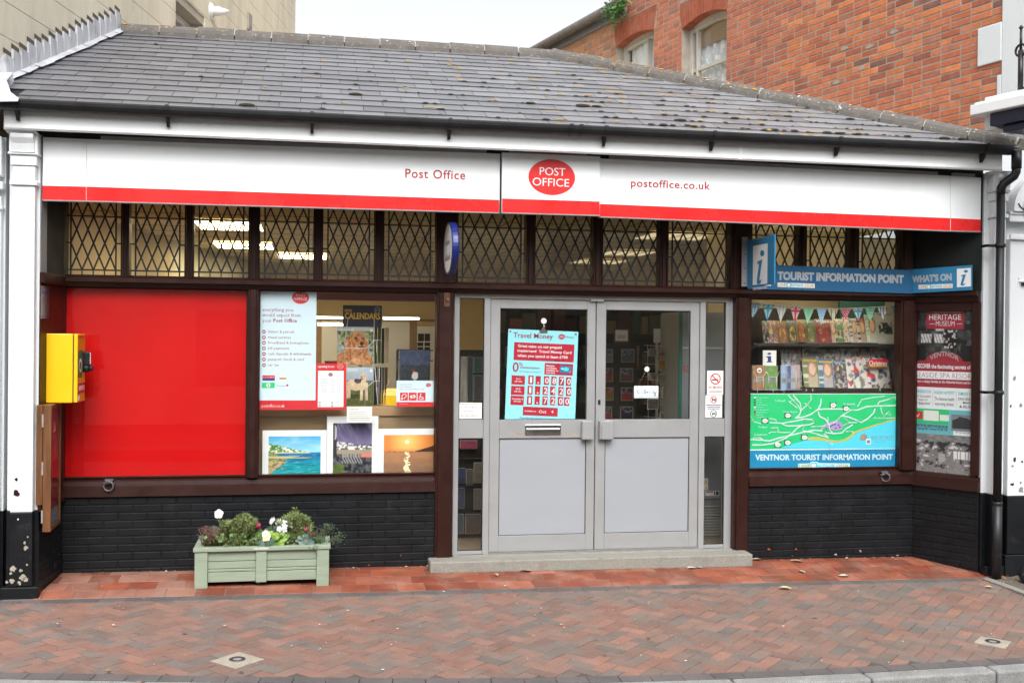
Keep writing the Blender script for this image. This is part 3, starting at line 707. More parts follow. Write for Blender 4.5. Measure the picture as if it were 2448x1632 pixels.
def splat(mb, p, u, v, r, m, n=9):
    mb.face([p + u*r*1.5*math.cos(t*2*math.pi/n)*rnd.uniform(.55,1.15) + v*r*.8*math.sin(t*2*math.pi/n)*rnd.uniform(.55,1.15) for t in range(n)], m)
us, vs_ = V((1,0,0)), V((0,c24,math.sin(rad(24.5))))
for i in range(300):
    x = rnd.triangular(-4.0, 3.2, 1.3); s = rnd.choice(edges_s)+abs(rnd.gauss(0,.02))+.006
    if rnd.random() < .3: s = rnd.uniform(.1, SL)
    if hip_hp[0]*x+hip_hp[1]*s > hip_hp[2]-.05 or ver_hp[0]*x+ver_hp[1]*s > ver_hp[2]-.2: continue
    if x < -1.2 and rnd.random() < .75: continue
    for k in range(rnd.choice([1,1,2,3])):
        splat(l, RP(x+rnd.gauss(0,.035), s+abs(rnd.gauss(0,.006)), .024), us, vs_, rnd.uniform(.006,.022), 'lichen')
for i in range(150):                            # spots on the ridge and hip tiles
    t = rnd.random(); hipq = rnd.random() < .72
    p = (hp0+(hp1-hp0)*t) if hipq else (rp+(re-rp)*t); ax = ((hp1-hp0) if hipq else (re-rp)).normalized(); u = ax.cross(V((0,0,1))).normalized(); 
    if u.y > 0: u = -u
    w = ax.cross(u); w = w if w.z > 0 else -w; an = rnd.uniform(.2,1.25); nn = u*math.cos(an)+w*math.sin(an); tt = ax.cross(nn)
    yl_ = rnd.random() < (.5 if t < .55 else .12); splat(l, p+nn*(.0925 if hipq else .094)+w*-.018, ax, tt, rnd.uniform(.006,.016) if yl_ else rnd.uniform(.003,.010), 'lichen' if yl_ else 'lichen_white')
tag(b.build('moss', po), kind='stuff'); tag(l.build('lichen', po), kind='stuff')
# ---- stepped lead flashing up the left-hand wall
b = MB(); n = 18; t0 = -.05; t1 = (RY-LO.y)/LD.y+.02
def roofz(t): return EZ + PT*((LO+LD*t).y-EY)
for i in range(n):
    a = t0+(t1-t0)*i/n; c = t0+(t1-t0)*(i+1)/n; j = rnd.uniform(-.012,.012)
    za = roofz(a); zc = roofz(c); top = (za+zc)/2+.215+j
    w0, w1 = .012, .022+rnd.uniform(0,.012); k = rnd.uniform(.0,.02)
    P = [(a-.01+k*.4, za-.01), (c+.012, zc-.01), (c+.006, top-.012), (a+.0+k, top+.0)]
    mid = [LW(x, z, w1 if m_ < 2 else w0) for m_, (x, z) in enumerate(P)]; bk = [LW(x, z, -.02) for x, z in P]
    b.hexa([bk[0], mid[0], mid[1], bk[1], bk[3], mid[3], mid[2], bk[2]], 'lead')
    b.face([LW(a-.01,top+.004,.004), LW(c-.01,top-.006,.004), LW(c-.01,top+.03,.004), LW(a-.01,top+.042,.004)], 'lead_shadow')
b.build('step_flashing', po, bevel=.004)
b = MB()
for i in range(10):
    a = t0+(t1-t0)*i/10; c = t0+(t1-t0)*(i+1)/10-.01
    b.face([LW(a,roofz(a)+.05,.02), LW(c,roofz(c)+.05,.02), LW(c,roofz(c)+.028,.07+.03*rnd.random()), LW(a,roofz(a)+.028,.07+.03*rnd.random())], 'lead')
lp = [LW(-.66,3.70,.0), LW(-.05,roofz(0)+.20,.0), LW(.02,roofz(0)+.03,.06), LW(-.2,3.95,.14), LW(-.36,3.86,.26), LW(-.56,3.80,.30)]
b.prism(lp, (-.16,-.02,-.02), 'lead')
b.prism([(-4.99,.2,4.1),(-4.83,.2,4.1),(-4.80,-.1,3.97),(-4.74,-.22,3.86),(-4.66,-.31,3.80),(-4.99,-.31,3.78)], (0,-.03,-.03), 'lead')
b.build('lead_apron', po, bevel=.01, seg=2)
# ---- eaves board, soffit, gutter
ub = FY(-.17); XL, XR = -4.80, 3.52
b = MB(); b.box(XL, XR, -.17, -.145, 3.592, 3.80, 'white_upvc'); b.box(XL+.003, XR-.003, -.178, -.1705, 3.60, 3.625, 'white_upvc'); b.box(1.03, 1.065, -.179, -.1705, 3.594, 3.79, 'white_upvc'); b.build('eaves_board', po, bevel=.003)
b = MB(); b.box(XL+.02, XR-.02, -.143, .55, 3.64, 3.66, 'dark_green'); b.box(-4.6, 3.47, .035, .07, 3.10, 3.64, 'dark_green'); b.build('soffit', po)
b = MB(); n = 10; prof = [(-.178, 3.80)] + [(-.236+.058*math.cos(math.pi*i/n), 3.788-.068*math.sin(math.pi*i/n)) for i in range(n+1)] + [(-.294, 3.80), (-.288, 3.80)] + [(-.236-.05*math.cos(math.pi*i/n), 3.79-.06*math.sin(math.pi*i/n)) for i in range(n+1)]
b.prism([(-4.99, y, z) for y, z in prof], (8.53, 0, 0), 'gutter_black')
gu = b.build('gutter', po)
def jointring(x, w=.05):
    q = MB(); pr = [(-.236+.066*math.cos(math.pi*i/n), 3.792-.076*math.sin(math.pi*i/n)) for i in range(n+1)] + [(-.302, 3.806), (-.17, 3.806)]
    q.prism([(x-w/2, y, z) for y, z in pr], (w,0,0), 'gutter_black'); return q
for px in (38, 385, 717, 1033, 1390, 1638, 1926, 2262):
    x = FY(-.236).at(px, 270)[0]; q = jointring(x, .028)
    q.prism([(x-.012,-.18,3.74),(x-.012,-.18,3.655),(x-.012,-.195,3.655),(x-.012,-.25,3.715)], (.024,0,0), 'gutter_black'); q.build('bracket', gu)
for px in (1310, 1332): jointring(FY(-.236).at(px, 300)[0], .03).build('joint', gu)
# ---- downpipe on the right
dp = FY(-.16); X0 = dp.at(2297, 600)[0]; zf = gz(X0, -.16)
b = MB(); xt = dp.at(2322, 400)[0]
za_, zb_ = dp.at(2322,398).z, dp.at(2300,432).z; zc_ = (za_+zb_)/2
b.tube([V((xt,-.236,3.76)), V((xt,-.236,za_+.03))], .044, 'gutter_black', 16)
b.tube([V((xt,-.236,za_+.05)), V((xt,-.232,za_)), V((xt-.012,-.222,za_-.035)), V((X0+.012,-.178,zb_+.035)), V((X0,-.165,zb_)), V((X0,-.16,zb_-.05))], .039, 'gutter_black', 16)
b.tube([V((X0,-.16,zb_)), V((X0,-.16,.62))], .036, 'gutter_black', 20); b.tube([V((X0,-.16,.64)), V((X0,-.16,zf-.02))], .043, 'gutter_black', 20)
pp = b.build('downpipe', po)
for z in (2.93, 1.62, .63):
    q = MB(); q.tube([V((X0,-.16,z-.018)), V((X0,-.16,z+.018))], .046, 'gutter_black', 20)
    if z > 1: q.box(X0-.11, X0-.03, -.135, -.10, z-.012, z+.012, 'gutter_black'); q.box(X0-.11, X0-.09, -.135, -.03, z-.012, z+.012, 'gutter_black')
    q.build('pipe_clip', pp, bevel=.004)
# ---- white pilasters either side
def zat(x, y, Y): return FY(Y).at(x, y)[2]
def pilaster(xl, xr, xbl, xbr, gx, label=None, chips=()):
    """xl..xr shaft, xbl..xbr flat white backing"""
    zg = gz((xl+xr)/2, -.06); zb = .70
    t = empty('pilaster', ((xl+xr)/2, 0, zg)); t.parent = po; t.matrix_parent_inverse = Matrix.Translation(-V(po.location))
    b = MB(); Yf = -.075; xm = (xl+xr)/2; hw = (xr-xl)/2
    b.box(xbl, xbr, 0, .3, zb, 3.59, 'white_paint'); b.box(xbl-.004, xbr+.004, -.006, .3, zg-.05, zb-.001, 'black_paint')
    b.build('backing', t, bevel=.006)
    b = MB(); b.box(xl, xr, Yf, -.001, zb, 3.185, 'white_paint')
    b.box(xl, xr, Yf-.002, -.008, zg+.09, zb-.002, 'black_paint'); b.box(xl-.06, xr+.05, Yf-.02, -.012, zg-.05, zg+.088, 'black_paint')
    rs = random.Random(3)
    for (cx, cz, r_, m_) in chips:
        n = 11; b.face([(cx+r_*1.1*math.cos(i*2*math.pi/n)*rs.uniform(.5,1.2), Yf-.0035, cz+r_*1.2*math.sin(i*2*math.pi/n)*rs.uniform(.5,1.2)) for i in range(n)], m_)
    b.build('shaft', t, bevel=.006, seg=2)
    b = MB(); b.box(xl-.018, xr+.018, Yf-.018, 0, 3.187, 3.222, 'white_paint'); b.box(xl-.0, xr+.0, Yf-.002, 0, 3.224, 3.335, 'white_paint')
    b.box(xl-.012, xr+.012, Yf-.014, 0, 3.337, 3.414, 'white_paint'); b.box(xl-.028, xr+.028, Yf-.03, 0, 3.416, 3.436, 'white_paint'); b.box(xl-.022, xr+.022, Yf-.02, 0, 3.438, 3.57, 'white_paint')
    b.prism([(xl-.03,Yf-.03,3.572),(xl-.05,Yf-.06,3.60),(xl-.05,0,3.60),(xl-.03,0,3.572)], (xr-xl+.06,0,0), 'white_paint')
    for s_ in (-1, 1):
        c = xm+s_*hw*.5; pr = [(0,3.57),(Yf-.075,3.57),(Yf-.07,3.54),(Yf-.045,3.50),(Yf-.035,3.455),(Yf-.032,3.45),(0,3.45)]
        b.prism([(c-.04, y, z) for y, z in pr], (.08,0,0), 'white_paint'); b.box(c-.044, c+.044, Yf-.038, 0, 3.43, 3.449, 'white_paint')
    b.build('capital', t, bevel=.004)
    return t
fp = FY(-.075)
xl_, xr_ = fp.at(27, 600)[0], fp.at(79, 600)[0]
gl0 = gz(xl_, -.06)
ch = [(fp.at(38,1100)[0], fp.at(38,1100)[2], .012, 'brown_frame'), (fp.at(38,1133)[0], fp.at(38,1133)[2], .024, 'brown_frame'), (fp.at(42,1192)[0], fp.at(42,1192)[2], .006, 'white_paint')]
for (x_, y_, r_) in ((60,1257,.016),(57,1246,.010),(30,1305,.022),(25,1316,.012),(52,1325,.024),(28,1333,.018),(45,1338,.014),(60,1330,.018),(62,1296,.008),(64,1232,.007),(48,1310,.012),(16,1336,.010)):
    q = fp.at(x_, y_); ch.append((q[0], q[2], r_, 'limestone'))
pilaster(xl_, xr_, -4.80, -4.572, 0, chips=ch)
xr0 = FY(0).at(2256, 800)[0]
pilaster(xr0+.055, xr0+.175, xr0+.006, xr0+.235, 0)
# ---- returns of the recess: left (square) and right (splayed)
GY = .60; FRY = .55
Xin = FY(FRY).at(141, 900)[0]
ls = Plane((-4.573, 0, 0), (.06, .55, 0), (0,0,1))      # left return, seen from the inside
if ls.n.x < 0: ls = Plane((-4.573, 0, 0), (-.06, -.55, 0), (0,0,1))
A_ = V((FY(FRY).at(2099, 900)[0], FRY)); B_ = V((FY(.02).at(2250, 900)[0], .02))
rsd = (B_-A_); RSL = rsd.length; RS = Plane((A_.x, A_.y, 0), (rsd.x, rsd.y, 0), (0,0,1))     # right splayed return, u from the inner corner out
# ---- black painted brick base
def brickwall(pl, u0, u1, v0, v1, bl, bh, m, seed=1, dep=.007, back=.2, slope=None):
    rs = random.Random(seed); b = MB(); b.box(u0, u1, 0, back, v0, v1, m, None, pl); z = v1-.006; k = 0; G2 = .009
    while z > v0:
        u = u0-(bl/2 if k % 2 else 0)
        while u < u1:
            a, c = max(u, u0), min(u+bl, u1); u += bl
            if c-a < .03: continue
            w = dep*rs.uniform(.5,1); t1_, t2_ = rs.uniform(-.003,.003), rs.uniform(-.003,.003); g = G2/2
            P = [(a+g, z-bh+g+t1_*.4), (c-g, z-bh+g+t2_*.4), (c-g, z-g+t2_*.4), (a+g, z-g+t1_*.4)]
            vs = [pl.P(x, y, -.01) for x, y in P]+[pl.P(x, y, w+t1_*.5) for x, y in P]
            b.mesh(vs, [(4,5,6,7),(0,1,5,4),(1,2,6,5),(2,3,7,6),(3,0,4,7)], m)
        z -= bh; k += 1
    return b
fb = Plane((0, FRY, 0), (1,0,0), (0,0,1))
XB0 = -4.54; XP0 = FY(FRY).at(1010, 1200)[0]; XP1 = FY(FRY).at(1717, 1200)[0]
b = brickwall(fb, XB0, XP0, -.1, .722, .232, .0655, 'black_paint', 2); b2 = brickwall(fb, XP1, A_.x+.01, -.1, .722, .232, .0655, 'black_paint', 5)
b.build('brick_base', po, bevel=.004, seg=1); b2.build('brick_base', po, bevel=.004, seg=1)
brickwall(RS, 0, RSL, -.1, .722, .232, .0655, 'black_paint', 8).build('brick_base', po, bevel=.004)
lsu = .553
u0_, u1_ = (0, lsu) if ls.u.y > 0 else (-lsu, 0)
ub0 = ls.uv(80, 1260)
brickwall(ls, u0_, u1_, -.1, .69, .232, .0655, 'black_paint', 9).build('brick_base', po, bevel=.004)
b = MB()
rs = random.Random(6)
for i in range(18):
    x = rs.choice([rs.uniform(-4.5,-1.55), rs.uniform(1.5,3.1)]); z = gz(x,.55)+abs(rs.gauss(0,.05))+.012; s_ = rs.uniform(.004,.014); b.face([(x+s_*1.4*math.cos(k*.9)*rs.uniform(.5,1.2), FRY-.0135, z+s_*.7*math.sin(k*.9)*rs.uniform(.5,1.2)) for k in range(7)], rs.choice(['brick_chip','brick_chip','limestone','shelf_grey']))
b.build('paint_chip', po)
# ---- timber shopfront
def fbar(b, x0, y0, x1, y1, Y, dep, m='brown_frame'):
    b.pbox(FY(Y), x0, y0, x1, y1, dep, m)
def zbar(b, X0, X1, Z0, Z1, Y, dep, m='brown_frame'): b.box(X0, X1, Y, Y+dep, Z0, Z1, m)
fx = lambda px, Y=FRY, py=900: FY(Y).at(px, py)[0]
ZT0, ZT1 = 2.452, 2.535                        # transom rail
b = MB(); XE = A_.x
b.prism([(XB0-.03, y, z) for y, z in ((.66,ZT1),(.50,ZT1),(.485,ZT1-.01),(.485,ZT1-.045),(.515,ZT1-.05),(.53,ZT0),(.66,ZT0))], (XE-XB0+.05,0,0), 'brown_frame'); b.build('transom_rail', po, bevel=.003)
b = MB(); b.prism([RS.P(-.03, z, -w) for w, z in ((.12,ZT1),(-.05,ZT1),(-.065,ZT1-.01),(-.065,ZT1-.045),(-.035,ZT1-.05),(-.02,ZT0-.02),(.12,ZT0-.02))], RS.u*(RSL+.02), 'brown_frame'); b.build('transom_rail', po, bevel=.003)
sill_prof = [(.66,.872),(.60,.868),(.555,.842),(.548,.808),(.522,.80),(.515,.722),(.66,.722)]
for a, c in ((XB0-.01, XP0+.0), (XP1-.0, XE+.02)):
    b = MB(); b.prism([(a, y, z) for y, z in sill_prof], (c-a,0,0), 'brown_frame'); b.build('sill', po, bevel=.004)
b = MB(); b.prism([RS.P(-.02, z, -(y-.55)) for y, z in [(.66,.86),(.60,.856),(.555,.835),(.548,.808),(.522,.80),(.515,.712),(.66,.712)]], RS.u*(RSL+.03), 'brown_frame'); b.build('sill', po, bevel=.004)
ZTOP = 3.55
def upright(x0, x1, z0, z1, Y=.53, dep=.13, step=True, name='mullion'):
    b = MB(); zbar(b, x0, x1, z0, z1, Y, dep)
    if step: zbar(b, x0+.018, x1-.018, z0, z1, Y-.016, .02)
    return b.build(name, po, bevel=.004)
top_px = [(128,148),(282,297),(428,443),(574,594),(723,739),(862,879),(1002,1049),(1209,1226),(1363,1381),(1516,1531),(1679,1723),(1836,1848),(1954,1968),(2071,2098)]
panes = []
for i, (p, q) in enumerate(top_px):
    upright(fx(p, .54, 560), fx(q, .54, 560), ZT1, ZTOP)
for (p, q), (r_, s_) in zip(top_px, top_px[1:]): panes.append((fx(q, GY, 560), fx(r_, GY, 560)))
low = [(128,146),(568,594)]
upright(fx(128), fx(146,.54), .85, ZT0); upright(fx(568,.54), fx(593,.54), .86, ZT0)
upright(fx(1001,.54), fx(1040,.54), gz(-1.4,.5)+.05, ZT0, .515, .15, True, 'door_post'); upright(fx(1686,.54), fx(1720,.54), gz(1.4,.5)+.05, ZT0, .515, .15, True, 'door_post')
upright(fx(2067,.54), fx(2099,.54), .85, ZT0, .53, .13, True, 'corner_post')
# ---- shop windows
def shopwin(p, q, z0=.868, z1=ZT0, name='shop_window'):
    x0, x1 = fx(p, GY), fx(q, GY); b = MB(); f = .012
    zbar(b, x0, x0+f, z0, z1, .575, .05); zbar(b, x1-f, x1, z0, z1, .575, .05); zbar(b, x0+f, x1-f, z1-f, z1, .575, .05); zbar(b, x0+f, x1-f, z0, z0+f, .575, .05)
    w = b.build(name, po); g = MB(); g.box(x0+f, x1-f, GY, GY+.006, z0+f, z1-f, 'glass'); g.build('pane', w); return w
shopwin(145, 568); shopwin(593, 1001); shopwin(1719, 2068)
# ---- leaded lights
for i, (x0, x1) in enumerate(panes):
    z0, z1 = ZT1+.004, 3.50; b = MB(); g = MB(); f = .012
    zbar(b, x0, x0+f, z0, z1, .575, .045); zbar(b, x1-f, x1, z0, z1, .575, .045); zbar(b, x0+f, x1-f, z0, z0+f, .575, .045); zbar(b, x0+f, x1-f, z1-f, z1, .575, .045)
    w = b.build('leaded_light', po); c = MB(); lw, yl = .0128, .587
    border = i not in (7, 8); e = .040 if border else .004; i0, i1 = x0+f+e, x1-f-e; zb = z0+.052
    nd = 4 if i < 6 or i > 9 else 5; dx = (i1-i0)/nd; dz = .222
    def cam_(p, q, wd=lw):
        d = V((q[0]-p[0], q[1]-p[1])); l_ = d.length
        if l_ < 1e-4: return
        nn = V((-d.y, d.x))/l_*wd/2; P = [(p[0]+nn.x,p[1]+nn.y),(p[0]-nn.x,p[1]-nn.y),(q[0]-nn.x,q[1]-nn.y),(q[0]+nn.x,q[1]+nn.y)]
        yy = yl+rnd.uniform(-.0012,.0012)
        c.prism([(a, yy, z) for a, z in P], (0,.007,0), 'lead_came')
    for k in range(-8, nd+1):
        for sg in (1, -1):                     # diagonals clipped to the inner field
            P = []
            xa = i0+dx*k if sg == 1 else i1-dx*k; 
            za_, zb_ = zb, zb+dz*4.2
            xa2 = xa+sg*dx*4.2
            lo_t, hi_t = 0, 1
            for (lim, gt) in ((i0, True), (i1, False)):
                den = xa2-xa; t = (lim-xa)/den
                if (den > 0) == gt: lo_t = max(lo_t, t)
                else: hi_t = min(hi_t, t)
            if hi_t-lo_t > .01: cam_((xa+(xa2-xa)*lo_t, za_+(zb_-za_)*lo_t), (xa+(xa2-xa)*hi_t, za_+(zb_-za_)*hi_t))
    cam_((x0+f, zb), (x1-f, zb)); 
    for k in range(0, nd+1): cam_((i0+dx*k, z0+f), (i0+dx*k, zb), .009)
    if border: cam_((i0, z0+f), (i0, z1-f)); cam_((i1, z0+f), (i1, z1-f))
    cam_((x0+f, zb+2*dz), (x1-f, zb+2*dz), .010)
    for k in (1, 2, 3):
        if border:
            for a, q in ((x0+f, i0), (i1, x1-f)): cam_((a, zb+k*dz), (q, zb+k*dz), .012)
    c.build('lead_lattice', w); g.box(x0+f, x1-f, GY-.004, GY, z0+f, z1-f, 'old_glass'); g.build('pane', w)
# ---- returns: left brown panel, upper blind panel, right poster case
b = MB(); u0_, u1_ = (0, lsu) if ls.u.y > 0 else (-lsu, 0)
b.box(u0_, u1_, -.004, .1, .69, ZT1, 'brown_frame', None, ls); b.build('side_panel', po)
b = MB(); b.box(u0_-(.1 if ls.u.y < 0 else 0), u1_+(.1 if ls.u.y > 0 else 0), -.002, .1, ZT1, 3.6, 'rubber', None, ls); b.box(*sorted((.0, .13 if ls.u.y > 0 else -.13)), -.004, .05, ZT1+.001, 3.59, 'ink_grey', None, ls); b.build('blind_panel', po)
b = MB(); b.box(u0_, u1_, -.03, .0, ZT0, ZT1-.001, 'brown_frame', None, ls); b.build('transom_rail', po, bevel=.003)
b = MB(); b.box(u0_-.02, u1_, -.03, .0, .69, .74, 'brown_frame', None, ls); b.build('sill', po, bevel=.003)
b = MB(); b.box(-.09, RSL, -.002, .1, ZT1, 3.6, 'rubber', None, RS); b.box(RSL*.72, RSL, -.004, .1, ZT1, 3.6, 'dark_green', None, RS); b.build('blind_panel', po)
b = MB(); b.box(-.02, RSL, .04, .12, .85, ZT0, 'brown_frame', None, RS); b.box(-.02, .018, -.01, .06, .85, ZT0-.02, 'brown_frame', None, RS); b.box(RSL-.075, RSL, -.012, .06, .85, ZT0-.02, 'brown_frame', None, RS); b.box(.018, RSL-.075, -.006, .06, 2.35, ZT0-.02, 'brown_frame', None, RS); b.build('poster_case', po, bevel=.004)
# ---- aluminium doors
def af(x0, y0, x1, y1, b, Y=.60, dep=.06, m='aluminium'): b.pbox(FY(Y), x0, y0, x1, y1, dep, m)
X = lambda px: FY(.6).at(px, 980)[0]
Z = lambda py, px=1362: FY(.6).at(px, py)[2]
xs_ = [X(p) for p in (1041,1053,1110,1124,1605,1618,1664,1684)]
zb0, zt0, zt1 = .150, 2.41, 2.447; zr0, zr1 = Z(1004), Z(962)
b = MB(); b.box(xs_[0],xs_[1],.59,.66,zb0-.005,zt1,'aluminium'); b.box(xs_[6],xs_[7],.59,.66,zb0-.005,zt1,'aluminium'); b.box(xs_[1],xs_[6],.59,.66,zt0,zt1,'aluminium'); b.box(xs_[2],xs_[3],.59,.66,zb0-.005,zt0,'aluminium'); b.box(xs_[4],xs_[5],.59,.66,zb0-.005,zt0,'aluminium')
b.box(X(1352), X(1383), .575, .60, zt0-.012, zt0+.012, 'aluminium'); b.build('door_frame', po, bevel=.003)
for a, c, nm in ((xs_[1], xs_[2], 0), (xs_[5], xs_[6], 1)):
    f = MB(); f.box(a,c,.60,.65,zr0,zr1,'aluminium'); w = f.build('sidelight', po, bevel=.002); f = MB(); f.box(a,c,.60,.65,zb0,Z(1257),'aluminium'); f.build('bottom_rail', w, bevel=.002); g = MB(); g.box(a,c,.625,.63,zr1,zt0,'glass'); g.build('pane', w); g = MB(); g.box(a,c,.625,.63,Z(1257),zr0,'glass'); g.build('pane', w)
    g = MB()
    for (z0, z1) in ((zr1, zt0), (Z(1257), zr0)):
        g.box(a,a+.006,.605,.625,z0,z1,'rubber'); g.box(c-.006,c,.605,.625,z0,z1,'rubber'); g.box(a+.006,c-.006,.605,.625,z0,z0+.006,'rubber'); g.box(a+.006,c-.006,.605,.625,z1-.006,z1,'rubber')
    g.build('gasket', w)
def door(x0, x1, g0, g1, p0, p1, hx, letter):
    zt = Z(691); z0 = .166; gz0, gz1 = Z(963), Z(711); pz0, pz1 = Z(1225), Z(1005)
    b = MB(); Y = .602
    b.box(x0, g0, Y, Y+.05, z0, zt, 'aluminium'); b.box(g1, x1, Y, Y+.05, z0, zt, 'aluminium'); b.box(g0, g1, Y, Y+.05, gz1, zt, 'aluminium'); b.box(g0, g1, Y, Y+.05, pz1, gz0, 'aluminium'); b.box(g0, g1, Y, Y+.05, z0, pz0, 'aluminium')
    d = b.build('door', po, bevel=.003)
    q = MB(); q.box(g0, g1, Y+.02, Y+.026, gz0, gz1, 'glass'); q.build('pane', d)
    q = MB(); q.box(g0+.005, g1-.005, Y+.012, Y+.03, pz0+.005, pz1-.005, 'door_panel'); q.build('kick_panel', d)
    q = MB()
    for (a, c, zz0, zz1) in ((g0, g1, gz0, gz1), (g0, g1, pz0, pz1)):
        for r_ in ((a, a+.005, zz0, zz1), (c-.005, c, zz0, zz1), (a+.005, c-.005, zz0, zz0+.005), (a+.005, c-.005, zz1-.005, zz1)): q.box(r_[0], r_[1], Y+.004, Y+.02, r_[2], r_[3], 'rubber')
    q.build('gasket', d)
    q = MB(); a, c = X(hx[0]), X(hx[1]); zz0, zz1 = Z(1008), Z(965)
    q.box(a, c, Y-.06, Y-.045, zz0, zz1, 'aluminium'); q.box(a if letter else c-.02, a+.02 if letter else c, Y-.045, Y, zz0+.004, zz1-.004, 'aluminium')
    if not letter: q.box(X(1374), X(1378), Y-.06, Y-.0, zz0, zz1, 'aluminium')
    q.build('handle', d, bevel=.008, seg=3)
    if letter:
        q = MB(); q.box(X(1206), X(1288), Y-.012, Y-.001, Z(997), Z(974), 'chrome'); q.box(X(1209), X(1285), Y-.022, Y-.0125, Z(994), Z(983), 'chrome'); lb_ = q.build('letterbox', d, bevel=.004, seg=2)
        rs = random.Random(4)
        for s_ in (1178, 1297):
            q = MB()
            for k in range(5):
                cx, cz = X(s_+k*6), Z(997-rs.uniform(0,8)); q.face([(cx+.028*math.cos(i*.9)*rs.uniform(.4,1), Y-.0006-.0002*k, cz+.014*math.sin(i*.9)*rs.uniform(.4,1)) for i in range(7)], 'limestone')
            q.build('worn_patch', d)
    else:
        q = MB(); q.box(X(1373), X(1378.5), Y-.006, Y, Z(929), Z(918), 'iron_black'); q.build('lock', d, bevel=.002)
    return d
door(xs_[3]+.003, X(1366), X(1147), X(1347), X(1143), X(1342), (1334,1360), True)
door(X(1368), xs_[4]-.003, X(1390), X(1584), X(1388), X(1583), (1378,1406), False)
b = MB(); b.box(X(1366)+.001, X(1368)-.001, .62, .65, .166, 2.4, 'rubber'); b.box(xs_[3], xs_[4], .605, .66, .150, .1655, 'chrome'); b.build('threshold', po)
# ---- concrete step
b = MB(); sx0, sx1 = FY(.33).at(988,1300)[0], FY(.33).at(1729.5,1285)[0]
b.hexa([(sx0,.33,gz(sx0,.33)+.001),(sx1,.33,gz(sx1,.33)+.004),(sx1,.53,0),(sx0,.53,0),(sx0,.33,.146),(sx1,.33,.138),(sx1,.53,.142),(sx0,.53,.149)], 'concrete')
b.box(xs_[0]-.0, xs_[7]+.0, .5315, .72, 0, .147, 'concrete'); b.build('step', po, bevel=.012, seg=2)
# ---- orange-brown keeper plate on the left door post
b = MB(); pl = FY(.498); b.pbox(pl, 1020, 672, 1034, 704, .006, 'varnished_wood'); q = b.build('bracket_plate', po, bevel=.002); b = MB(); c = pl.at(1028, 688); b.tube([c, c+V((0,-.02,0))], .012, 'iron', 10); b.build('bolt', q)
# ---- interior: walls, floor, ceiling
RM = [(-4.75,.63),(3.7,.63),(2.6,9.0),(-3.3,9.0)]; ZC = 3.15
def rw(b, i, j, z0, z1, m): b.face([(*RM[i],z0),(*RM[j],z0),(*RM[j],z1),(*RM[i],z1)], m)
b = MB(); b.box(1.46,3.7,1.62,1.68,.15,ZC,'cream_wall'); b.build('interior_wall', po)
b = MB(); rw(b,1,2,0.14,ZC,'cream_wall'); rw(b,2,3,.14,ZC,'cream_wall'); rw(b,3,0,.14,ZC,'cream_wall'); b.build('interior_wall', po)
b = MB(); b.face([(*q,.145) for q in RM], 'shop_floor'); b.build('floor', po)
b = MB(); b.box(-4.6,3.1,.62,9.1,ZC+.001,ZC+.06,'ceiling_tile')
for k in range(1, 15): b.box(-4.6,3.05,.62+k*.6-.006,.62+k*.6+.006,ZC-.004,ZC,'ceiling_joint')
for k in range(-7, 6): b.box(k*.6-.106,k*.6-.094,.62,9,ZC-.003,ZC+.001,'ceiling_joint')
b.build('ceiling', po)
lamps = [(455,507,600,527,'lamp_on'),(497,557,625,570,'lamp_on'),(640,583,750,594,'lamp_on'),(1468,534,1637,550,'lamp_dim'),(1382,575,1498,586,'lamp_dim'),(1315,596,1434,605,'lamp_dim')]
mat('lamp_dim', (1,.8,.48), .5, 0, emit=.4)
def lamp(x0, x1, y0, y1, m):
    t = thing('ceiling_light', 'recessed louvred ceiling light inside the shop', 'ceiling light', ((x0+x1)/2,(y0+y1)/2,ZC))
    b = MB(); b.box(x0,x1,y0,y1,ZC-.012,ZC-.006,m); b.build('diffuser', t)
    b = MB(); f = .03
    b.box(x0-f,x0,y0-f,y1+f,ZC-.02,ZC-.005,'white_upvc'); b.box(x1,x1+f,y0-f,y1+f,ZC-.02,ZC-.005,'white_upvc'); b.box(x0,x1,y0-f,y0,ZC-.02,ZC-.005,'white_upvc'); b.box(x0,x1,y1,y1+f,ZC-.02,ZC-.005,'white_upvc')
    for k in (1,2,3): xx = x0+(x1-x0)*k/4; b.box(xx-.008,xx+.008,y0,y1,ZC-.022,ZC-.0125,'white_upvc')
    b.build('frame', t); return t
for i, (x0, y0, x1, y1, m) in enumerate(lamps):
    a, c = onZ((x0+x1)/2, y1, ZC-.01), onZ((x0+x1)/2, y0, ZC-.01); p, q = onZ(x0, (y0+y1)/2, ZC-.01), onZ(x1, (y0+y1)/2, ZC-.01)
    t = lamp(min(p.x,q.x), max(p.x,q.x), min(a.y,c.y), min(max(a.y,c.y), min(a.y,c.y)+.9), m)
    t['group'] = 'recessed ceiling lights in the shop'
    t['label'] = ['bright ceiling light seen through the third leaded pane from the left', 'bright ceiling light seen through the fourth leaded pane, behind the brightest one', 'bright ceiling light deep in the shop, seen through the fifth leaded pane', 'dim louvred ceiling light seen through the rightmost leaded pane above the doors', 'dim louvred ceiling light deep above the right door leaf', 'dimmest louvred ceiling light deep above the door centre'][i]
t = thing('window_light', 'warm tube light tucked behind the timber rail above the bunting', 'light', (2.3,.72,2.49)); b = MB(); b.box(1.6,2.95,.70,.74,2.475,2.50,'lamp_rail'); b.build('tube', t); b = MB(); b.box(1.55,3.0,.672,.69,2.45,2.53,'white_upvc'); b.build('housing', t)
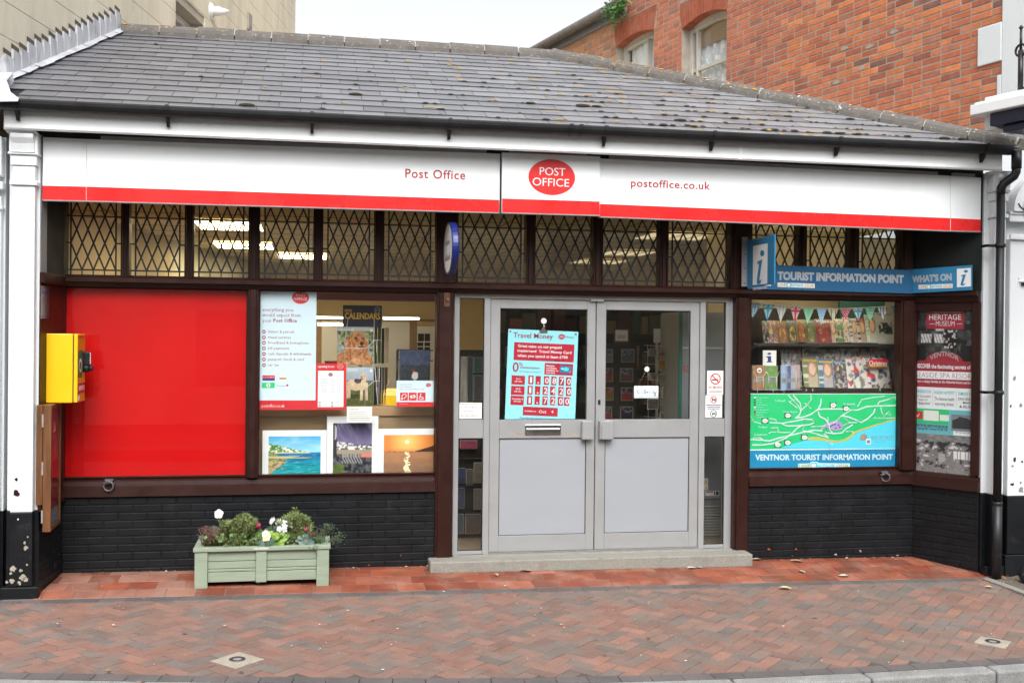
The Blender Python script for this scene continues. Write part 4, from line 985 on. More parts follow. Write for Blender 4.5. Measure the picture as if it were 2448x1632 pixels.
# ================================================================ fascia signs
FP0 = FY(0)
def panel(t, q, name='board', th=.05, m='fascia_white', pl=FP0, w=0):
    b = MB(); P = [pl.uv(*c) for c in q]          # TL TR BR BL
    fr = [pl.P(a, c, w) for a, c in P]; bk = [pl.P(a, c, w-th) for a, c in P]
    b.hexa([bk[3],bk[2],fr[2],fr[3],bk[0],bk[1],fr[1],fr[0]], m); return b.build(name, t, bevel=.002)
def quadf(b, q, m, w, pl=FP0): b.face([pl.P(*pl.uv(*c), w) for c in (q[3],q[2],q[1],q[0])], m)
def sign(label, TL, TR, BR, BL, yl, yr, pl=FP0, w=0, rail=None, name='shop_sign'):
    c = pl.at((TL[0]+BR[0])/2, (TL[1]+BR[1])/2); t = thing(name, label, 'shop sign', c, 'fascia sign panels')
    panel(t, (TL,TR,BR,BL), pl=pl, w=w)
    b = MB(); quadf(b, ((BL[0]+.4,yl),(BR[0]-.4,yr),(BR[0]-.4,BR[1]-.6),(BL[0]+.4,BL[1]-.6)), 'fascia_red', w+.001, pl); b.build('red_band', t)
    b = MB(); q = [pl.uv(*BL), pl.uv(*BR)]; P = [pl.P(q[0][0], q[0][1]-.004, w+.003), pl.P(q[1][0], q[1][1]-.004, w+.003)]; b.bar(P[0]+V((0,.02,0)), P[1]+V((0,.02,0)), .05, .007, 'grey_metal'); b.build('edge_trim', t)
    if rail:
        b = MB(); y0 = TL[1]+(TR[1]-TL[1])*(rail[0]-TL[0])/(TR[0]-TL[0]); y1 = TL[1]+(TR[1]-TL[1])*(rail[1]-TL[0])/(TR[0]-TL[0])
        p, q = FY(-.001).at(rail[0], y0), FY(-.001).at(rail[1], y1); z = V((0,.012,.012)); b.bar(p+z, q+z, .02, .035, 'grey_metal'); b.build('fixing_rail', t)
    return t
sign('plain white end panel with a red foot, far left of the fascia beside the pilaster', (99,315),(198.4,319.5),(198,461.4),(97,459.2), 426.5, 428.8)
t = sign('long white fascia panel with a red foot, lettered Post Office in thin red', (199,319.5),(1148.7,353),(1147,488.5),(198.6,461.4), 428.8, 459.2, rail=(231,1118))
b = MB(); b.text(FP0, 'Post Office', 930.7, 1068.6, 407.8, 19.6, 'text_red', .0015, .014, 4, y1=412.6, spacing=1.12); b.build('lettering', t)
t = sign('white square fascia panel with a red oval badge, standing proud above the doors', (1152,351.3),(1376.8,360.5),(1375.5,495.5),(1151.5,489.2), 457, 464, w=.03, rail=(1170,1347))
b = MB(); b.pell(FP0, 1265.4, 408.5, 53.4, 41, 'logo_red', .0315, n=48); b.build('oval_badge', t)
b = MB(); b.text(FP0, 'POST', 1237.5, 1296.5, 403, 17.4, 'white_vinyl', .033, 0, 4, y1=405.6); b.text(FP0, 'OFFICE', 1221.5, 1305, 427, 17.6, 'white_vinyl', .033, 0, 4, y1=430.6); b.build('lettering', t)
t = sign('long white fascia panel with a red foot, lettered with a web address in thin red', (1377.3,364),(2182.6,403.6),(2182.6,530),(1377,497.5), 468.4, 501, rail=(1400,2155))
b = MB(); b.text(FP0, 'postoffice.co.uk', 1449, 1631, 428.4, 16.6, 'text_red', .0015, .014, 4, y1=435.7, spacing=1.1); b.build('lettering', t)
sign('plain white end panel with a red foot, far right of the fascia by the downpipe', (2183.4,403.8),(2253.7,408),(2252.6,531.8),(2183.2,530), 501, 504.4, rail=(2188,2240))
# ================================================================ tourist information signs
def love(b, pl, x0, x1, y0, y1, h, w):
    """LOVE (badge) ENTNOR.CO.UK"""
    f = lambda k: x0+(x1-x0)*k; g = lambda k: y0+(y1-y0)*k
    b.ppoly(pl, [(f(-.015),y0+h*.3),(f(1.015),y1+h*.3),(f(1.015),y1-h*1.3),(f(-.015),y0-h*1.3)], 'white_vinyl', w-.0004)
    b.text(pl, 'LOVE', f(0), f(.215), g(0), h, 'orange_letter', w, .03, y1=g(.215)); b.text(pl, 'ENTNOR', f(.365), f(.70), g(.365), h, 'aqua_letter', w, .03, y1=g(.7)); b.text(pl, '.CO.UK', f(.715), f(1), g(.715), h, 'orange_letter', w, .03, y1=g(1))
    cx, cy = f(.295), g(.295)-h*.5; s = h*1.0
    hp = [(0,1.25),(-.75,.55),(-.95,-.35),(-.65,-1.0),(0,-.85),(.65,-1.0),(.95,-.35),(.75,.55)]
    b.ppoly(pl, [(cx+a*s*.95, cy+c*s) for a, c in hp], 'aqua_letter', w+.0004); b.ppoly(pl, [(cx+a*s*.6, cy+c*s*.62) for a, c in hp], 'white_vinyl', w+.0008)
def letter_i(b, pl, x0, y0, x1, y1, m, w):
    """slanted serif i inside the px box"""
    f = lambda a, c: (x0+(x1-x0)*a, y0+(y1-y0)*c)
    b.ppoly(pl, [f(.38+.155*1.0*math.cos(t*math.pi/9)+.27, .135+.085*math.sin(t*math.pi/9)) for t in range(18)], m, w)
    b.ppoly(pl, [f(*q) for q in ((.30,.36),(.66,.30),(.46,.80),(.44,.86),(.52,.87),(.63,.82),(.52,.95),(.34,.98),(.24,.93),(.26,.82),(.42,.42),(.30,.44))][::-1], m, w)
tp = FY(.47)
t = thing('information_sign', 'wide blue board lettered Tourist Information Point under the leaded panes', 'sign', tp.at(1900,640), 'blue tourist information signs')
panel(t, ((1717,606.5),(2094.5,620.2),(2094.5,674.3),(1717,663.5)), pl=tp, th=.008, m='sign_blue')
b = MB(); b.text(tp, 'TOURIST INFORMATION POINT', 1785.5, 2075.8, 641.5, 16.8, 'sign_grey_letter', .0012, .055, 3, y1=649.6); love(b, tp, 1787, 1870, 657, 659.6, 6.4, .0016); b.ppoly(tp, [(1733,640),(1771,641.4),(1771,656.4),(1733,655)], 'white_vinyl', .001); b.build('lettering', t)
b = MB()
for (x_, y_) in ((1842,615.5),(1958,620),(1842,664.5),(1958,668),(2090,624),(2090,670)): b.tube([tp.at(x_,y_), tp.at(x_,y_)+V((0,-.003,0))], .005, 'rubber', 8)
b.build('screw', t)
t = thing('information_sign', "blue board lettered What's On with a white i panel, on the angled right return", 'sign', RS.at(2170,640), 'blue tourist information signs')
panel(t, ((2098.5,620.2),(2243.5,610),(2243.5,667),(2098.5,674.6)), pl=RS, w=.095, th=.008, m='sign_blue_pale')
b = MB(); b.text(RS, "WHAT'S ON", 2106, 2197, 649.5, 14, 'sign_grey_letter', .0965, .055, 3, y1=643.9); love(b, RS, 2122, 2198, 663, 660.2, 6, .0970); b.build('lettering', t)
b = MB(); b.ppoly(RS, [(2208.8,618.6),(2241,616.4),(2241,658.6),(2208.8,660.6)], 'white_vinyl', .0965); letter_i(b, RS, 2210, 619, 2240, 658, 'sign_blue_pale', .0975); b.build('i_panel', t)
# flag sign at right angles to the wall
fxp = tp.at(1714,600); flp = Plane((fxp.x, .46, 0), (0,-1,0), (0,0,1))
t = thing('information_sign', 'blue flag sign with a large white i panel, sticking out at right angles', 'sign', flp.at(1745,600), 'blue tourist information signs')
b = MB(); b.pbox(tp, 1702, 545, 1715.5, 658, .006, 'grey_metal', .02)
for y_ in (553,585,617,650): b.tube([tp.at(1708.5,y_)+V((0,-.02,0)), tp.at(1708.5,y_)+V((0,-.024,0))], .006, 'chrome', 10)
b.build('mounting_plate', t)
u0, v0, u1, v1 = flp.rect(1716, 545, 1778.5, 656)
b = MB(); b.box(u0, u1, 0, .012, v0, v1, 'sign_blue_pale', None, flp); b.build('flag', t, bevel=.002)
b = MB(); a0, c0, a1, c1 = flp.rect(1729.5, 562, 1763, 653); b.face([flp.P(a0,c0,.001),flp.P(a1,c0,.001),flp.P(a1,c1,.001),flp.P(a0,c1,.001)], 'white_vinyl')
letter_i(b, flp, 1731, 570, 1762, 655, 'sign_blue_pale', .002); b.build('i_panel', t)
b = MB(); b.text(flp, 'TOURIST INFORMATION POINT', 1729.5, 1763, 666, 4, 'white_vinyl', .001, .03, 1); 
def fl2(z0, h):
    b2 = MB(); return b2
w_ = (a1-a0); L0 = flp
vs, fs = text2d('TOURIST INFORMATION POINT', .03, 1); b = MB(); sx = w_/max(v[0] for v in vs)
b.mesh([flp.P(a0+v[0]*sx, c0-.045+v[1]*sx*1.5, .001) for v in vs], fs, 'white_vinyl')
for (s_, m_, k0, k1) in (('LOVE','orange_letter',.10,.27),('ENTNOR','aqua_letter',.40,.64),('.CO.UK','orange_letter',.65,.86)):
    vs, fs = text2d(s_, .03, 1); q = max(v[0] for v in vs); b.mesh([flp.P(a0+w_*(k0+(k1-k0)*v[0]/q), c1+.05+v[1]*w_*(k1-k0)/q, .001) for v in vs], fs, m_)
b.disc(flp.P(a0+w_*.335, c1+.06, .001), flp.u, flp.v, .018, 'aqua_letter', 16); b.build('lettering', t)
# ================================================================ blue oval projecting sign
ov = thing('oval_sign', 'blue rimmed oval projecting sign seen nearly edge on, between the leaded panes', 'sign', (-1.40,.17,2.82))
cz = FY(.17).at(1035,571).z; cx0 = FY(.17).at(1036,571).x
b = MB(); n = 48; prof = [(-.027,.93),(-.03,1.0),(-.02,1.03),(.02,1.03),(.03,1.0),(.027,.93)]; RY_, RZ_ = .29, .215
pt = lambda x, k, i: V((cx0+x, .17+RY_*k*math.cos(2*math.pi*i/n), cz+RZ_*k*math.sin(2*math.pi*i/n)))
for A, B in zip(prof, prof[1:]):
    for i in range(n): b.face([pt(*A,i), pt(*B,i), pt(*B,i+1), pt(*A,i+1)], 'oval_blue', None, True)
b.build('rim', ov)
b = MB(); b.face([pt(-.026,.935,i) for i in range(n)][::-1], 'white_vinyl'); b.face([pt(.026,.935,i) for i in range(n)], 'white_vinyl'); b.build('face', ov)
op = Plane((cx0-.0275, .17, cz), (0,-1,0), (0,0,1)); b = MB()
for (s_, z_, h_, wd, m_) in (('The Lottery',.02,.05,.36,'ink_blue'),('NATIONAL',-.06,.035,.26,'ink_grey'),('PLAY HERE',-.12,.035,.22,'ink_crimson')):
    if s_ != 'PLAY HERE': continue
rs = random.Random(8)
for i in range(16): b.box(-.16+rs.uniform(0,.3), -.13+rs.uniform(0,.3), 0, .001, -.11+.008*i, -.106+.008*i, rs.choice(['ink_blue','ink_grey','bare_wood']), None, op) if False else None
for i in range(8):
    a = -.17+i*.042; h = .03+.03*rs.random(); b.box(a, a+.028, -.0005, .0005, -.10, -.10+h, 'ink_grey', None, op)
for i in range(5):
    a = -.12+i*.05; b.box(a, a+.034, -.0005, .0005, .03, .03+.02+.03*rs.random(), 'aqua_letter' if i == 2 else 'ink_grey', None, op)
b.build('emblem', ov)
b = MB(); b.box(cx0-.02, cx0+.02, .30, .52, cz-.03, cz+.03, 'iron_black'); b.build('arm', ov)
# ================================================================ things on the left return
pn = thing('notice_plate', 'small white notice plate screwed to the left return above the yellow cabinet', 'notice', ls.at(102,695))
b = MB(); b.pbox(ls, 92, 657, 112.5, 732, .006, 'poster_white', .004); b.build('plate', pn, bevel=.002)
b = MB()
u0, v0, u1, v1 = ls.rect(92,657,112.5,732); du, dv = u1-u0, v1-v0
def lsbar(b, a0, c0, a1, c1, m, w=.0052): b.face([ls.P(u0+du*a0, v0+dv*c0, w), ls.P(u0+du*a1, v0+dv*c0, w), ls.P(u0+du*a1, v0+dv*c1, w), ls.P(u0+du*a0, v0+dv*c1, w)], m)
lsbar(b, .05,.93,.95,.945,'ink_blue'); lsbar(b, .05,.06,.95,.075,'ink_blue'); lsbar(b, .12,.76,.2,.88,'ink_blue')
vs, fs = text2d('DEFIBRILLATOR', .02, 1); q = max(v[0] for v in vs); b.mesh([ls.P(u0+du*(.28+.66*v[0]/q), v0+dv*(.77+.085*v[1]), .0052) for v in vs], fs, 'ink_blue')
for i, s_ in enumerate(('In an emergency','call 999 and ask','for the ambulance','service who will','give you the code','to open it')):
    vs, fs = text2d(s_, .01, 1); q = max(v[0] for v in vs); b.mesh([ls.P(u0+du*(.22+.62*v[0]/q), v0+dv*(.60-.075*i+.045*v[1]), .0052) for v in vs], fs, 'ink_grey')
b.build('lettering', pn)
# yellow defibrillator cabinet
yp = FY(.14); yx0, _, yx1, _ = yp.rect(94, 766, 178, 925); zz1 = yp.at(135,766).z; zz0 = yp.at(135,925).z; yd = yp.at(168,845).x
dc = thing('defibrillator_cabinet', 'bright yellow metal defibrillator cabinet with a black keypad lock', 'cabinet', ((yx0+yx1)/2,.25,zz0))
b = MB(); b.box(yx0, yd-.004, .14, .43, zz0, zz1, 'yellow_cabinet'); b.build('case', dc, bevel=.006, seg=2)
b = MB(); b.box(yd+.004, yx1, .139, .431, zz0+.003, zz1-.003, 'yellow_cabinet'); dr = b.build('door', dc, bevel=.005, seg=2)
b = MB(); b.box(yd-.005, yd+.005, .15, .42, zz0+.01, zz1-.01, 'rubber'); b.build('seal', dc)
dpn = Plane((yx1+.0012, 0, 0), (0,1,0), (0,0,1)); b = MB(); H_ = zz1-zz0
b.box(.15,.42,0,.0005,zz0+.01,zz1-.01,'orange_front',None,dpn)
b.box(.15,.32,-.001,0,zz0+.36*H_,zz0+.76*H_,'green_label',None,dpn); b.disc(dpn.P(.235,zz0+.54*H_,.0015), dpn.u, dpn.v, .055, 'poster_white', 20); b.disc(dpn.P(.235,zz0+.53*H_,.002), dpn.u, dpn.v, .035, 'green_label', 16)
b.box(.15,.42,-.001,0,zz0+.14*H_,zz0+.27*H_,'crimson_card',None,dpn); b.box(.15,.42,-.0012,0,zz0+.265*H_,zz0+.275*H_,'oval_blue',None,dpn); b.box(.15,.42,-.0012,0,zz0+.135*H_,zz0+.145*H_,'oval_blue',None,dpn)
for k in range(5): b.box(.19+.045*k,.21+.045*k,-.0016,-.0012,zz0+.17*H_,zz0+.24*H_,'poster_white',None,dpn)
vs, fs = text2d('AED', .03, 2); b.mesh([dpn.P(.17+.035*v[0], zz0+.19*H_+.04*v[1], .0022) for v in vs], fs, 'poster_white')
vs, fs = text2d('DEFIBRILLATOR', .02, 1); q = max(v[0] for v in vs); b.mesh([dpn.P(.16+.25*v[0]/q, zz0+.935*H_+.03*v[1], .0022) for v in vs], fs, 'print_red')
b.box(.16,.22,-.0014,0,zz0+.03*H_,zz0+.10*H_,'poster_white',None,dpn); b.build('label', dr)
b = MB(); b.box(yx1, yx1+.05, .33, .40, zz0+.53*H_, zz0+.74*H_, 'lock_black'); kp = b.build('keypad_lock', dr, bevel=.012, seg=3)
b = MB()
for k in range(7): b.tube([(yx1+.05,.345,zz0+(.56+.025*k)*H_),(yx1+.062,.345,zz0+(.56+.025*k)*H_)], .006, 'chrome', 8)
b.build('button', kp); b = MB(); b.tube([(yx1,.365,zz0+.49*H_),(yx1+.045,.365,zz0+.49*H_)], .034, 'lock_black', 16); b.tube([(yx1+.045,.365,zz0+.49*H_),(yx1+.075,.365,zz0+.49*H_)], .022, 'lock_black', 14); b.build('knob', kp)
# varnished notice case under it
wp_ = FY(-.03); nx0, nx1 = wp_.at(83,1000).x, wp_.at(118,1000).x; nz1, nz0 = wp_.at(100,930).z, wp_.at(100,1222).z; nzb = wp_.at(100,1160).z; ns = wp_.at(98,1000).x
nb = thing('notice_case', 'varnished wooden notice case with a red poster behind glass, under the yellow cabinet', 'noticeboard', ((nx0+nx1)/2,.3,nz0))
sk = -.02
b = MB(); b.hexa([(nx0,-.03,nzb),(ns,-.03,nzb),(ns+sk,.50,nzb),(nx0+sk,.50,nzb),(nx0,-.03,nz1),(ns,-.03,nz1),(ns+sk,.50,nz1),(nx0+sk,.50,nz1)], 'varnished_wood'); b.build('back_box', nb, bevel=.004)
dpl = Plane((nx1,-.03,0), (sk,.44,0), (0,0,1))
if dpl.n.x < 0: dpl = Plane((nx1,-.03,0), (-sk,-.44,0), (0,0,1))
sg = 1 if dpl.u.y > 0 else -1; th_ = nx1-ns-.003; fw = .038
def dbox(b, a0, a1, z0, z1, w0, w1, m):
    a0, a1 = sg*a0, sg*a1; b.box(min(a0,a1), max(a0,a1), -w1, -w0, z0, z1, m, None, dpl)
b = MB(); dbox(b,0,fw,nz0,nz1,-th_,0,'varnished_wood'); dbox(b,.44-fw,.44,nz0,nz1,-th_,0,'varnished_wood'); dbox(b,fw,.44-fw,nz0,nz0+fw,-th_,0,'varnished_wood'); dbox(b,fw,.44-fw,nz1-fw,nz1,-th_,0,'varnished_wood'); df = b.build('door', nb, bevel=.004)
b = MB(); dbox(b,fw,.44-fw,nz0+fw,nz1-fw,-.010,-.007,'glass'); b.build('pane', df)
b = MB(); dbox(b,fw-.01,.44-fw+.01,nz0+fw-.01,nz1-fw+.01,-.03,-.022,'poster_white'); b.build('backing', nb)
def pf(u, v):
    if v < .12: return (.45,.5,.6)
    if v > .78: return (.30,.10,.16)
    q = .5+.22*math.sin(u*3.1); 
    if .55 < v < .78: return (.42,.20,.24) if fbm(u*4,v*9,4) > .52 else (.30,.05,.09)
    return (.42,.02,.05)
b = MB(); pq = Plane(dpl.P(0,0,-.016), dpl.u, dpl.v); a, c = sorted((sg*fw, sg*(.44-fw))); b.picture(pq,0,0,0,0,12,36,pf,'print',0,(a,nz0+fw,c,nz1-fw))
k = sg*.2; m_ = (a+c)/2
b.face([pq.P(m_-.10,nz0+.98*(nz1-nz0)-.22,.001),pq.P(m_+.10,nz0+.98*(nz1-nz0)-.22,.001),pq.P(m_,nz0+.98*(nz1-nz0)-.08,.001)],'print_red')
b.face([pq.P(m_-.06,nz0+.98*(nz1-nz0)-.205,.002),pq.P(m_+.06,nz0+.98*(nz1-nz0)-.205,.002),pq.P(m_,nz0+.98*(nz1-nz0)-.115,.002)],'poster_white')
b.build('poster', nb)
b = MB()
for z_ in (nz0+.12, (nz0+nz1)/2, nz1-.12): b.box(ns-.006, ns+.006, -.0345, -.0305, z_-.05, z_+.05, 'grey_metal')
b.build('hinge', nb)
# ================================================================ tie rings on the sills
def ring(cx, cy, ang, label):
    p = FY(.515).at(cx, cy); t = thing('tie_ring', label, 'ring', p, 'iron rings fixed to the window sills')
    b = MB(); b.box(p.x-.035,p.x+.035,.505,.553,p.z+.03,p.z+.04,'iron'); b.box(p.x-.03,p.x-.018,.50,.515,p.z+.005,p.z+.04,'iron'); b.box(p.x+.018,p.x+.03,.50,.515,p.z+.005,p.z+.04,'iron'); b.build('staple', t, bevel=.003)
    b = MB(); R = .038; b.tube([(p.x+R*math.cos(a)*math.cos(ang), .50-R*math.cos(a)*math.sin(ang)-.004, p.z-.012+R*math.sin(a)) for a in [i*2*math.pi/24 for i in range(25)]], .0065, 'iron', 8, caps=False); b.build('ring', t)
    b = MB(); b.tube([(p.x-.05,.503,p.z+.012),(p.x+.05,.503,p.z+.012)], .005, 'iron', 8); b.build('pin', t)
ring(250, 1112, .1, 'iron tie ring on the brown sill under the red window')
ring(2032, 1092, .7, 'iron tie ring on the brown sill under the map window')
# ================================================================ red panel behind the left window
t = thing('window_panel', 'plain bright red board filling the whole left window', 'board', FY(.63).at(357,884))
b = MB(); b.pbox(FY(.625), 140, 655, 575, 1112, .01, 'red_board'); b.build('board', t)
# ================================================================ heritage poster in the angled return
hq = [(2102,704),(2230,704),(2228,1117),(2098,1098)]
hp = thing('heritage_poster', 'tall maroon and black and white museum poster in the angled right return', 'poster', RS.at(2165,905))
R2 = Plane(RS.P(0,0,-.03), RS.u, RS.v)
uL = R2.uv(2101,900)[0]; uR = R2.uv(2231,900)[0]; vT = R2.uv(2170,700)[1]; vB = R2.uv(2165,1108)[1]; HW, HH = uR-uL, vT-vB
def hb(b, a0, c0, a1, c1, m, w=.001): b.face([R2.P(uL+HW*a0, vT-HH*c1, w), R2.P(uL+HW*a1, vT-HH*c1, w), R2.P(uL+HW*a1, vT-HH*c0, w), R2.P(uL+HW*a0, vT-HH*c0, w)], m)
def ht(b, s, a0, a1, c, h, m, bold=0, w=.002, shear=0, arc=0):
    vs, fs = text2d(s, bold, 2, 1, shear)
    mn = min(v[0] for v in vs); mx = max(v[0] for v in vs); P = []
    for v in vs:
        k = (v[0]-mn)/(mx-mn); P.append(R2.P(uL+HW*(a0+(a1-a0)*k), vT-HH*(c-h*v[1]/CAPH - arc*(1-(2*k-1)**2)), w))
    b.mesh(P, fs, m)
b = MB(); b.face([R2.P(uL,vB,0),R2.P(uR,vB,0),R2.P(uR,vT,0),R2.P(uL,vT,0)], 'poster_white'); b.build('sheet', hp)
def street(u, v):                               # grainy old street photograph
    g = .30*fbm(u*9, v*8, 2)+.12
    if v > .55 and (u < .30+.15*(1-v) or u > .66-.05*v):
        g = .12+.20*fbm(u*14,v*14,4); g = .34 if (int(u*22)%4 == 0 and int(v*18)%3 == 0) else g
    elif v > .55: g = .62-.1*fbm(u*5,v*5,9)
    if .34 < v < .50 and (.10 < u < .30 or .34 < u < .50): g = .6 if (u*3+v) % .16 < .10 else .4
    if .26 < v < .60 and .50 < u < .74: g = .55 if fbm(u*30,v*22,7) > .58 else .10
    if v < .30 and (u < .2 or u > .80): g = .05+.1*fbm(u*20,v*20,1)
    if v < .4 and .74 < u < .92 and fbm(u*16,v*16,3) < .48: g = .04
    g = .26+(g-.26)*1.6; g = max(.01, min(.7, 1.1*max(.01,g)**1.4* g*(.6+.8*fbm(u*30,v*30,6)))); return (g*1.02, g*.98, g*.97)
def beach(u, v):
    g = .24+.1*fbm(u*5, v*5, 3)
    if v > .62: g = .14+.28*fbm(u*16, v*20, 5)
    if .30 < v < .85:
        q = fbm(u*13, v*15, 8); g = .68 if q > .64 else .05 if q < .36 else g
    if .50 < v < .66 and .70 < u < 1: g = .78 if (u*22) % 1 > .2 else .2
    if .43 < v < .60 and .44 < u < .56: g = .45
    if v < .28: g = .26+.12*fbm(u*7,v*5,2); g = .06 if fbm(u*26, v*16, 11) > .70 else g
    g = 1.1*g**1.35; return (g*1.02, g*.97, g*1.0)
def rel(a0, c0, a1, c1): return (uL+HW*a0, vT-HH*c1, uL+HW*a1, vT-HH*c0)
b = MB(); b.picture(R2,0,0,0,0,80,92,street,'print',.0008,rel(0,0,1,.325)); b.picture(R2,0,0,0,0,80,76,beach,'print',.0008,rel(0,.725,1,1)); b.build('photograph', hp)
b = MB(); hb(b,.20,0,.86,.135,'ink_crimson',.0018); hb(b,0,.315,1,.465,'ink_crimson',.0012); hb(b,0,.375,1,.418,'poster_white',.0018)
n = 18; b.face([R2.P(uL+HW*(.52+.33*math.cos(math.pi*i/n)), vT-HH*(.318-.055*math.sin(math.pi*i/n)), .0016) for i in range(n+1)], 'ink_crimson')
hb(b,0,.588,1,.73,'aqua_letter',.0012); hb(b,0,.588,.62,.672,'lime' if 'lime' in M else 'map_green',.0016); hb(b,0,.606,.15,.65,'print_red',.002); hb(b,.17,.598,.44,.655,'paper',.002); hb(b,.46,.618,.62,.652,'paper',.002)
hb(b,.66,.612,1,.704,'ink_grey',.0016); b.face([R2.P(uL+HW*a,vT-HH*c,.002) for a,c in ((.68,.69),(.68,.645),(.78,.632),(.80,.622),(.95,.632),(1,.64),(1,.69))],'ink'); hb(b,.70,.705,1,.728,'poster_white',.0018)
for k in range(2): hb(b,.33+.41*k,.475,.333+.41*k,.57,'ink_grey',.0014)
b.build('colour_block', hp)
b = MB()
ht(b,'VENTNOR',.27,.80,.045,.028,'shelf_grey',.02); ht(b,'HERITAGE',.25,.81,.084,.030,'poster_white',.0); ht(b,'MUSEUM',.37,.70,.119,.028,'poster_white',-.01)
for s_ in (.26,.74): hb(b,s_,.106,s_+.09,.108,'poster_white',.002)
ht(b,'VENTNOR',.27,.78,.316,.026,'shelf_grey',.02,arc=.028)
ht(b,'DISCOVER',.02,.285,.358,.024,'poster_white',.03); ht(b,'the fascinating secrets of',.30,.985,.358,.022,'poster_white',.02); ht(b,'SEASIDE SPA RESOR',.02,.995,.411,.029,'ink_crimson',-.015)
ht(b,'From a sleepy hamlet to the Victorian boom and be',.02,.99,.440,.015,'poster_white',.01,shear=.25)
for (s_, a0, a1, c, h, m_) in (('EAM SENSATION',.01,.29,.500,.018,'aqua_letter'),('HOLIDAY HOTSPOT',.36,.71,.502,.018,'aqua_letter'),('FAMOUS VI',.78,.99,.504,.018,'aqua_letter'),('HE GOLDEN',.02,.29,.525,.012,'ink_grey'),('AGE OF',.07,.24,.545,.011,'ink_grey'),('W RAILWAY',.01,.29,.566,.013,'ink'),('The famous health',.36,.71,.537,.018,'ink_grey'),('improving climate',.37,.70,.565,.017,'ink_grey'),('DICKE',.78,.99,.530,.013,'ink'),('MAR',.86,.99,.550,.012,'ink'),('& ELG',.80,.99,.572,.013,'ink')): ht(b,s_,a0,a1,c,h,m_,.01)
ht(b,'VENTNOR HERITAGE MUSEUM',.02,.60,.692,.014,'ink',.03); ht(b,'11 Spring Hill, Ventnor PO38 1PE',.02,.60,.708,.013,'ink',.02); ht(b,'OFF THE HIGH STRE',.73,.99,.715,.007,'ink',.02); ht(b,'V',.02,.10,.64,.022,'poster_white',.0,.003)
ht(b,'ventnorheritage.org.uk',.08,.985,.958,.020,'poster_white',0); b.build('lettering', hp)
b = MB(); g = 1; b.box(uL-.05,uR+.05,-.018,-.014,vB-.05,vT+.05,'glass',None,R2); b.build('glazing', hp)
# ================================================================ posters on the glass, window displays
def zc(x0, y0, s): return lambda x, y: ((x0+x/s)/KX, (y0+y/s)/KX)
class Zm:                                      # measured close-up: converts its coordinates to pixels
    def __init__(s, x0, y0, k, pl): s.f = zc(x0, y0, k); s.k = k; s.pl = pl
    def rect(s, b, x0, y0, x1, y1, m, w=0, col=None): a, c = s.f(x0, y0), s.f(x1, y1); b.prect(s.pl, a[0], a[1], c[0], c[1], m, w, col)
    def box(s, b, x0, y0, x1, y1, t, m, w=0): a, c = s.f(x0, y0), s.f(x1, y1); b.pbox(s.pl, a[0], a[1], c[0], c[1], t, m, w)
    def text(s, b, t, x0, x1, y, h, m, w=.001, bold=0, y1=None, res=1, shear=0): a = s.f(x0, y); c = s.f(x1, y if y1 is None else y1); b.text(s.pl, t, a[0], c[0], a[1], h/s.k/KX, m, w, bold, res, 0, 1, shear, None if y1 is None else c[1])
    def ell(s, b, x, y, rx, ry, m, w=0): a = s.f(x, y); b.pell(s.pl, a[0], a[1], rx/s.k/KX, ry/s.k/KX, m, w)
    def poly(s, b, pts, m, w=0): b.ppoly(s.pl, [s.f(*p) for p in pts], m, w)
    def line(s, b, pts, wd, m, w=0): b.pline(s.pl, [s.f(*p) for p in pts], wd, m, w)
    def pic(s, b, x0, y0, x1, y1, nx, ny, fn, m='print', w=.001): a, c = s.f(x0, y0), s.f(x1, y1); b.picture(s.pl, a[0], a[1], c[0], c[1], nx, ny, fn, m, w)
    def at(s, x, y): return s.pl.at(*s.f(x, y))
# ---- services poster
zs = Zm(580, 660, 2.958, FY(.612)); t = thing('services_poster', 'tall pale blue poster listing services with a red foot, left half of the middle window', 'poster', zs.at(310,520))
b = MB(); zs.box(b, 106,98,519,944,.003,'poster_blue_white'); b.build('sheet', t)
b = MB(); zs.rect(b,106,877,519,944,'print_red',.001); b.build('red_foot', t)
b = MB(); zs.ell(b,410,151,61,45,'print_red',.001); b.build('oval_badge', t)
b = MB(); zs.text(b,'POST',378,444,145,19,'white_vinyl',.002); zs.text(b,'OFFICE',360,456,171,19,'white_vinyl',.002)
for s_, x1, y_ in (('everything you',356,249),('would expect from',410,287),('your',204,326)): zs.text(b, s_, 140, x1, y_, 25, 'ink_crimson', .001)
zs.text(b,'Post Office',217,385,326,25,'ink_crimson',.001,.022)
for s_, x1, y_ in (('letters & parcels',366,402),('travel services',342,442),('broadband & homephone',468,480),('bill payments',330,519),('cash deposits & withdrawals',486,558),('passport check & send',434,597),('car tax',257,636)): zs.text(b, s_, 180, x1, y_, 21, 'ink_crimson', .001)
zs.text(b,'postoffice.co.uk',135,297,926,22,'white_vinyl',.002); zs.text(b,'MoneyGram',245,308,778,9,'ink',.001); b.build('lettering', t)
b = MB()
for y_ in (393,433,471,510,550,588,628):
    zs.ell(b,151,y_,13,13,'ink_crimson',.001); zs.rect(b,144,y_-4,158,y_+4,'poster_white',.002)
zs.rect(b,140,700,228,722,'print_red',.001); zs.rect(b,140,722,228,738,'ink_blue',.001); zs.text(b,'LOTTERY',148,222,718,9,'white_vinyl',.002); zs.rect(b,137,752,227,790,'map_green',.001); zs.ell(b,182,770,15,15,'white_vinyl',.002); zs.rect(b,178,760,186,780,'map_green',.003); zs.rect(b,260,716,310,729,'orange_letter',.001); zs.text(b,'Royal Mail',262,308,727,8,'print_red',.002); zs.ell(b,316,771,8,8,'print_red',.001)
b.build('icon', t)
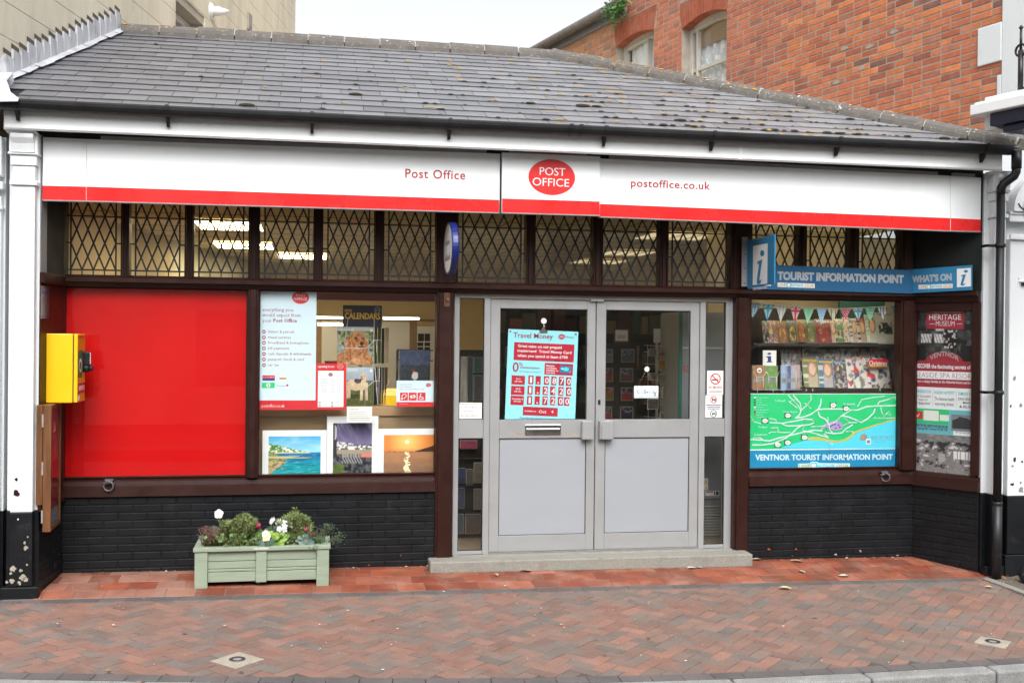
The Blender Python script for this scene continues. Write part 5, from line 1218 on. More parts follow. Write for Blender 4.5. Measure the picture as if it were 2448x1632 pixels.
# ---- opening hours, calendars, assistance card
zo = Zm(740, 700, 5.228, FY(.612)); t = thing('opening_hours_poster', 'small red framed opening hours notice beside the services poster', 'poster', zo.at(268,1170))
b = MB(); zo.box(b,76,880,458,1457,.003,'print_red'); b.build('sheet', t); b = MB(); zo.rect(b,105,972,425,1425,'poster_white',.001); b.build('panel', t)
b = MB(); zo.ell(b,385,918,38,30,'white_vinyl',.001); zo.ell(b,385,918,35,27,'print_red',.0015); zo.text(b,'POST',364,406,914,12,'white_vinyl',.002); zo.text(b,'OFFICE',356,414,932,12,'white_vinyl',.002); zo.ell(b,263,1020,28,22,'ink_crimson',.002); zo.text(b,'POST',248,278,1017,9,'white_vinyl',.003); zo.text(b,'OFFICE',244,282,1030,9,'white_vinyl',.003)
zo.text(b,'opening hours',107,310,930,24,'white_vinyl',.001,.03)
for i, (d, x1) in enumerate((('Monday',215),('Tuesday',216),('Wednesday',251),('Thursday',224),('Friday',195),('Saturday',220),('Sunday',207))):
    y_ = 1082+i*26.4; zo.text(b, d, 140, x1, y_, 17, 'ink_grey', .002); zo.text(b, '08.00 - 12.00' if d == 'Sunday' else '07.00 - 17.30', 266, 385, y_, 17, 'ink_grey', .002)
for x_, y_ in ((127,1368),(283,1368),(127,1405),(283,1405)):
    zo.ell(b,x_,y_,15,15,'ink',.002); zo.ell(b,x_,y_,11,11,'poster_white',.0026); zo.rect(b,x_-5,y_-4,x_+5,y_+4,'ink',.003); zo.rect(b,x_+28,y_-6,x_+110,y_-3,'shelf_grey',.002); zo.rect(b,x_+28,y_+3,x_+90,y_+6,'shelf_grey',.002)
b.build('lettering', t)
t = thing('assistance_card', 'white card with three red access symbols and a red foot, in the middle window', 'card', zo.at(1316,1260))
b = MB(); zo.box(b,1086,1095,1548,1420,.003,'poster_blue_white'); b.build('sheet', t); b = MB(); zo.rect(b,1086,1362,1548,1420,'print_red',.001)
for x_ in (1130,1240,1350): zo.rect(b,x_,1244,x_+99,1343,'print_red',.001)
zo.ell(b,1486,1150,32,25,'print_red',.001); b.build('red_block', t)
b = MB(); zo.text(b,'POST',1468,1504,1146,10,'white_vinyl',.002); zo.text(b,'OFFICE',1463,1509,1162,10,'white_vinyl',.002)
for s_, x1, y_ in (('Customers who',1279,1150),('need assistance,',1281,1180),('please ask, we are here to help.',1436,1209)): zo.text(b, s_, 1125, x1, y_, 17, 'ink_crimson', .001)
zo.text(b,'postoffice.co.uk',1125,1224,1391,11,'white_vinyl',.002)
zo.line(b,[(1150,1300),(1165,1270),(1195,1262),(1212,1285),(1190,1310),(1180,1325)],.006,'white_vinyl',.002); zo.line(b,[(1145,1330),(1165,1310)],.012,'white_vinyl',.002)
zo.ell(b,1290,1294,36,20,'white_vinyl',.002); zo.ell(b,1290,1294,15,15,'print_red',.003); zo.line(b,[(1262,1322),(1318,1266)],.004,'white_vinyl',.0035)
zo.ell(b,1388,1264,8,8,'white_vinyl',.002); zo.line(b,[(1388,1272),(1390,1300),(1412,1302),(1424,1326)],.007,'white_vinyl',.002); zo.line(b,[(1380,1286),(1370,1306),(1378,1326),(1398,1332),(1412,1320)],.005,'white_vinyl',.002)
b.build('symbol', t)
t = thing('handwritten_note', 'white typed note hanging over the wooden rail below the calendars', 'note', zo.at(625,1490))
zn = Zm(580, 660, 2.958, FY(.612)); b = MB(); zn.box(b,737,922,915,1033,.002,'paper',.001); b.build('sheet', t); b = MB(); zn.text(b,'A fragrante Elgin',752,820,945,12,'ink_grey',.002,shear=.3)
for i, (x1, h) in enumerate(((870,4),(868,3),(888,3),(900,5),(900,3))): zn.rect(b,750,960+i*13.5,x1,960+i*13.5+h,'shelf_grey',.002)
b.build('lettering', t)
def dogface(u, v):
    bgc = mix((.03,.06,.02),(.40,.42,.20), (fbm(u*16, v*16, 3)-.3)*2.4); bgc = mix(bgc,(.55,.6,.62),.5) if fbm(u*6,v*9,8) > .62 else bgc
    e = lambda cx, cy, rx, ry: ((u-cx)/rx)**2+((v-cy)/ry)**2
    q = fbm(u*30+3*fbm(u*6,v*6,2), v*14, 5); fur = mix((.20,.06,.018),(.66,.30,.12), (q-.25)*2); fur = mix(fur,(.78,.50,.30), max(0,fbm(u*9,v*9,1)-.45)*2)
    if v > .90: return (.50,.52,.50)
    if e(.55,.62,.22,.27) < 1 or e(.34,.45,.13,.30) < 1 or e(.75,.48,.09,.2) < 1 or e(.45,.12,.5,.26) < 1:
        c = fur
        if e(.66,.56,.06,.05) < 1: c = (.03,.025,.025)
        if e(.50,.70,.05,.03) < 1 or e(.70,.70,.035,.025) < 1: c = (.08,.035,.02)
        if e(.64,.47,.10,.02) < 1: c = (.12,.04,.02)
        return c
    return bgc
def dogstand(u, v):
    e = lambda cx, cy, rx, ry: ((u-cx)/rx)**2+((v-cy)/ry)**2
    cr = mix((.55,.40,.24),(.80,.68,.48), fbm(u*9, v*9, 5))
    if e(.62,.74,.13,.11) < 1 or e(.35,.55,.36,.15) < 1 or e(.60,.60,.12,.2) < 1 or (.06 < u < .16 and .2 < v < .55) or (.50 < u < .60 and .14 < v < .5) or (.70 < u < .79 and .15 < v < .6) or e(.05,.38,.06,.2) < 1:
        if e(.79,.74,.06,.08) < 1: return (.45,.27,.14)
        if e(.58,.70,.045,.025) < 1: return (.45,.12,.12)
        if e(.66,.77,.02,.016) < 1 or e(.55,.755,.025,.02) < 1: return (.03,.02,.02)
        if e(.42,.66,.13,.08) < 1: return (.06,.06,.07)
        return cr
    if v > .56: return mix((.30,.36,.42),(.46,.55,.64), (v-.56)/.4) if v > .66 else mix((.06,.08,.07),(.2,.22,.2), fbm(u*12,v*20,1))
    g = mix((.05,.07,.025),(.16,.17,.06), fbm(u*16, v*22, 6)); return sc(g, .55) if e(.3,.24,.3,.06) < 1 else g
def sled(u, v):
    e = ((u-.52)/.10)**2+((v-.16)/.14)**2
    if e < 1: return (.6,.58,.55)
    if ((u-.47)/.05)**2+((v-.31)/.05)**2 < 1: return (.4,.03,.03)
    if v > .5: return mix((.04,.05,.09),(.10,.12,.20), fbm(u*8,v*8,2))  # bluish upper half: a reflection painted into the cover
    return mix((.02,.025,.03),(.07,.08,.09), fbm(u*9,v*12,4))
cp = FY(.93); zk = Zm(740, 700, 5.228, cp)
st = thing('calendar_stand', 'wire calendar stand with a navy header board lettered Calendars', 'display stand', zk.at(640,1420))
b = MB(); zk.box(b,418,155,905,430,.006,'navy',-.02); b.build('header', st)
b = MB(); zk.text(b,'CALENDARS',440,885,320,72,'yellow_cabinet',-.018,.03,y1=329,res=2); zk.rect(b,440,203,531,236,'orange_letter',-.018); zk.text(b,'CALENDARS',446,526,230,18,'navy',-.017); zk.ell(b,850,216,36,38,'white_vinyl',-.018); zk.ell(b,850,216,31,33,'navy',-.017); zk.text(b,'£9.99',828,872,226,20,'white_vinyl',-.016,.01); b.build('lettering', st)
b = MB()
def wz(p): return zk.at(*p)
for P in (([(480,330),(430,690),(430,880)],.0),([(810,330),(800,600),(800,1400)],.0),([(345,585),(430,690),(705,690),(815,588),(880,590)],-.06),([(690,1410),(690,1190),(800,1098),(878,1100)],-.06),([(455,900),(458,1410)],-.05),([(870,930),(862,1390)],-.02),([(985,600),(1018,595)],0),([(960,1180),(1005,1080)],0),([(830,590),(850,880)],-.03),([(815,930),(850,1385),(965,1390)],-.03)):
    b.tube([wz(p)+V((0,P[1],0)) for p in P[0]], .0035, 'wire_white', 6)
b.tube([zk.at(640,430)+V((0,.12,0)), zk.at(640,1430)+V((0,.12,0))], .012, 'wire_white', 8); b.build('wire_rack', st)
def calendar(label, x0, y0, x1, y1, fn, title, tw, Y=0, nx=72):
    t = thing('calendar', label, 'calendar', zk.at((x0+x1)/2,y1), 'calendars on the stands'); b = MB(); zk.box(b,x0,y0,x1,y1,.006,'paper',-.004); b.build('pages', t)
    b = MB(); zk.pic(b,x0,y0,x1,y1,nx,nx,fn,'print_gloss',-.002); b.build('cover', t)
    b = MB(); zk.text(b,title,x0+.03*(x1-x0),x0+tw*(x1-x0),y0+48,30,'white_vinyl',-.001,.02); zk.ell(b,x1-35,y0+42,19,19,'white_vinyl',-.001); b.build('lettering', t)
calendar('calendar with a curly ginger dog on its cover, upper pocket of the stand', 345,425,810,892, dogface, 'Labradoodle', .47)
calendar('calendar with a cream labrador standing on grass, lower pocket of the stand', 458,930,803,1410, dogstand, 'LABRADOR', .42)
t = thing('calendar', 'dark calendar with a small white dog in snow, on the second rack at the right', 'calendar', zk.at(1320,1100), 'calendars on the stands')
b = MB(); zk.box(b,1128,716,1510,1100,.02,'paper',-.06); b.build('pages', t); b = MB(); zk.pic(b,1128,716,1510,1100,30,30,sled,'print_gloss',-.058); b.build('cover', t)
sides = [(815,430,850,885,(.10,.12,.04)),(855,430,900,880,(.12,.16,.05)),(905,440,945,885,(.05,.05,.04)),(948,435,1003,880,(.55,.42,.28)),(803,932,850,1400,(.02,.02,.02)),(855,932,905,1400,(.05,.06,.06)),(910,935,945,1395,(.14,.15,.14)),(948,935,988,1400,(.12,.07,.04))]
for i, (x0,y0,x1,y1,c) in enumerate(sides):
    p, q = zk.at(x0,y0), zk.at(x1,y1); b = MB(); yy = .93+.02*(i%4)
    b.hexa([(p.x,yy,q.z),(q.x-.002,yy+.07,q.z),(q.x-.002,yy+.08,q.z),(p.x,yy+.01,q.z),(p.x,yy,p.z),(q.x-.002,yy+.07,p.z),(q.x-.002,yy+.08,p.z),(p.x,yy+.01,p.z)],'plain',c)
    tag(b.build('calendar'), ['green edged','mossy green','black edged','tan edged','black','slate grey','pale grey','brown edged'][i]+' calendar seen from the side, '+('upper' if i < 4 else 'lower')+' pockets of the stand', 'calendar', 'calendars on the stands')
t = thing('wire_rack', 'black wire rack standing behind the access card', 'display stand', zk.at(1310,1420)); b = MB()
for x_ in (1105,1120,1520): b.tube([zk.at(x_,720)+V((0,.12,0)), zk.at(x_-10,1400)+V((0,.12,0))], .006, 'wire_dark', 6)
for y_ in (712,840,1180): b.tube([zk.at(1105,y_)+V((0,.12,0)), zk.at(1560,y_+10)+V((0,.12,0))], .006, 'wire_dark', 6)
b.build('frame', t)
# ---- backboard, rail and three prints
t = thing('display_back', 'brown board with a pale pine rail, behind the three framed prints', 'display board', FY(.8).at(796,1030))
b = MB(); b.pbox(FY(.80), 590, 950, 1004, 1112, .02, 'brown_board'); b.build('board', t); b = MB(); b.pbox(FY(.78), 588, 933, 1004, 955.5, .05, 'bare_wood'); b.build('rail', t, bevel=.004)
def sea(u, v):
    if v > .58:
        c = mix(srgb(150,215,235), srgb(70,170,220), (v-.58)/.42); c = mix(c, srgb(205,232,243), .8*max(0,fbm(u*4,v*7,2)-.35))
    else:
        c = mix(srgb(30,110,175), srgb(20,165,170), (.58-v)/.4); c = mix(c, srgb(10,90,125), max(0,fbm(u*7,v*40,5)-.42)*2.6); c = mix(c, srgb(120,215,215), max(0,fbm(u*9+3,v*46,6)-.55)*2.4)
    top = .80-.30*u if u < .8 else 0
    if u < .80 and .565 < v < top+.04*fbm(u*10,0,4):
        q = fbm(u*26, v*30, 7); c = srgb(235,235,225) if q > .55 else srgb(110,160,80) if q > .42 else srgb(70,125,60)
        if v < .60: c = srgb(205,200,165)
    if u < .34 and v < .60:
        e = .34*(1-abs(v-.36)/.3); 
        if u < e+.06*fbm(v*20,1,3): q = fbm(u*22, v*26, 9); c = srgb(110,150,70) if (q > .5 and v > .36) else srgb(190,170,120) if q > .4 else srgb(120,105,80)
    if .44 < v < .50 and u < .6*fbm(1,v*40,2)+.3: c = srgb(200,185,140)
    if v < .22 and v > .17 and u < .28: c = srgb(190,160,105) if fbm(u*30,v*30,1) > .45 else c
    return c
def storm(u, v):
    if v > .58:
        c = mix(srgb(120,110,150), srgb(45,48,80), (v-.58)/.42); r = fbm((u*1.2+v)*9, (u-v)*2, 3); c = mix(c, srgb(150,140,175), max(0,r-.5)*2)
        c = sc(c, .85+.3*fbm(u*5,v*6,1))
    else:
        q = fbm(u*16, v*18, 6); c = mix(srgb(25,27,32), srgb(110,108,115), max(0,(q-.4)*3))
        if v < .2 and u < .3: c = mix(srgb(30,50,25), srgb(110,130,60), q)
        if .34 < v < .42 and .2 < u < .8: c = srgb(185,180,175) if (u*24) % 1 > .5 else srgb(50,48,50)
        if .40 < v < .5: c = srgb(165,150,130)
        if .34 < v < .40 and u > .72: c = srgb(220,130,110)
        if .22 < v < .34 and .22 < u < .75 and ((u*14+v*10) % 1) > .5: c = srgb(150,150,152)
    if .48 < v < .66-.12*u and u > .06: c = srgb(230,228,225) if fbm(u*24,v*30,2) > .47 else srgb(95,92,98)
    if u < .10 and v > .35: c = srgb(180,180,178) if (((u-.0)/.11)**2+((v-.82)/.16)**2) < 1 and u > .04 else srgb(50,48,50)
    return c
def dusk(u, v):
    d = math.hypot((u-.46)*1.2, v-.82)
    if v > .56:
        c = mix(srgb(255,210,120), srgb(228,140,70), min(1,d*2.2)); c = mix(c, srgb(180,105,75), max(0,(.66-v)*6)); 
        if d < .045: c = (1,.97,.85)
        if v < .56+.16*max(0,(u-.6)*2.5)+.02*fbm(u*18,2,1): c = srgb(70,50,45)
    else:
        c = mix(srgb(170,120,85), srgb(85,70,66), (.56-v)*1.6); c = mix(c, srgb(200,150,105), .5*fbm(u*4, v*9, 3))
        if abs(u-.46-.02*math.sin(v*30)) < .035+.05*(.56-v) and fbm(u*14,v*30,5) > .36: c = srgb(255,232,190)
    return c
pz = Zm(620, 1000, 5.3454, FY(.70))
def printed(label, x0,y0,x1,y1, px0,py0,px1,py1, fn, Y=.7):
    z = Zm(620,1000,5.3454,FY(Y)); t = thing('art_print', label, 'picture', z.at((x0+x1)/2,y1), 'mounted prints in the window')
    b = MB(); z.box(b,x0,y0,x1,y1,.008,'poster_white'); b.build('mount', t); b = MB(); z.pic(b,px0,py0,px1,py1,110,88,fn,'print',.001); b.build('picture', t)
    b = MB(); z.rect(b,px0+22,py1+18,px0+70,py1+22,'shelf_grey',.001); z.rect(b,px1-80,py1+8,px1-22,py1+12,'shelf_grey',.001); b.build('signature', t)
printed('white mounted print of a turquoise bay with a green headland', 38,150,858,778, 116,226,783,726, sea)
printed('upright white mounted print of a stormy purple sky over a seaside town', 862,-30,1518,752, 941,58,1438,714, storm, .715)
printed('white mounted print of an orange sunset over the sea', 1519,130,2240,742, 1590,208,2235,706, dusk, .70)
# interior bits seen above the rail
t = thing('bulkhead', 'dark red bulkhead with a tan soffit inside the middle window', 'bulkhead', (-2.2,1.3,2.5)); b = MB(); b.pbox(FY(1.35), 700, 660, 1040, 690.5, .1, 'bulkhead_red'); b.build('board', t)
for i, (x0,x1,y0,y1,Y,lab) in enumerate(((40,420,298,322,4.5,'cool tube light left of the calendar header, deep in the shop'),(925,1370,308,332,4.5,'cool tube light right of the calendar header, deep in the shop'),(105,425,385,410,4.6,'lower warm tube light left of the calendar header, deep in the shop'))):
    z = Zm(740,700,5.228,FY(Y)); t = thing('tube_light', lab, 'ceiling light', z.at((x0+x1)/2,y0), 'tube lights at the back'); b = MB(); z.box(b,x0,y0,x1,y1,.08,'lamp_cool' if i < 2 else 'lamp_on'); b.build('tube', t)
    b = MB(); z.box(b,x0-10,y0-16,x1+10,y0-1,.12,'white_upvc',.02); b.build('housing', t)
z = Zm(740,700,5.228,FY(5.6)); t = thing('counter_screen', 'pale counter screen with brown posts behind the calendars', 'partition', z.at(600,1400))
b = MB(); z.box(b,150,360,1246,1600,.02,'cream_pale' if 'cream_pale' in M else 'poster_white'); b.build('screen', t)
b = MB(); z.box(b,78,340,146,1600,.05,'bare_wood'); z.box(b,1250,360,1340,1600,.05,'brown_board'); z.box(b,1246,330,1800,360,.05,'brown_board',.01); b.build('post', t)
z2 = Zm(740,700,5.228,FY(5.5)); t = thing('picture_board', 'pale board with dark framed pictures behind the second calendar rack', 'board', z2.at(1430,600)); b = MB(); z2.box(b,1345,420,1800,1600,.03,'poster_white'); b.build('board', t); b = MB()
for q in ((1355,508,1430,604),(1437,508,1506,604),(1348,618,1422,664),(1436,618,1506,664),(1348,676,1420,712),(1436,676,1506,712)): z2.rect(b,*q,'shelf_dark',.003)
b.build('picture', t)
z3 = Zm(740,700,5.228,FY(1.05)); t = thing('yellow_bag', 'yellow bag slumped behind the wire stand', 'bag', z3.at(1040,1350)); b = MB(); c = z3.at(1035,1290); 
for k in range(1): blob(b, c+V((0,0,-.08)), .10, V((0,0,1)), 'yellow_cabinet', 1.6)
b.build('body', t)
t = thing('plant_pot', 'small dark red pot rim above the opening hours notice', 'pot', z3.at(275,870)); b = MB(); c = z3.at(275,866); b.tube([c+V((0,0,-.12)), c+V((0,0,.0)), c+V((0,0,.012))], [.045,.06,.066], 'bulkhead_red', 18); b.build('body', t)
# ---- door things
zt = Zm(1200, 780, 6.815, FY(.634)); t = thing('rate_poster', 'turquoise travel money poster with red rate cards, hung in the left door', 'poster', zt.at(640,760))
def rq(x, y, w, h, k=.042, j=.043): return [(x,y),(x+w,y+k*w),(x+w-j*h,y+k*w+h),(x-j*h,y+h)]
b = MB(); pl = zt.pl
q = [(105,40),(1245,88),(1190,1560),(45,1545)]
fr = [pl.P(*pl.uv(*zt.f(*c)), 0) for c in q]; bk = [p+V((0,.002,0)) for p in fr]; b.hexa([bk[3],bk[2],fr[2],fr[3],bk[0],bk[1],fr[1],fr[0]], 'cyan_sheet'); b.build('sheet', t)
def tx(b, s, x0, x1, y, h, m, bold=0, w=.002): zt.text(b, s, x0, x1, y, h, m, w, bold, y+.042*(x1-x0), 2)
b = MB()
for Q in (rq(200,255,980,290),rq(697,595,462,188),rq(158,795,218,148),rq(150,965,220,145),rq(143,1125,215,150),rq(343,1303,568,140)): zt.poly(b, Q, 'crimson_card', .001)
b.build('card', t)
b = MB()
rows = (((432,798),(550,805),(685,808),(805,815),(930,820),(1045,825)),((418,965),(540,970),(665,975),(787,978),(920,985),(1045,990)),((410,1130),(533,1133),(660,1138),(787,1140),(912,1145),(1015,1150)))
for r_ in rows:
    for (x_, y_) in r_: zt.poly(b, rq(x_,y_,84,140), 'crimson_card', .0012)
b.build('digit_card', t)
b = MB(); tx(b,'Travel Money',185,830,178,80,'ink_crimson',.012); zt.ell(b,973,170,56,42,'crimson_card',.001); tx(b,'POST',940,1005,164,17,'white_vinyl',.01,.002); tx(b,'OFFICE',928,1018,186,17,'white_vinyl',.01,.002); tx(b,'Money',1043,1170,188,32,'ink_grey')
for s_, x0, x1, y_ in (('Great rates on our prepaid',258,972,335),('mastercard  Travel Money Card',252,1130,412),('when you spend at least £700',252,1068,492)): tx(b,s_,x0,x1,y_,42,'white_vinyl',.02)
tx(b,'0',170,268,735,152,'ink_crimson',.01); tx(b,'%',272,340,640,56,'ink_crimson'); tx(b,'commission',292,612,682,38,'ink_crimson',.01); tx(b,'all foreign currency**',287,640,742,28,'ink_grey')
for i, s_ in enumerate(('Multiple','currencies','available on','one card')): tx(b,s_,718,(857,888,914,858)[i],652+i*37,26,'white_vinyl',.02)
zt.poly(b, rq(945,640,185,112),'sign_blue_pale',.002); zt.poly(b, rq(965,675,28,24),'paper',.003); zt.ell(b,1072,655,16,10,'print_red',.003); zt.ell(b,1105,742,16,11,'orange_letter',.003); zt.ell(b,1040,695,50,32,'map_sea',.0026)
for (a, c, x0, x1, x2, x3, y_) in (('Euro','sell rate',232,302,205,325,862),('US $','sell rate',224,298,198,316,1026),('Australian $','sell rate',160,340,190,308,1188)): tx(b,a,x0,x1,y_,25,'white_vinyl',.015); tx(b,c,x2,x3,y_+40,25,'white_vinyl',.015)
for r_, ds in zip(rows, ('1.0870','1.2420','1.7200')):
    for (x_, y_), d in zip(r_, ds):
        if d == '.': zt.ell(b, x_+40, y_+113, 13, 13, 'white_vinyl', .002)
        else: tx(b, d, x_+(22 if d == '1' else 14), x_+(56 if d == '1' else 74), y_+118, 94, 'white_vinyl', .012)
tx(b,'Available on',365,553,1385,24,'white_vinyl',.015); tx(b,'Oct',598,720,1408,48,'white_vinyl',.008); tx(b,'4',798,838,1413,48,'white_vinyl',.008); tx(b,'Please ask at the counter for our buy back rates.',290,945,1495,26,'ink_blue'); b.build('lettering', t)
b = MB()
for (x_, y_) in ((138,80),(1203,126)): zt.ell(b,x_,y_,18,18,'grey_metal',.002); zt.ell(b,x_,y_,8,8,'rubber',.003)
b.build('eyelet', t)
hk = thing('suction_hook', 'clear suction hook with a bulldog clip holding the turquoise poster', 'hook', zt.at(672,-120)); b = MB(); c = zt.pl.at(1249,737); b.tube([c+V((0,-.003,0)),c+V((0,.002,0)),c+V((0,.012,0))], [.026,.024,.010], 'poster_white', 18); b.build('suction_cup', hk)
b = MB(); a, c2 = zt.pl.at(1249,744), zt.pl.at(1248,757); b.tube([a+V((0,.006,0)), (a+c2)/2+V((.006,.004,0)), c2+V((0,-.002,0))], .004, 'chrome', 6); b.build('shank', hk)
b = MB(); zt.box(b,612,62,738,104,.012,'chrome',.008); zt.poly(b, [(640,62),(708,62),(690,20),(660,20)],'chrome',.004); b.build('clip', hk)
zd = Zm(1400,730,5.407,FY(.64)); t = thing('closed_sign', 'small white sign reading Closed, hanging by strings in the right door', 'sign', zd.at(783,1115)); b = MB(); zd.box(b,627,1038,942,1198,.005,'poster_white'); b.build('board', t, bevel=.002)
b = MB()
for s_, x0, x1, h, m_ in (('C',660,690,40,'ink_crimson'),('L',696,714,36,'map_sea'),('o',722,746,40,'shelf_grey'),('S',752,780,42,'sign_blue_pale'),('e',784,806,40,'ink_crimson'),('d',812,836,38,'map_sea')): zd.text(b,s_,x0,x1,1134,h,m_,.001,.01,res=2)
for P in ([(855,1125),(880,1130),(900,1122)],[(885,1180),(888,1140),(905,1135),(905,1180)],[(872,1110),(890,1122)],[(905,1135),(920,1100)]): zd.line(b,P,.004,'ink_grey',.001)
zd.ell(b,872,1108,7,7,'ink_grey',.0015); zd.ell(b,897,1140,14,20,'shelf_grey',.0012); zd.rect(b,635,1165,935,1185,'pale_blue_letter',.0008); b.build('lettering', t)
b = MB(); top = zd.at(788,822)
for x_ in (668,902): b.tube([zd.at(x_,1055)+V((0,-.001,0)), top+V((0,-.001,0))], .0014, 'bare_wood', 5)
b.build('string', t); b = MB(); b.tube([top+V((0,-.012,0)),top+V((0,-.006,0)),top+V((0,.004,0))], [.024,.022,.010], 'poster_white', 16); b.build('suction_cup', t)
sd = FY(.6235)
zr = Zm(1040,680,2.2405,sd)
t = thing('ramp_notice', 'white notice reading Portable Ramp Available on the left sidelight', 'notice', zr.at(184,680)); b = MB(); zr.box(b,119,632,251,726,.002,'paper'); b.build('sheet', t); b = MB(); zr.rect(b,124,637,246,639,'ink_grey',.001); zr.rect(b,124,719,246,721,'ink_grey',.001)
for s_, x0, x1, y_ in (('PORTABLE',137,226,661),('RAMP',157,206,683),('AVAILABLE',135,228,706)): zr.text(b,s_,x0,x1,y_,10,'ink_grey',.001,0)
b.build('lettering', t)
t = thing('no_smoking_notice', 'white no smoking notice with a red barred circle on the right sidelight', 'notice', zr.at(1501,525)); b = MB(); zr.box(b,1457,461,1545,590,.002,'paper'); b.build('sheet', t); b = MB(); zr.ell(b,1502,505,28,30,'print_red',.001); zr.ell(b,1502,505,22,24,'paper',.0015); zr.rect(b,1483,506,1517,513,'ink',.002); zr.line(b,[(1514,503),(1510,494),(1518,488)],.003,'ink_grey',.002); zr.line(b,[(1486,488),(1518,523)],.010,'print_red',.003); zr.text(b,'NO SMOKING',1466,1537,556,13,'print_red',.001,.02); zr.rect(b,1470,566,1534,569,'ink_grey',.001); zr.rect(b,1468,573,1536,576,'ink_grey',.001); b.build('symbol', t)
t = thing('no_dogs_notice', 'white no dogs notice with two round symbols below the no smoking notice', 'notice', zr.at(1492,655)); b = MB(); zr.box(b,1447,592,1537,719,.002,'paper',.001); b.build('sheet', t); b = MB()
zr.ell(b,1492,616,18,19,'print_red',.002); zr.ell(b,1492,616,14,15,'paper',.0025); zr.poly(b,[(1482,608),(1487,612),(1499,612),(1503,606),(1503,626),(1500,626),(1499,619),(1488,619),(1487,626),(1484,626)],'ink',.003); zr.line(b,[(1481,605),(1503,627)],.006,'print_red',.0035)
for i in range(3): zr.rect(b,1453+i*3,642+i*10,1532-i*4,646+i*10,'ink_blue',.002)
zr.ell(b,1491,691,19,20,'teal',.002); zr.ell(b,1491,691,15,16,'paper',.0025); zr.poly(b,[(1481,684),(1486,687),(1498,687),(1502,681),(1502,702),(1499,702),(1498,694),(1487,694),(1486,702),(1483,702)],'ink',.003); b.build('symbol', t)
# ---- behind the doors
t = thing('shelving', 'tall dark shelving full of stock at the back behind the doors', 'shelving', (.3,3.2,.15)); b = MB(); bx0, bx1 = FY(3.2).at(1130,900).x, FY(3.2).at(1720,900).x
b.box(bx0,bx1,3.5,3.55,.15,2.45,'shelf_dark')
for z_ in (.5,.9,1.3,1.7,2.1,2.45): b.box(bx0,bx1,3.15,3.5,z_-.015,z_+.015,'shelf_dark')
b.box(bx0-.02,bx0,3.15,3.55,.15,2.46,'shelf_dark'); b.build('shelf', t)
b = MB(); rs = random.Random(12)
for z_ in (.52,.92,1.32,1.72,2.12):
    x = bx0+.02
    while x < bx1-.15:
        w_ = rs.uniform(.05,.16); h = rs.uniform(.14,.30); c = rs.choice([(.10,.03,.02),(.06,.07,.05),(.12,.09,.05),(.03,.04,.07),(.14,.12,.09),(.03,.08,.05),(.18,.05,.03)]); b.box(x,x+w_,3.2+rs.uniform(0,.1),3.45,z_,z_+h,'plain',sc(c,rs.uniform(.7,2.4))); x += w_+rs.uniform(.005,.05)
tag(b.build('stock', t), kind='stuff')
zq = Zm(1400,730,5.407,FY(2.1)); t = thing('art_card_rack', 'dark rack of framed art cards topped by a brown notice, behind the right door', 'display stand', zq.at(430,1400)); b = MB(); zq.box(b,180,500,660,2300,.06,'shelf_dark',-.02); b.build('board', t)
b = MB(); zq.box(b,365,300,565,488,.01,'varnished_wood'); b.build('notice', t); b = MB(); zq.rect(b,383,318,545,460,'paper',.002)
for (y_, m_) in ((385,'ink_grey'),(400,'ink_grey'),(418,'ink_grey')): zq.rect(b,405,y_,525,y_+6,m_,.003)
b.build('paper', t)
def artf(k, h1, h2):
    return lambda u, v: mix(mix(h1, h2, max(0,min(1,(v-.3)*2+ (fbm(u*4,v*4,k)-.5)))), (.5,.5,.52), .6 if (v > .5 and fbm(u*5,v*7,k+3) > .6) else 0)
AC = [(205,565,350,735,(.20,.22,.14),(.05,.14,.25)),(460,565,628,732,(.10,.12,.11),(.05,.09,.18)),(215,810,352,985,(.32,.05,.02),(.08,.04,.08)),(445,810,612,985,(.16,.07,.05),(.06,.08,.16)),(210,1060,357,1228,(.22,.18,.02),(.40,.03,.01)),(455,1060,612,1228,(.35,.02,.02),(.01,.02,.09)),(210,1305,338,1472,(.36,.05,.02),(.08,.14,.16)),(448,1305,612,1472,(.012,.012,.03),(.02,.02,.06))]
for i, (x0,y0,x1,y1,c0,c1) in enumerate(AC):
    a = thing('art_card', ['blue sea art card, top left of the dark rack','grey cliff art card, top right of the dark rack','dim red art card, second row left of the dark rack','cloudy bay art card, second row right of the dark rack','red and yellow art card, third row left of the dark rack','navy and red art card, third row right of the dark rack','orange field art card, bottom left of the dark rack','near black art card, bottom right of the dark rack'][i], 'card', zq.at((x0+x1)/2,y1), 'framed art cards on the dark rack')
    b = MB(); zq.box(b,x0-8,y0-8,x1+8,y1+8,.012,'varnished_wood',.004); b.build('frame', a); b = MB(); zq.rect(b,x0,y0,x1,y1,'shelf_grey',.006); zq.pic(b,x0+8,y0+8,x1-8,y1-8,14,14,artf(i,c0,c1),'print',.008); b.build('picture', a)
zp = Zm(1400,730,5.407,FY(1.7)); t = thing('postcard_spinner', 'pale wire spinner of postcards seen through the right door', 'display stand', zp.at(950,1500)); b = MB()
for y_ in (515,600,755,925,1100,1270,1440): 
    for x_ in (0,): b.tube([zp.at(790,y_)+V((0,.1,0)), zp.at(960,y_+8)+V((0,-.08,0)), zp.at(1115,y_)+V((0,.08,0))], .003, 'wire_white', 5)
for x_ in (800,905,960,1020,1090): b.tube([zp.at(x_,505), zp.at(x_+10,1500)], .003, 'wire_white', 5)
b.tube([zp.at(960,480)+V((0,.1,0)), zp.at(960,2200)+V((0,.1,0))], .015, 'wire_white', 8); b.build('frame', t)
rs = random.Random(21)
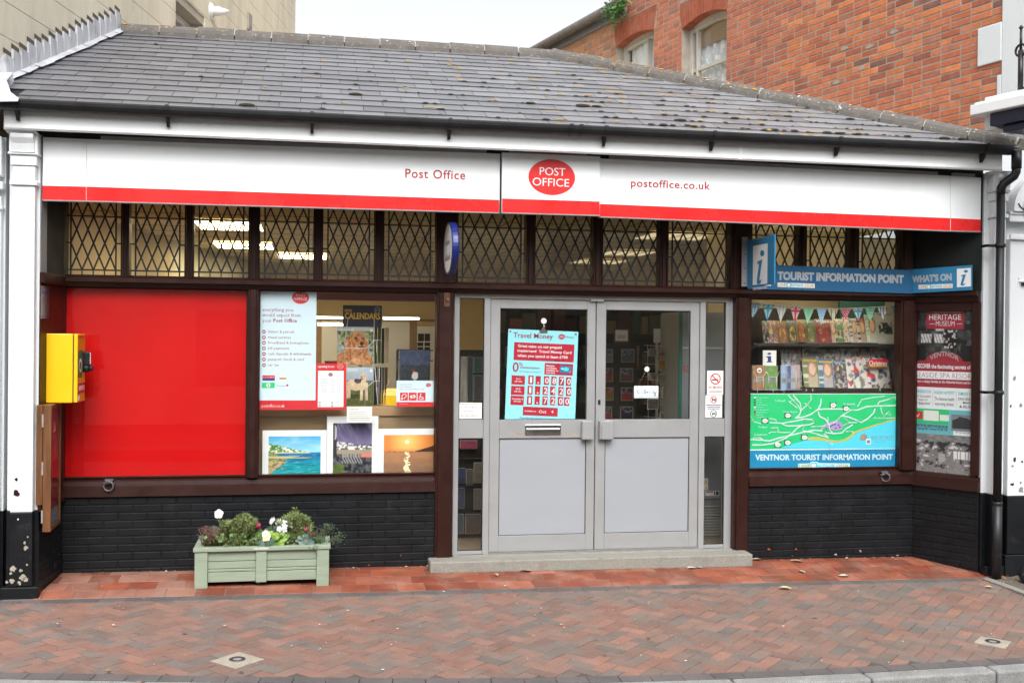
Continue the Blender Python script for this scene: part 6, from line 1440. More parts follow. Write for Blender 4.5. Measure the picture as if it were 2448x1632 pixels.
PCs = [(895,592,1072,655,(.34,.16,.05),'brown'),(895,705,1112,832,(.62,.26,.02),'orange'),(890,885,1085,1005,(.30,.24,.18),'sepia'),(945,1050,1105,1182,(.34,.30,.26),'pale'),(770,870,885,960,(.26,.20,.14),'dull'),(770,560,880,650,(.28,.22,.2),'mauve'),(760,1200,900,1330,(.12,.10,.08),'dark'),(920,1370,1050,1460,(.2,.18,.14),'grey')]
for i, (x0,y0,x1,y1,c,nm) in enumerate(PCs):
    b = MB(); zp.box(b,x0,y0,x1,y1,.006,'paper',.1); zp.pic(b,x0+4,y0+4,x1-4,y1-4,14,8,(lambda c, k: lambda u, v: sc(mix(c, sc(c,.25), fbm(u*7,v*6,k)), 1.3 if fbm(u*9,v*9,k+1) > .6 else .9))(c, i),'print',.102)
    tag(b.build('postcard'), nm+' postcard '+('on the upper' if y0 < 850 else 'on the lower')+' tiers of the wire spinner', 'postcard', 'postcards on the spinner')
b = MB(); zp.box(b,880,300,968,480,.004,'paper'); tag(b.build('price_card'), 'tall cream card standing on top of the wire spinner', 'card')
# drinks fridge behind the right sidelight
fx0, fx1 = FY(1.15).at(1560,900).x, FY(1.15).at(1672,900).x; t = thing('drinks_fridge', 'grey drinks fridge with a louvred foot behind the right sidelight', 'fridge', ((fx0+fx1)/2,1.4,.15)); zl = Zm(1040,680,2.2405,FY(1.15))
b = MB(); zv = lambda y: zl.at(1490,y).z
b.box(fx0,fx1,1.15,1.75,zv(1150),zv(150),'fridge'); b.build('body', t, bevel=.01); b = MB(); b.box(fx0,fx1,1.17,1.75,.15,zv(1152),'grey_metal'); 
b.build('base', t); b = MB()
for k in range(12): z_ = zv(1185+k*15); b.box(fx0+.01,fx1-.01,1.152,1.169,z_-.012,z_,'shelf_grey')
b.build('louvre', t); b = MB(); b.box(fx0,fx1,1.14,1.149,zv(345),zv(335),'wire_white'); b.box(fx0-.01,fx0+.02,1.13,1.149,zv(1150),zv(150),'teal'); b.build('trim', t)
b = MB(); zl.text(b,'Coca',1306,1362,470,60,'print_red',.003,.0,shear=.35)
zl.rect(b,1440,1036,1462,1068,'poster_white',.003); zl.rect(b,1440,1070,1462,1098,'poster_white',.003); zl.poly(b,[(1444,1062),(1458,1062),(1451,1042)],'yellow_cabinet',.004); zl.poly(b,[(1444,1094),(1458,1094),(1451,1076)],'yellow_cabinet',.004); zl.rect(b,1447,1103,1521,1130,'poster_white',.003); zl.rect(b,1450,1106,1490,1112,'print_red',.004); zl.rect(b,1494,1106,1500,1126,'ink',.004); zl.rect(b,1504,1106,1518,1126,'ink',.004); b.build('sticker', t)
t = thing('tool_arm', 'green metal bracket high in the right door pane', 'bracket', zp.at(1150,160)); b = MB(); b.bar(zp.at(1010,240), zp.at(1190,95), .06, .03, 'teal'); b.bar(zp.at(1190,95), zp.at(1215,230), .06, .03, 'teal'); b.bar(zp.at(1215,225), zp.at(1330,235), .06, .04, 'teal'); b.build('arm', t)
# card racks behind the left sidelight
t = thing('greeting_card_rack', 'dark wire rack of greeting cards behind the left sidelight', 'display stand', FY(1.5).at(1080,1250)); zg = Zm(1040,680,2.2405,FY(1.4)); b = MB(); zg.box(b,90,350,262,1500,.04,'shelf_dark',-.03); b.build('back', t); b = MB()
for y_ in (350,640,800,930,1075,1220): zg.box(b,100,y_,255,y_+5,.03,'wire_dark',.02)
for x_ in (122,150,205,250): zg.box(b,x_,345,x_+2,1500,.004,'wire_dark',.015)
b.build('frame', t)
rs = random.Random(5)
gl = [(135,385,168,630,(.60,.56,.46),'tall cream'),(172,385,200,630,(.07,.09,.10),'grey'),(205,390,250,470,(.05,.12,.09),'green'),(205,485,250,620,(.10,.09,.08),'dark'),(132,832,222,878,(.50,.10,.16),'pink'),(120,980,160,1060,(.07,.10,.22),'blue'),(165,985,200,1070,(.22,.20,.14),'tan'),(205,950,248,1060,(.30,.26,.2),'brown'),(120,1085,155,1195,(.10,.12,.20),'navy'),(205,1090,245,1200,(.28,.24,.20),'beige'),(118,1225,150,1330,(.10,.16,.18),'teal'),(160,1225,240,1330,(.16,.12,.10),'umber')]
for i, (x0,y0,x1,y1,c,nm) in enumerate(gl):
    b = MB(); zg.box(b,x0,y0,x1,y1,.006,'paper',.03); zg.pic(b,x0+1,y0+1,x1-1,y1-1,8,12,(lambda c, k: lambda u, v: mix(c, sc(c,.4), fbm(u*4,v*7,k)))(c,i+40),'print',.032)
    tag(b.build('greeting_card'), nm+' greeting card '+('in the upper pane' if y0 < 700 else 'in the lower pane')+' of the left sidelight', 'card', 'greeting cards behind the left sidelight')
# ================================================================ right window: map poster
zm = Zm(1740, 900, 3.0155, FY(.612)); t = thing('map_poster', 'green and blue street map poster filling the lower half of the right window', 'poster', zm.at(695,410))
b = MB(); zm.box(b,152,122,1242,696,.003,'poster_white'); b.build('sheet', t)
b = MB(); zm.rect(b,156,126,1238,518,'map_green',.0008); b.build('land', t)
b = MB(); zm.poly(b,[(430,492),(520,470),(590,452),(680,462),(800,470),(880,440),(950,392),(1060,352),(1150,325),(1234,295),(1234,516),(380,516)],'map_sea',.0014); b.build('sea', t)
b = MB(); zm.poly(b,[(560,452),(595,432),(660,436),(720,452),(800,460),(840,450),(880,425),(905,398),(960,375),(1060,345),(1150,318),(1234,292),(1234,300),(1150,328),(1060,356),(970,386),(915,410),(890,440),(830,470),(760,472),(680,462),(600,456)],'map_sand',.002); b.build('beach', t)
b = MB(); zm.rect(b,156,526,1238,692,'map_blue',.0008); b.build('banner', t)
b = MB(); zm.poly(b,[(705,335),(760,320),(815,325),(830,350),(825,378),(780,388),(740,380),(705,360),(670,392),(668,375)],'map_purple',.0022); b.build('town_area', t)
roads = [[(432,132),(470,170),(505,205),(525,245)],[(470,132),(520,190),(530,240),(515,275),(485,300)],[(598,132),(600,165),(570,205),(530,240)],[(555,190),(600,230)],[(672,160),(668,200),(650,235),(600,270),(545,290),(485,298)],[(650,235),(720,232),(800,232),(870,240),(935,240),(1000,215),(1080,210),(1205,208)],[(935,215),(965,165),(1040,150),(1130,140)],[(1080,200),(1090,180),(1150,165),(1205,145),(1222,200),(1165,212)],[(1100,220),(1110,260),(1135,300),(1205,295)],[(1135,275),(1160,250),(1180,265),(1160,275)],[(158,280),(190,325),(240,338)],[(300,330),(390,335),(480,320),(550,305),(610,308),(620,330),(590,345),(520,352),(430,355),(390,340)],[(300,300),(345,310),(348,330)],[(310,370),(360,365),(362,395)],[(295,410),(310,398),(400,402),(450,400)],[(158,452),(230,455),(300,462),(370,440),(460,420),(540,400),(620,385),(680,390)],[(175,490),(240,492),(330,480),(420,440),(470,400),(500,370),(545,345)],[(545,350),(540,395)],[(545,390),(600,400),(660,420),(700,430),(725,440)],[(650,250),(660,285),(700,305),(720,330),(728,345)],[(720,290),(720,345)],[(728,345),(780,320),(820,280),(880,245)],[(820,280),(870,290),(920,310),(960,330),(1010,300),(1050,260),(1060,230)],[(830,350),(880,330),(930,330)],[(840,300),(880,330)],[(850,395),(900,395),(905,410)],[(700,400),(760,410),(820,405),(850,375),(900,345)],[(728,345),(735,385),(760,410)],[(690,410),(720,430),(725,480),(760,488)],[(600,360),(680,355),(705,350)],[(440,180),(500,225)],[(440,180),(480,165)],[(180,440),(230,440),(270,465)],[(745,230),(755,190)]]
b = MB()
for i, P in enumerate(roads): zm.line(b, P, .012 if len(P) > 4 else .0085, 'map_road', .0026+.00004*i)
b.build('road', t)
b = MB(); zm.text(b,'VENTNOR TOURIST INFORMATION POINT',197,1188,601,38,'pale_blue_letter',.0018,.035,y1=596,res=2)
f_ = lambda x, y: zm.f(x, y); a, c = f_(510,659), f_(875,657); 
zm.poly(b,[(505,668),(880,665),(880,624),(660,622),(640,612),(600,612),(590,624),(505,626)],'pale_blue_letter',.0014)
zm.text(b,'LOVE',510,592,659,27,'olive_letter',.002,.03); zm.text(b,'ENTNOR',642,772,658,27,'map_sea',.002,.03); zm.text(b,'.CO.UK',775,872,657,27,'olive_letter',.002,.03)
zm.poly(b,[(618,675),(596,655),(592,628),(603,616),(618,622),(634,616),(646,628),(640,655)],'map_sea',.0022); zm.poly(b,[(618,662),(605,650),(602,632),(610,626),(618,632),(628,626),(634,632),(630,650)],'white_vinyl',.0027)
for s_, x0, x1, y_, h in (('Information Centre',205,292,154,8),('Parking',205,244,171,8),('One Way',205,247,189,8),('Doctors Surgery',205,283,206,8),('Pharmacy',205,252,223,8),('Main Shopping Area',205,300,242,8),('Disabled Access',205,286,260,8),('Cash Point',205,256,277,8),('Coastal Path',205,264,295,8)): zm.text(b,s_,x0,x1,y_,h,'pale_blue_letter',.002)
for i, m_ in enumerate(('paper','ink_blue','ink','ink','paper','map_purple','ink','print_red')): zm.rect(b,187,145+i*17.6,200,155+i*17.6,m_,.002)
for s_, x0, x1, y_, h in (('To Wroxall',338,412,180,14),('To Shanklin',832,915,203,14),('Upper Ventnor',398,502,260,14),('St Lawrence',188,284,423,14),('To Niton',220,282,370,14),('Bonchurch',1052,1126,304,14)): zm.text(b,s_,x0,x1,y_,h,'pale_blue_letter',.003,.01,shear=.25)
zm.text(b,'ISLE OF ARTS',1030,1186,446,20,'ink_grey',.002,0,res=2); zm.text(b,'THE FESTIVAL BY THE SEA',1030,1186,457,6,'ink_grey',.002); zm.text(b,'www.artsisle.org',1055,1132,472,8,'ink_grey',.002)
for (x_, y_) in ((268,318),(433,280),(760,205),(853,230),(552,438),(432,475),(360,490)):
    for q in range(9): zm.rect(b,x_-27+(q%3)*19,y_-20+(q//3)*14,x_-17+(q%3)*19,y_-10+(q//3)*14,'ink',.0032)
    zm.ell(b,x_,y_,20,15,'paper',.0036); zm.rect(b,x_-13,y_-3,x_+13,y_+2,'ink_grey',.004)
for i in range(26):
    P = roads[(i*7) % len(roads)]; k = len(P)//2; p, q = P[k-1], P[k]; mx_, my_ = (p[0]+q[0])/2, (p[1]+q[1])/2; zm.line(b,[(mx_-14,my_-(q[1]-p[1])/(abs(q[0]-p[0])+1)*14*(1 if q[0]>p[0] else -1)*.9),(mx_+14,my_+(q[1]-p[1])/(abs(q[0]-p[0])+1)*14*(1 if q[0]>p[0] else -1)*.9)],.003,'ink_grey',.0044)
for (x_, y_) in ((765,345),(790,350),(735,360),(800,365),(770,372),(748,350)): zm.rect(b,x_,y_-6,x_+12,y_+2,'ink_blue',.0042)
zm.ell(b,978,435,27,24,'limestone',.002); zm.rect(b,951,440,1005,458,'limestone',.0022); zm.line(b,[(955,442),(975,450),(990,442),(1003,446)],.003,'ink_grey',.003); zm.rect(b,995,448,1030,486,'poster_white',.0025); zm.rect(b,1000,456,1025,480,'ink_grey',.003); b.build('lettering', t)
# ---- bunting
zb_ = Zm(1780,720,5.88,FY(.66)); t = thing('bunting', 'string of patterned cloth pennants across the top of the right window', 'bunting', zb_.at(1100,60))
PEN = [(70,240,15,32,110,235,'gingham'),(250,425,38,44,315,270,'ujg'),(445,610,56,62,505,292,'stripeg'),(635,805,70,78,707,306,'ujr'),(815,985,87,93,885,325,'stripem'),(1010,1152,100,106,1075,340,'dotb'),(1165,1315,107,107,1243,292,'stripey'),(1340,1500,105,102,1420,272,'dotr'),(1515,1670,98,95,1600,272,'ujb'),(1685,1845,90,85,1768,287,'dotg'),(1860,2015,80,74,1950,262,'stripen'),(2045,2190,66,50,2137,237,'dott')]
def cloth(kind, u, v):
    W_ = (.62,.62,.58)
    if kind == 'gingham': a = int(u*10) % 2 + int(v*13) % 2; return (W_, (.25,.46,.58), (.06,.30,.48))[a]
    if kind[:2] == 'uj':
        A, B = {'g': ((.05,.34,.52),(.06,.40,.20)), 'r': ((.50,.03,.10),(.52,.46,.10)), 'b': ((.06,.30,.48),(.45,.44,.12))}[kind[2]]
        if abs(u-.5) < .09 or abs(v-.72) < .07: return A
        if abs(u-.5) < .14 or abs(v-.72) < .11: return W_
        d = min(abs((u-.5)*.9-(v-.72)), abs((u-.5)*.9+(v-.72)));
        return A if d < .03 else W_ if d < .08 else B
    if kind[:6] == 'stripe':
        c = {'g': [(.30,.34,.36),W_,W_,W_], 'm': [(.16,.48,.27),(.34,.60,.42)], 'y': [(.08,.08,.10),W_,(.50,.42,.10),W_,(.50,.42,.10)], 'n': [(.06,.08,.14),W_,W_,(.30,.34,.42)]}[kind[6]]; return c[int(u*(14 if kind[6] != 'm' else 22)) % len(c)]
    bgc = {'b': (.22,.46,.66), 'r': (.50,.02,.07), 'g': (.10,.46,.26), 't': (.03,.22,.36)}[kind[3]]; n = 5 if kind[3] != 'g' and kind[3] != 'b' else 8
    x, y = u*n, v*n*1.3; j = int(y) % 2; return W_ if math.hypot((x+.5*j) % 1-.5, y % 1-.5) < .28 else bgc
for i, (x0,x1,ya,yb,xt,yt,kd) in enumerate(PEN):
    b = MB(); A, B, T_ = zb_.at(x0,ya), zb_.at(x1,yb), zb_.at(xt,yt); N = 26
    for r_ in range(N):
        v0, v1 = r_/N, (r_+1)/N
        for c_ in range(N):
            u0, u1 = c_/N, (c_+1)/N; P = []
            for (u, v) in ((u0,v0),(u0,v1),(u1,v1),(u1,v0)):
                e = A+(B-A)*u; q = e+(T_-e)*v; q.y += .006*math.sin(u*5+i)*(1-v); P.append(q)
            w = u0*(1-(v0+v1)/2)+.5*(v0+v1)/2
            b.face(P if v1 < 1 else P[:2]+P[3:], 'plain', cloth(kd, .5+(u0+.5/N-.5)*(1-(v0+v1)/2), 1-(v0+v1)/2))
    b.build('pennant', t)
b = MB(); b.tube([zb_.at(40,0)]+[zb_.at((p[0]+p[1])/2,(p[2]+p[3])/2-2) for p in PEN]+[zb_.at(2215,40)], .003, 'paper', 5); b.build('string', t)
# ---- magazine shelves
SY = 1.0; zg2 = Zm(1780,720,5.88,FY(SY)); t = thing('magazine_shelves', 'grey tiered magazine shelving with sloping sides in the right window', 'shelving', zg2.at(1200,1300))
b = MB(); sy = lambda y: zg2.at(1200,y).z; sx = lambda x: zg2.at(x,600).x
b.box(sx(30),sx(2150),1.28,1.31,.6,sy(100),'shelf_dark'); b.build('back_panel', t)
b = MB(); b.box(sx(1500),sx(2150),1.24,1.278,sy(1400),sy(-200),'teal'); b.build('green_panel', t)
for i, y_ in enumerate((600,1220)):
    b = MB(); b.box(sx(60),sx(2090),.90,1.27,sy(y_+30),sy(y_),'shelf_dark'); b.box(sx(60),sx(2090),.89,.90,sy(y_+32),sy(y_-8),'shelf_dark'); b.build('shelf', t)
b = MB()
for x_ in (160,915,1005,1960): b.prism([(sx(x_),.90,sy(605)),(sx(x_),.90,sy(640)),(sx(x_),1.1,sy(680)),(sx(x_),1.2,sy(605))], (.012,0,0), 'shelf_grey')
for x_ in (790,880,1820): b.prism([(sx(x_),.88,sy(1215)),(sx(x_),.88,sy(1255)),(sx(x_),1.1,sy(1300)),(sx(x_),1.2,sy(1215))], (.012,0,0), 'shelf_grey')
for (ya, yb) in ((370,600),(620,850),(850,1090)): b.prism([(sx(2110),.95,sy(ya)),(sx(2110),.95,sy(yb-20)),(sx(2110),1.26,sy(yb)),(sx(2110),1.26,sy(ya))], (.04,0,0), 'shelf_grey')
b.build('bracket', t)
def cover(kind, k, c):
    pal = [c, sc(c,.35), mix(c,(.6,.55,.5),.6), (.5,.06,.05), (.06,.10,.2), (.5,.42,.08)]
    def f(u, v):
        if kind == 'food':
            d = math.hypot((u-.5)*1.1, v-.38); 
            if d < .34: return mix(c, sc(c,.3), fbm(u*9,v*9,k)) if fbm(u*7,v*7,k+2) > .42 else (.5,.3,.1)
            return sc(pal[1], 1.2)
        if kind == 'face':
            e = ((u-.58)/.2)**2+((v-.62)/.2)**2
            if e < 1: return (.62,.40,.29)
            if ((u-.60)/.3)**2+((v-.64)/.3)**2 < 1: return (.30,.18,.08)
            if v < .45 and abs(u-.6) < .30: return mix((.55,.42,.34), c, .4)
            return c if not (u < .46 and v < .8 and vn(v*17, int(u*3), k) > .55) else mix((.65,.62,.5), c, .25)
        if kind == 'black':
            return (.035,.05,.04) if (.3 < v < .7 and fbm(u*7,v*9,k) > .50 and .12 < u < .9) else c
        q = vn(u*6, v*9, k); q2 = vn(u*5+9, v*7, k+7)
        if q > .68: return pal[3+int(q2*2.99)]
        if q > .55: return pal[2]
        if q2 > .66: return pal[1]
        return c
    return f
def magazine(label, x0, y0, x1, y1, kind, c, title='', tc='white_vinyl', lean=.30, back=0, k=0, wd=.004, bold=.02):
    base = zg2.at((x0+x1)/2, y1); top = zg2.at((x0+x1)/2, y0); X0, X1 = zg2.at(x0,y1).x, zg2.at(x1,y1).x; h = (top.z-base.z)/math.cos(lean)*1.02
    pl = Plane((X0, SY-.06+back, base.z), (1,0,-.02), (0, math.sin(lean), math.cos(lean))); w = X1-X0; sh = .07
    t = thing('magazine', label, 'magazine', base, 'magazines on the shelves')
    b = MB(); b.box(0, w, 0, .006, 0, h, 'paper', None, pl); b.build('pages', t)
    b = MB(); b.picture(pl,0,0,0,0,22,30,cover(kind,k,c),'print_gloss',.0015,(0,0,w,h)); b.build('cover', t)
    if title:
        vs, fs = text2d(title, bold, 2); m0, m1 = min(v[0] for v in vs), max(v[0] for v in vs); b = MB(); th = min(h*.15, w*.42/max(1,len(title))*1.9)
        b.mesh([pl.P(w*(.05+.9*(v[0]-m0)/(m1-m0)), h*.965-th+v[1]/CAPH*th, .003) for v in vs], fs, tc); b.build('masthead', t)
MG = [('dark magazine at the far left of the upper shelf',250,280,345,585,'mix',(.03,.03,.035),'',''),('red and grey magazine, second on the upper shelf',335,275,455,585,'mix',(.22,.10,.09),'',''),('food magazine with a baked loaf, third on the upper shelf',450,280,590,585,'food',(.40,.18,.07),'',''),('green headed food magazine, fourth on the upper shelf',585,270,735,585,'food',(.12,.13,.05),'Guide','aqua_letter'),('food magazine with a yellow green masthead on the upper shelf',722,258,850,575,'food',(.35,.12,.03),'Veg','olive_letter'),('dull green magazine with a salad bowl on the upper shelf',840,265,990,590,'food',(.16,.20,.08),'vegan','shelf_grey'),('dark magazine with red tomatoes on the upper shelf',980,255,1195,590,'food',(.34,.025,.02),'Vegan','white_vinyl'),('beige magazine with a bare back on the upper shelf',1185,270,1285,580,'face',(.35,.22,.14),'',''),('green health magazine on the upper shelf',1262,245,1392,580,'mix',(.05,.18,.05),'health','white_vinyl'),('white and red magazine behind the dotted pennant',1385,230,1475,575,'mix',(.55,.45,.38),'Sante','print_red'),('blue magazine with a man and woman on the upper shelf',1465,240,1590,582,'face',(.10,.12,.22),'ASPIRE','white_vinyl'),('magazine with a bearded man on the upper shelf',1570,235,1700,582,'face',(.08,.07,.05),'WOW','print_red'),('pale teal magazine with a woman in cream on the upper shelf',1690,195,1850,582,'face',(.30,.45,.42),'',''),('grey magazine with black tassels at the right end of the upper shelf',1845,165,2090,600,'black',(.42,.42,.38),'Wallpaper*','ink')]
for i, (lab,x0,y0,x1,y1,kd,c,ti,tc) in enumerate(MG): magazine(lab,x0,y0,x1,y1,kd,c,ti,tc or 'white_vinyl',.3,.004*(14-i)%.03,i)
LB = [('faded homes magazine at the back left of the lower shelf',540,690,830,1200,(.20,.17,.15),'HOMES','ink_grey'),('homes and antiques magazine at the back of the lower shelf',850,685,1145,1200,(.34,.33,.30),'HOMES','ink'),('cream homes magazine at the back middle of the lower shelf',1150,690,1375,1200,(.46,.43,.38),'HOMES','ink_grey'),('pale english home magazine at the back of the lower shelf',1375,680,1580,1200,(.50,.48,.44),'ENGLISH','ink_grey'),('blue lettered home magazine at the back right of the lower shelf',1585,675,1815,1200,(.55,.50,.44),'YourHome','sign_blue'),('red scripted christmas magazine at the back right end of the lower shelf',1810,670,2030,1200,(.58,.55,.5),'Christmas','print_red')]
for i, (lab,x0,y0,x1,y1,c,ti,tc) in enumerate(LB): magazine(lab,x0,y0,x1,y1,'mix',c,ti,tc,.22,.06,30+i,bold=.005)
LF = [('red and green womens magazine at the left front of the lower shelf',795,800,1020,1200,'face',(.16,.18,.06),'woman','orange_letter'),('blue womens magazine with a blonde woman at the front of the lower shelf',1010,820,1225,1205,'face',(.05,.15,.26),'woman','yellow_cabinet'),('style magazine with a dark kitchen at the front of the lower shelf',1215,830,1412,1212,'mix',(.10,.07,.06),'Style','aqua_letter'),('white home style magazine with furniture at the front of the lower shelf',1400,790,1640,1228,'mix',(.62,.60,.55),'HomeStyle','print_red'),('red christmas magazine with decorations at the right front of the lower shelf',1640,800,2000,1245,'mix',(.66,.60,.56),'Christmas','white_vinyl')]
for i, (lab,x0,y0,x1,y1,kd,c,ti,tc) in enumerate(LF): magazine(lab,x0,y0,x1,y1,kd,c,ti,tc,.26,-.01-.004*i,50+i)
zz = Zm(1780,720,5.88,FY(SY-.09)); b = MB(); zz.rect(b,1735,812,2005,905,'print_red',.012); zz.rect(b,1735,905,2000,920,'yellow_cabinet',.012); zz.text(b,'Christmas',1740,1990,898,62,'white_vinyl',.014,.02,res=2)
b.build('banner', D.objects['magazine.024'])
# ---- leaflet holder and i card
zf_ = Zm(1780,720,5.88,FY(.72)); t = thing('leaflet_holder', 'wire leaflet holder on the ledge at the left of the right window', 'display stand', zf_.at(430,1250)); b = MB()
for P in ([(100,985),(150,1060),(240,1060),(285,985)],[(285,985),(330,1060),(430,1060),(470,985),(580,985),(600,1060)],[(150,1060),(155,1240)],[(240,1060),(242,1240)],[(320,1060),(320,1240)],[(425,1060),(428,1240)],[(700,1000),(715,1250)],[(770,980),(775,1230)],[(100,1240),(780,1240)],[(160,1245),(160,1285)],[(530,1245),(535,1290)],[(380,1245),(380,1290)]): b.tube([zf_.at(*p)+V((0,-.035,0)) for p in P], .0028, 'wire_white', 5)
b.build('wire', t)
b = MB(); zf_.box(b,60,1285,2180,1330,.3,'shelf_dark',.05); b.build('ledge', t)
LT = [('brown leaflet with a round badge, leftmost in the wire holder',115,900,288,1240,(.38,.20,.10),0),('green leaflet with small photographs, second in the wire holder',292,905,466,1240,(.17,.30,.10),0),('pale blue leaflet stack turned sideways in the wire holder',515,895,640,1250,(.30,.44,.62),.05),('navy leaflet with yellow marks in the wire holder',600,905,650,1240,(.10,.13,.30),.02),('pale leaflet with photographs, second from right in the wire holder',648,900,716,1235,(.40,.40,.42),.03),('pink and grey leaflet, rightmost in the wire holder',716,895,778,1232,(.45,.32,.32),.05)]
for i, (lab,x0,y0,x1,y1,c,dy) in enumerate(LT):
    z = Zm(1780,720,5.88,FY(.72+dy)); tl = thing('leaflet', lab, 'leaflet', z.at((x0+x1)/2,y1), 'leaflets in the wire holder'); b = MB(); z.box(b,x0,y0,x1,y1,.025,'paper'); b.build('stack', tl)
    b = MB(); z.pic(b,x0,y0,x1,y1,10,18,(lambda c,k: lambda u, v: mix((.12,.14,.13),(.4,.42,.4),fbm(u*5,v*6,k)) if (.12 < v < .62 and .08 < u < .92 and int(v*6) % 2 == 0) else c)(c,i+70),'print_gloss',.001)
    if i == 0: z.ell(b,207,970,46,46,'bulkhead_red',.002); z.ell(b,207,970,38,38,'paper',.003); z.rect(b,190,965,225,985,'ink',.004)
    b.build('cover', tl)
zi = Zm(1780,720,5.88,FY(.78)); t = thing('i_card', 'cream card with a navy letter i standing behind the leaflets', 'card', zi.at(350,880)); b = MB(); zi.box(b,258,690,446,920,.006,'paper'); b.build('sheet', t); b = MB(); zi.ell(b,347,735,27,15,'ink_blue',.002); zi.poly(b,[(302,775),(372,768),(372,840),(386,848),(386,858),(308,858),(308,848),(326,842),(326,790),(302,790)],'ink_blue',.002); b.build('letter', t)
# ================================================================ flower planter
zw = Zm(440, 1180, 5.88, FY(.0))
gL = onG(446.5, 1352.5); gR = onG(755.2, 1347)
PY = (gL.y+gR.y)/2; PX0 = FY(PY).at(446.5,1340).x; PX1 = FY(PY).at(755.2,1335).x; PG = gz((PX0+PX1)/2, PY); pf_ = FY(PY); zw.pl = pf_
zR = zw.at(1000,742).z; PD = min(.40, .50-PY)
def pg(x, y): return gz(x, y)+.006
t = thing('planter', 'sage green wooden planter box on corner legs, in front of the black brick base', 'planter', ((PX0+PX1)/2, PY+PD/2, PG))
lw_ = (PX1-PX0)*.094
zb_front = zw.at(600,1248).z
for (xa, ya) in ((PX0, PY), (PX1-lw_, PY), (PX0, PY+PD-.05), (PX1-lw_, PY+PD-.05)):
    b = MB(); b.box(xa, xa+lw_, ya, ya+.05, pg(xa, ya), zR-.033, 'planter_green')
    if ya == PY:
        for k in range(7): b.tube([(xa+lw_*(.85 if xa == PX0 else .2)+rnd.uniform(-.006,.006), ya+.001, zR-.08-k*.045), (xa+lw_*(.85 if xa == PX0 else .2), ya-.001, zR-.08-k*.045)], .003, 'ink_grey', 6)
    b.build('leg', t, bevel=.004)
mx0 = zw.at(1010,1000).x; mx1 = zw.at(1160,1000).x
b = MB(); b.box(mx0, mx1, PY+.002, PY+.03, zb_front-.004, zR-.033, 'planter_green')
for k in range(6): b.tube([(mx0+(.02 if k % 2 else .07), PY+.003, zR-.07-k*.045), (mx0+(.02 if k % 2 else .07), PY+.001, zR-.07-k*.045)], .003, 'ink_grey', 6)
b.build('centre_batten', t, bevel=.003)
hs_ = [0,.47,.72,.85,1] ; zt_ = zR-.034; hh = zt_-zb_front
b = MB()
for r0, r1 in ((0,.325),(.33,.565),(.57,.665),(.67,1)):
    b.box(PX0+lw_+.001, mx0-.001, PY+.022, PY+.04, zt_-hh*r1+.0015, zt_-hh*r0-.0015, 'planter_green'); b.box(mx1+.001, PX1-lw_-.001, PY+.022, PY+.04, zt_-hh*r1+.0015, zt_-hh*r0-.0015, 'planter_green')
    for xx in (PX0+.012, PX1-.03): b.box(xx, xx+.018, PY+.05, PY+PD-.05, zt_-hh*r1+.0015, zt_-hh*r0-.0015, 'planter_green')
    b.box(PX0+lw_, PX1-lw_, PY+PD-.035, PY+PD-.02, zt_-hh*r1+.0015, zt_-hh*r0-.0015, 'planter_green')
b.build('plank_side', t, bevel=.003)
b = MB(); o_ = .012; rw_ = .075
b.box(PX0-o_, PX1+o_, PY-o_, PY-o_+rw_, zR-.032, zR, 'planter_green'); b.box(PX0-o_, PX1+o_, PY+PD+o_-rw_, PY+PD+o_, zR-.032, zR, 'planter_green')
b.box(PX0-o_, PX0-o_+rw_, PY-o_+rw_+.001, PY+PD+o_-rw_-.001, zR-.032, zR, 'planter_green'); b.box(PX1+o_-rw_, PX1+o_, PY-o_+rw_+.001, PY+PD+o_-rw_-.001, zR-.032, zR, 'planter_green'); b.build('rim', t, bevel=.004)
b = MB(); zw.box(b, 975, 752, 1190, 775, .002, 'lichen_white', o_+.002); b.build('name_strip', t)
b = MB(); b.box(PX0+.03, PX1-.03, PY+.04, PY+PD-.036, zR-.12, zR-.03, 'soil'); b.build('soil', t)
# ---- plants
def leafq(b, p, d, L, w, c, n=None, m='leaf', bend=.2):
    d = d.normalized(); s = d.cross(n or V((rnd.uniform(-1,1),rnd.uniform(-1,1),rnd.uniform(.2,1)))).normalized()*w/2; up = s.cross(d).normalized()
    m1 = p+d*L*.5+up*bend*L*.3; e = p+d*L
    b.face([p, m1-s, e, m1+s], m, c)
def wpt(x, y, dy): return FY(PY+dy).at(*zw.f(x, y))
def soilpt(x, dy): p = wpt(x, 720, dy); p.z = zR-.035; return p
def plantobj(name, label, cat='plant', grp=None):
    return thing(name, label, cat, (0,0,0), grp)
def rosemary(label, stems, n_leaf, cols):
    t = thing('rosemary_bush', label, 'plant', soilpt(stems[0][0], .2), 'plants in the green planter'); b = MB(); sb = MB()
    for (x0, dy0, x1, y1, dy1) in stems:
        a = soilpt(x0, dy0); e = wpt(x1, y1, dy1); mid = (a+e)/2+V((rnd.uniform(-.03,.03), rnd.uniform(-.02,.02), .01)); P = []
        for k in range(9): q = k/8; P.append(a*(1-q)**2+mid*2*q*(1-q)+e*q*q)
        sb.tube(P, [.004-.0025*k/8 for k in range(9)], 'varnished_wood', 5)
        L = (e-a).length; N = int(n_leaf*L/.2)
        for i in range(N):
            q = .12+.88*(i/N)**.85; k = min(7, int(q*8)); f = q*8-k; p = P[k]+(P[k+1]-P[k])*f; ax = (P[k+1]-P[k]).normalized()
            th_ = rnd.random()*6.28; o1 = ax.cross(V((0,1,.2))).normalized(); o2 = ax.cross(o1); d = (o1*math.cos(th_)+o2*math.sin(th_))*rnd.uniform(.6,1)+ax*rnd.uniform(.35,1.0)
            c = cols[rnd.randrange(len(cols))]; leafq(b, p, d, rnd.uniform(.026,.046), rnd.uniform(.004,.0066), sc(c, rnd.uniform(.65,1.35)))
    sb.build('stem', t); b.build('foliage', t); return t
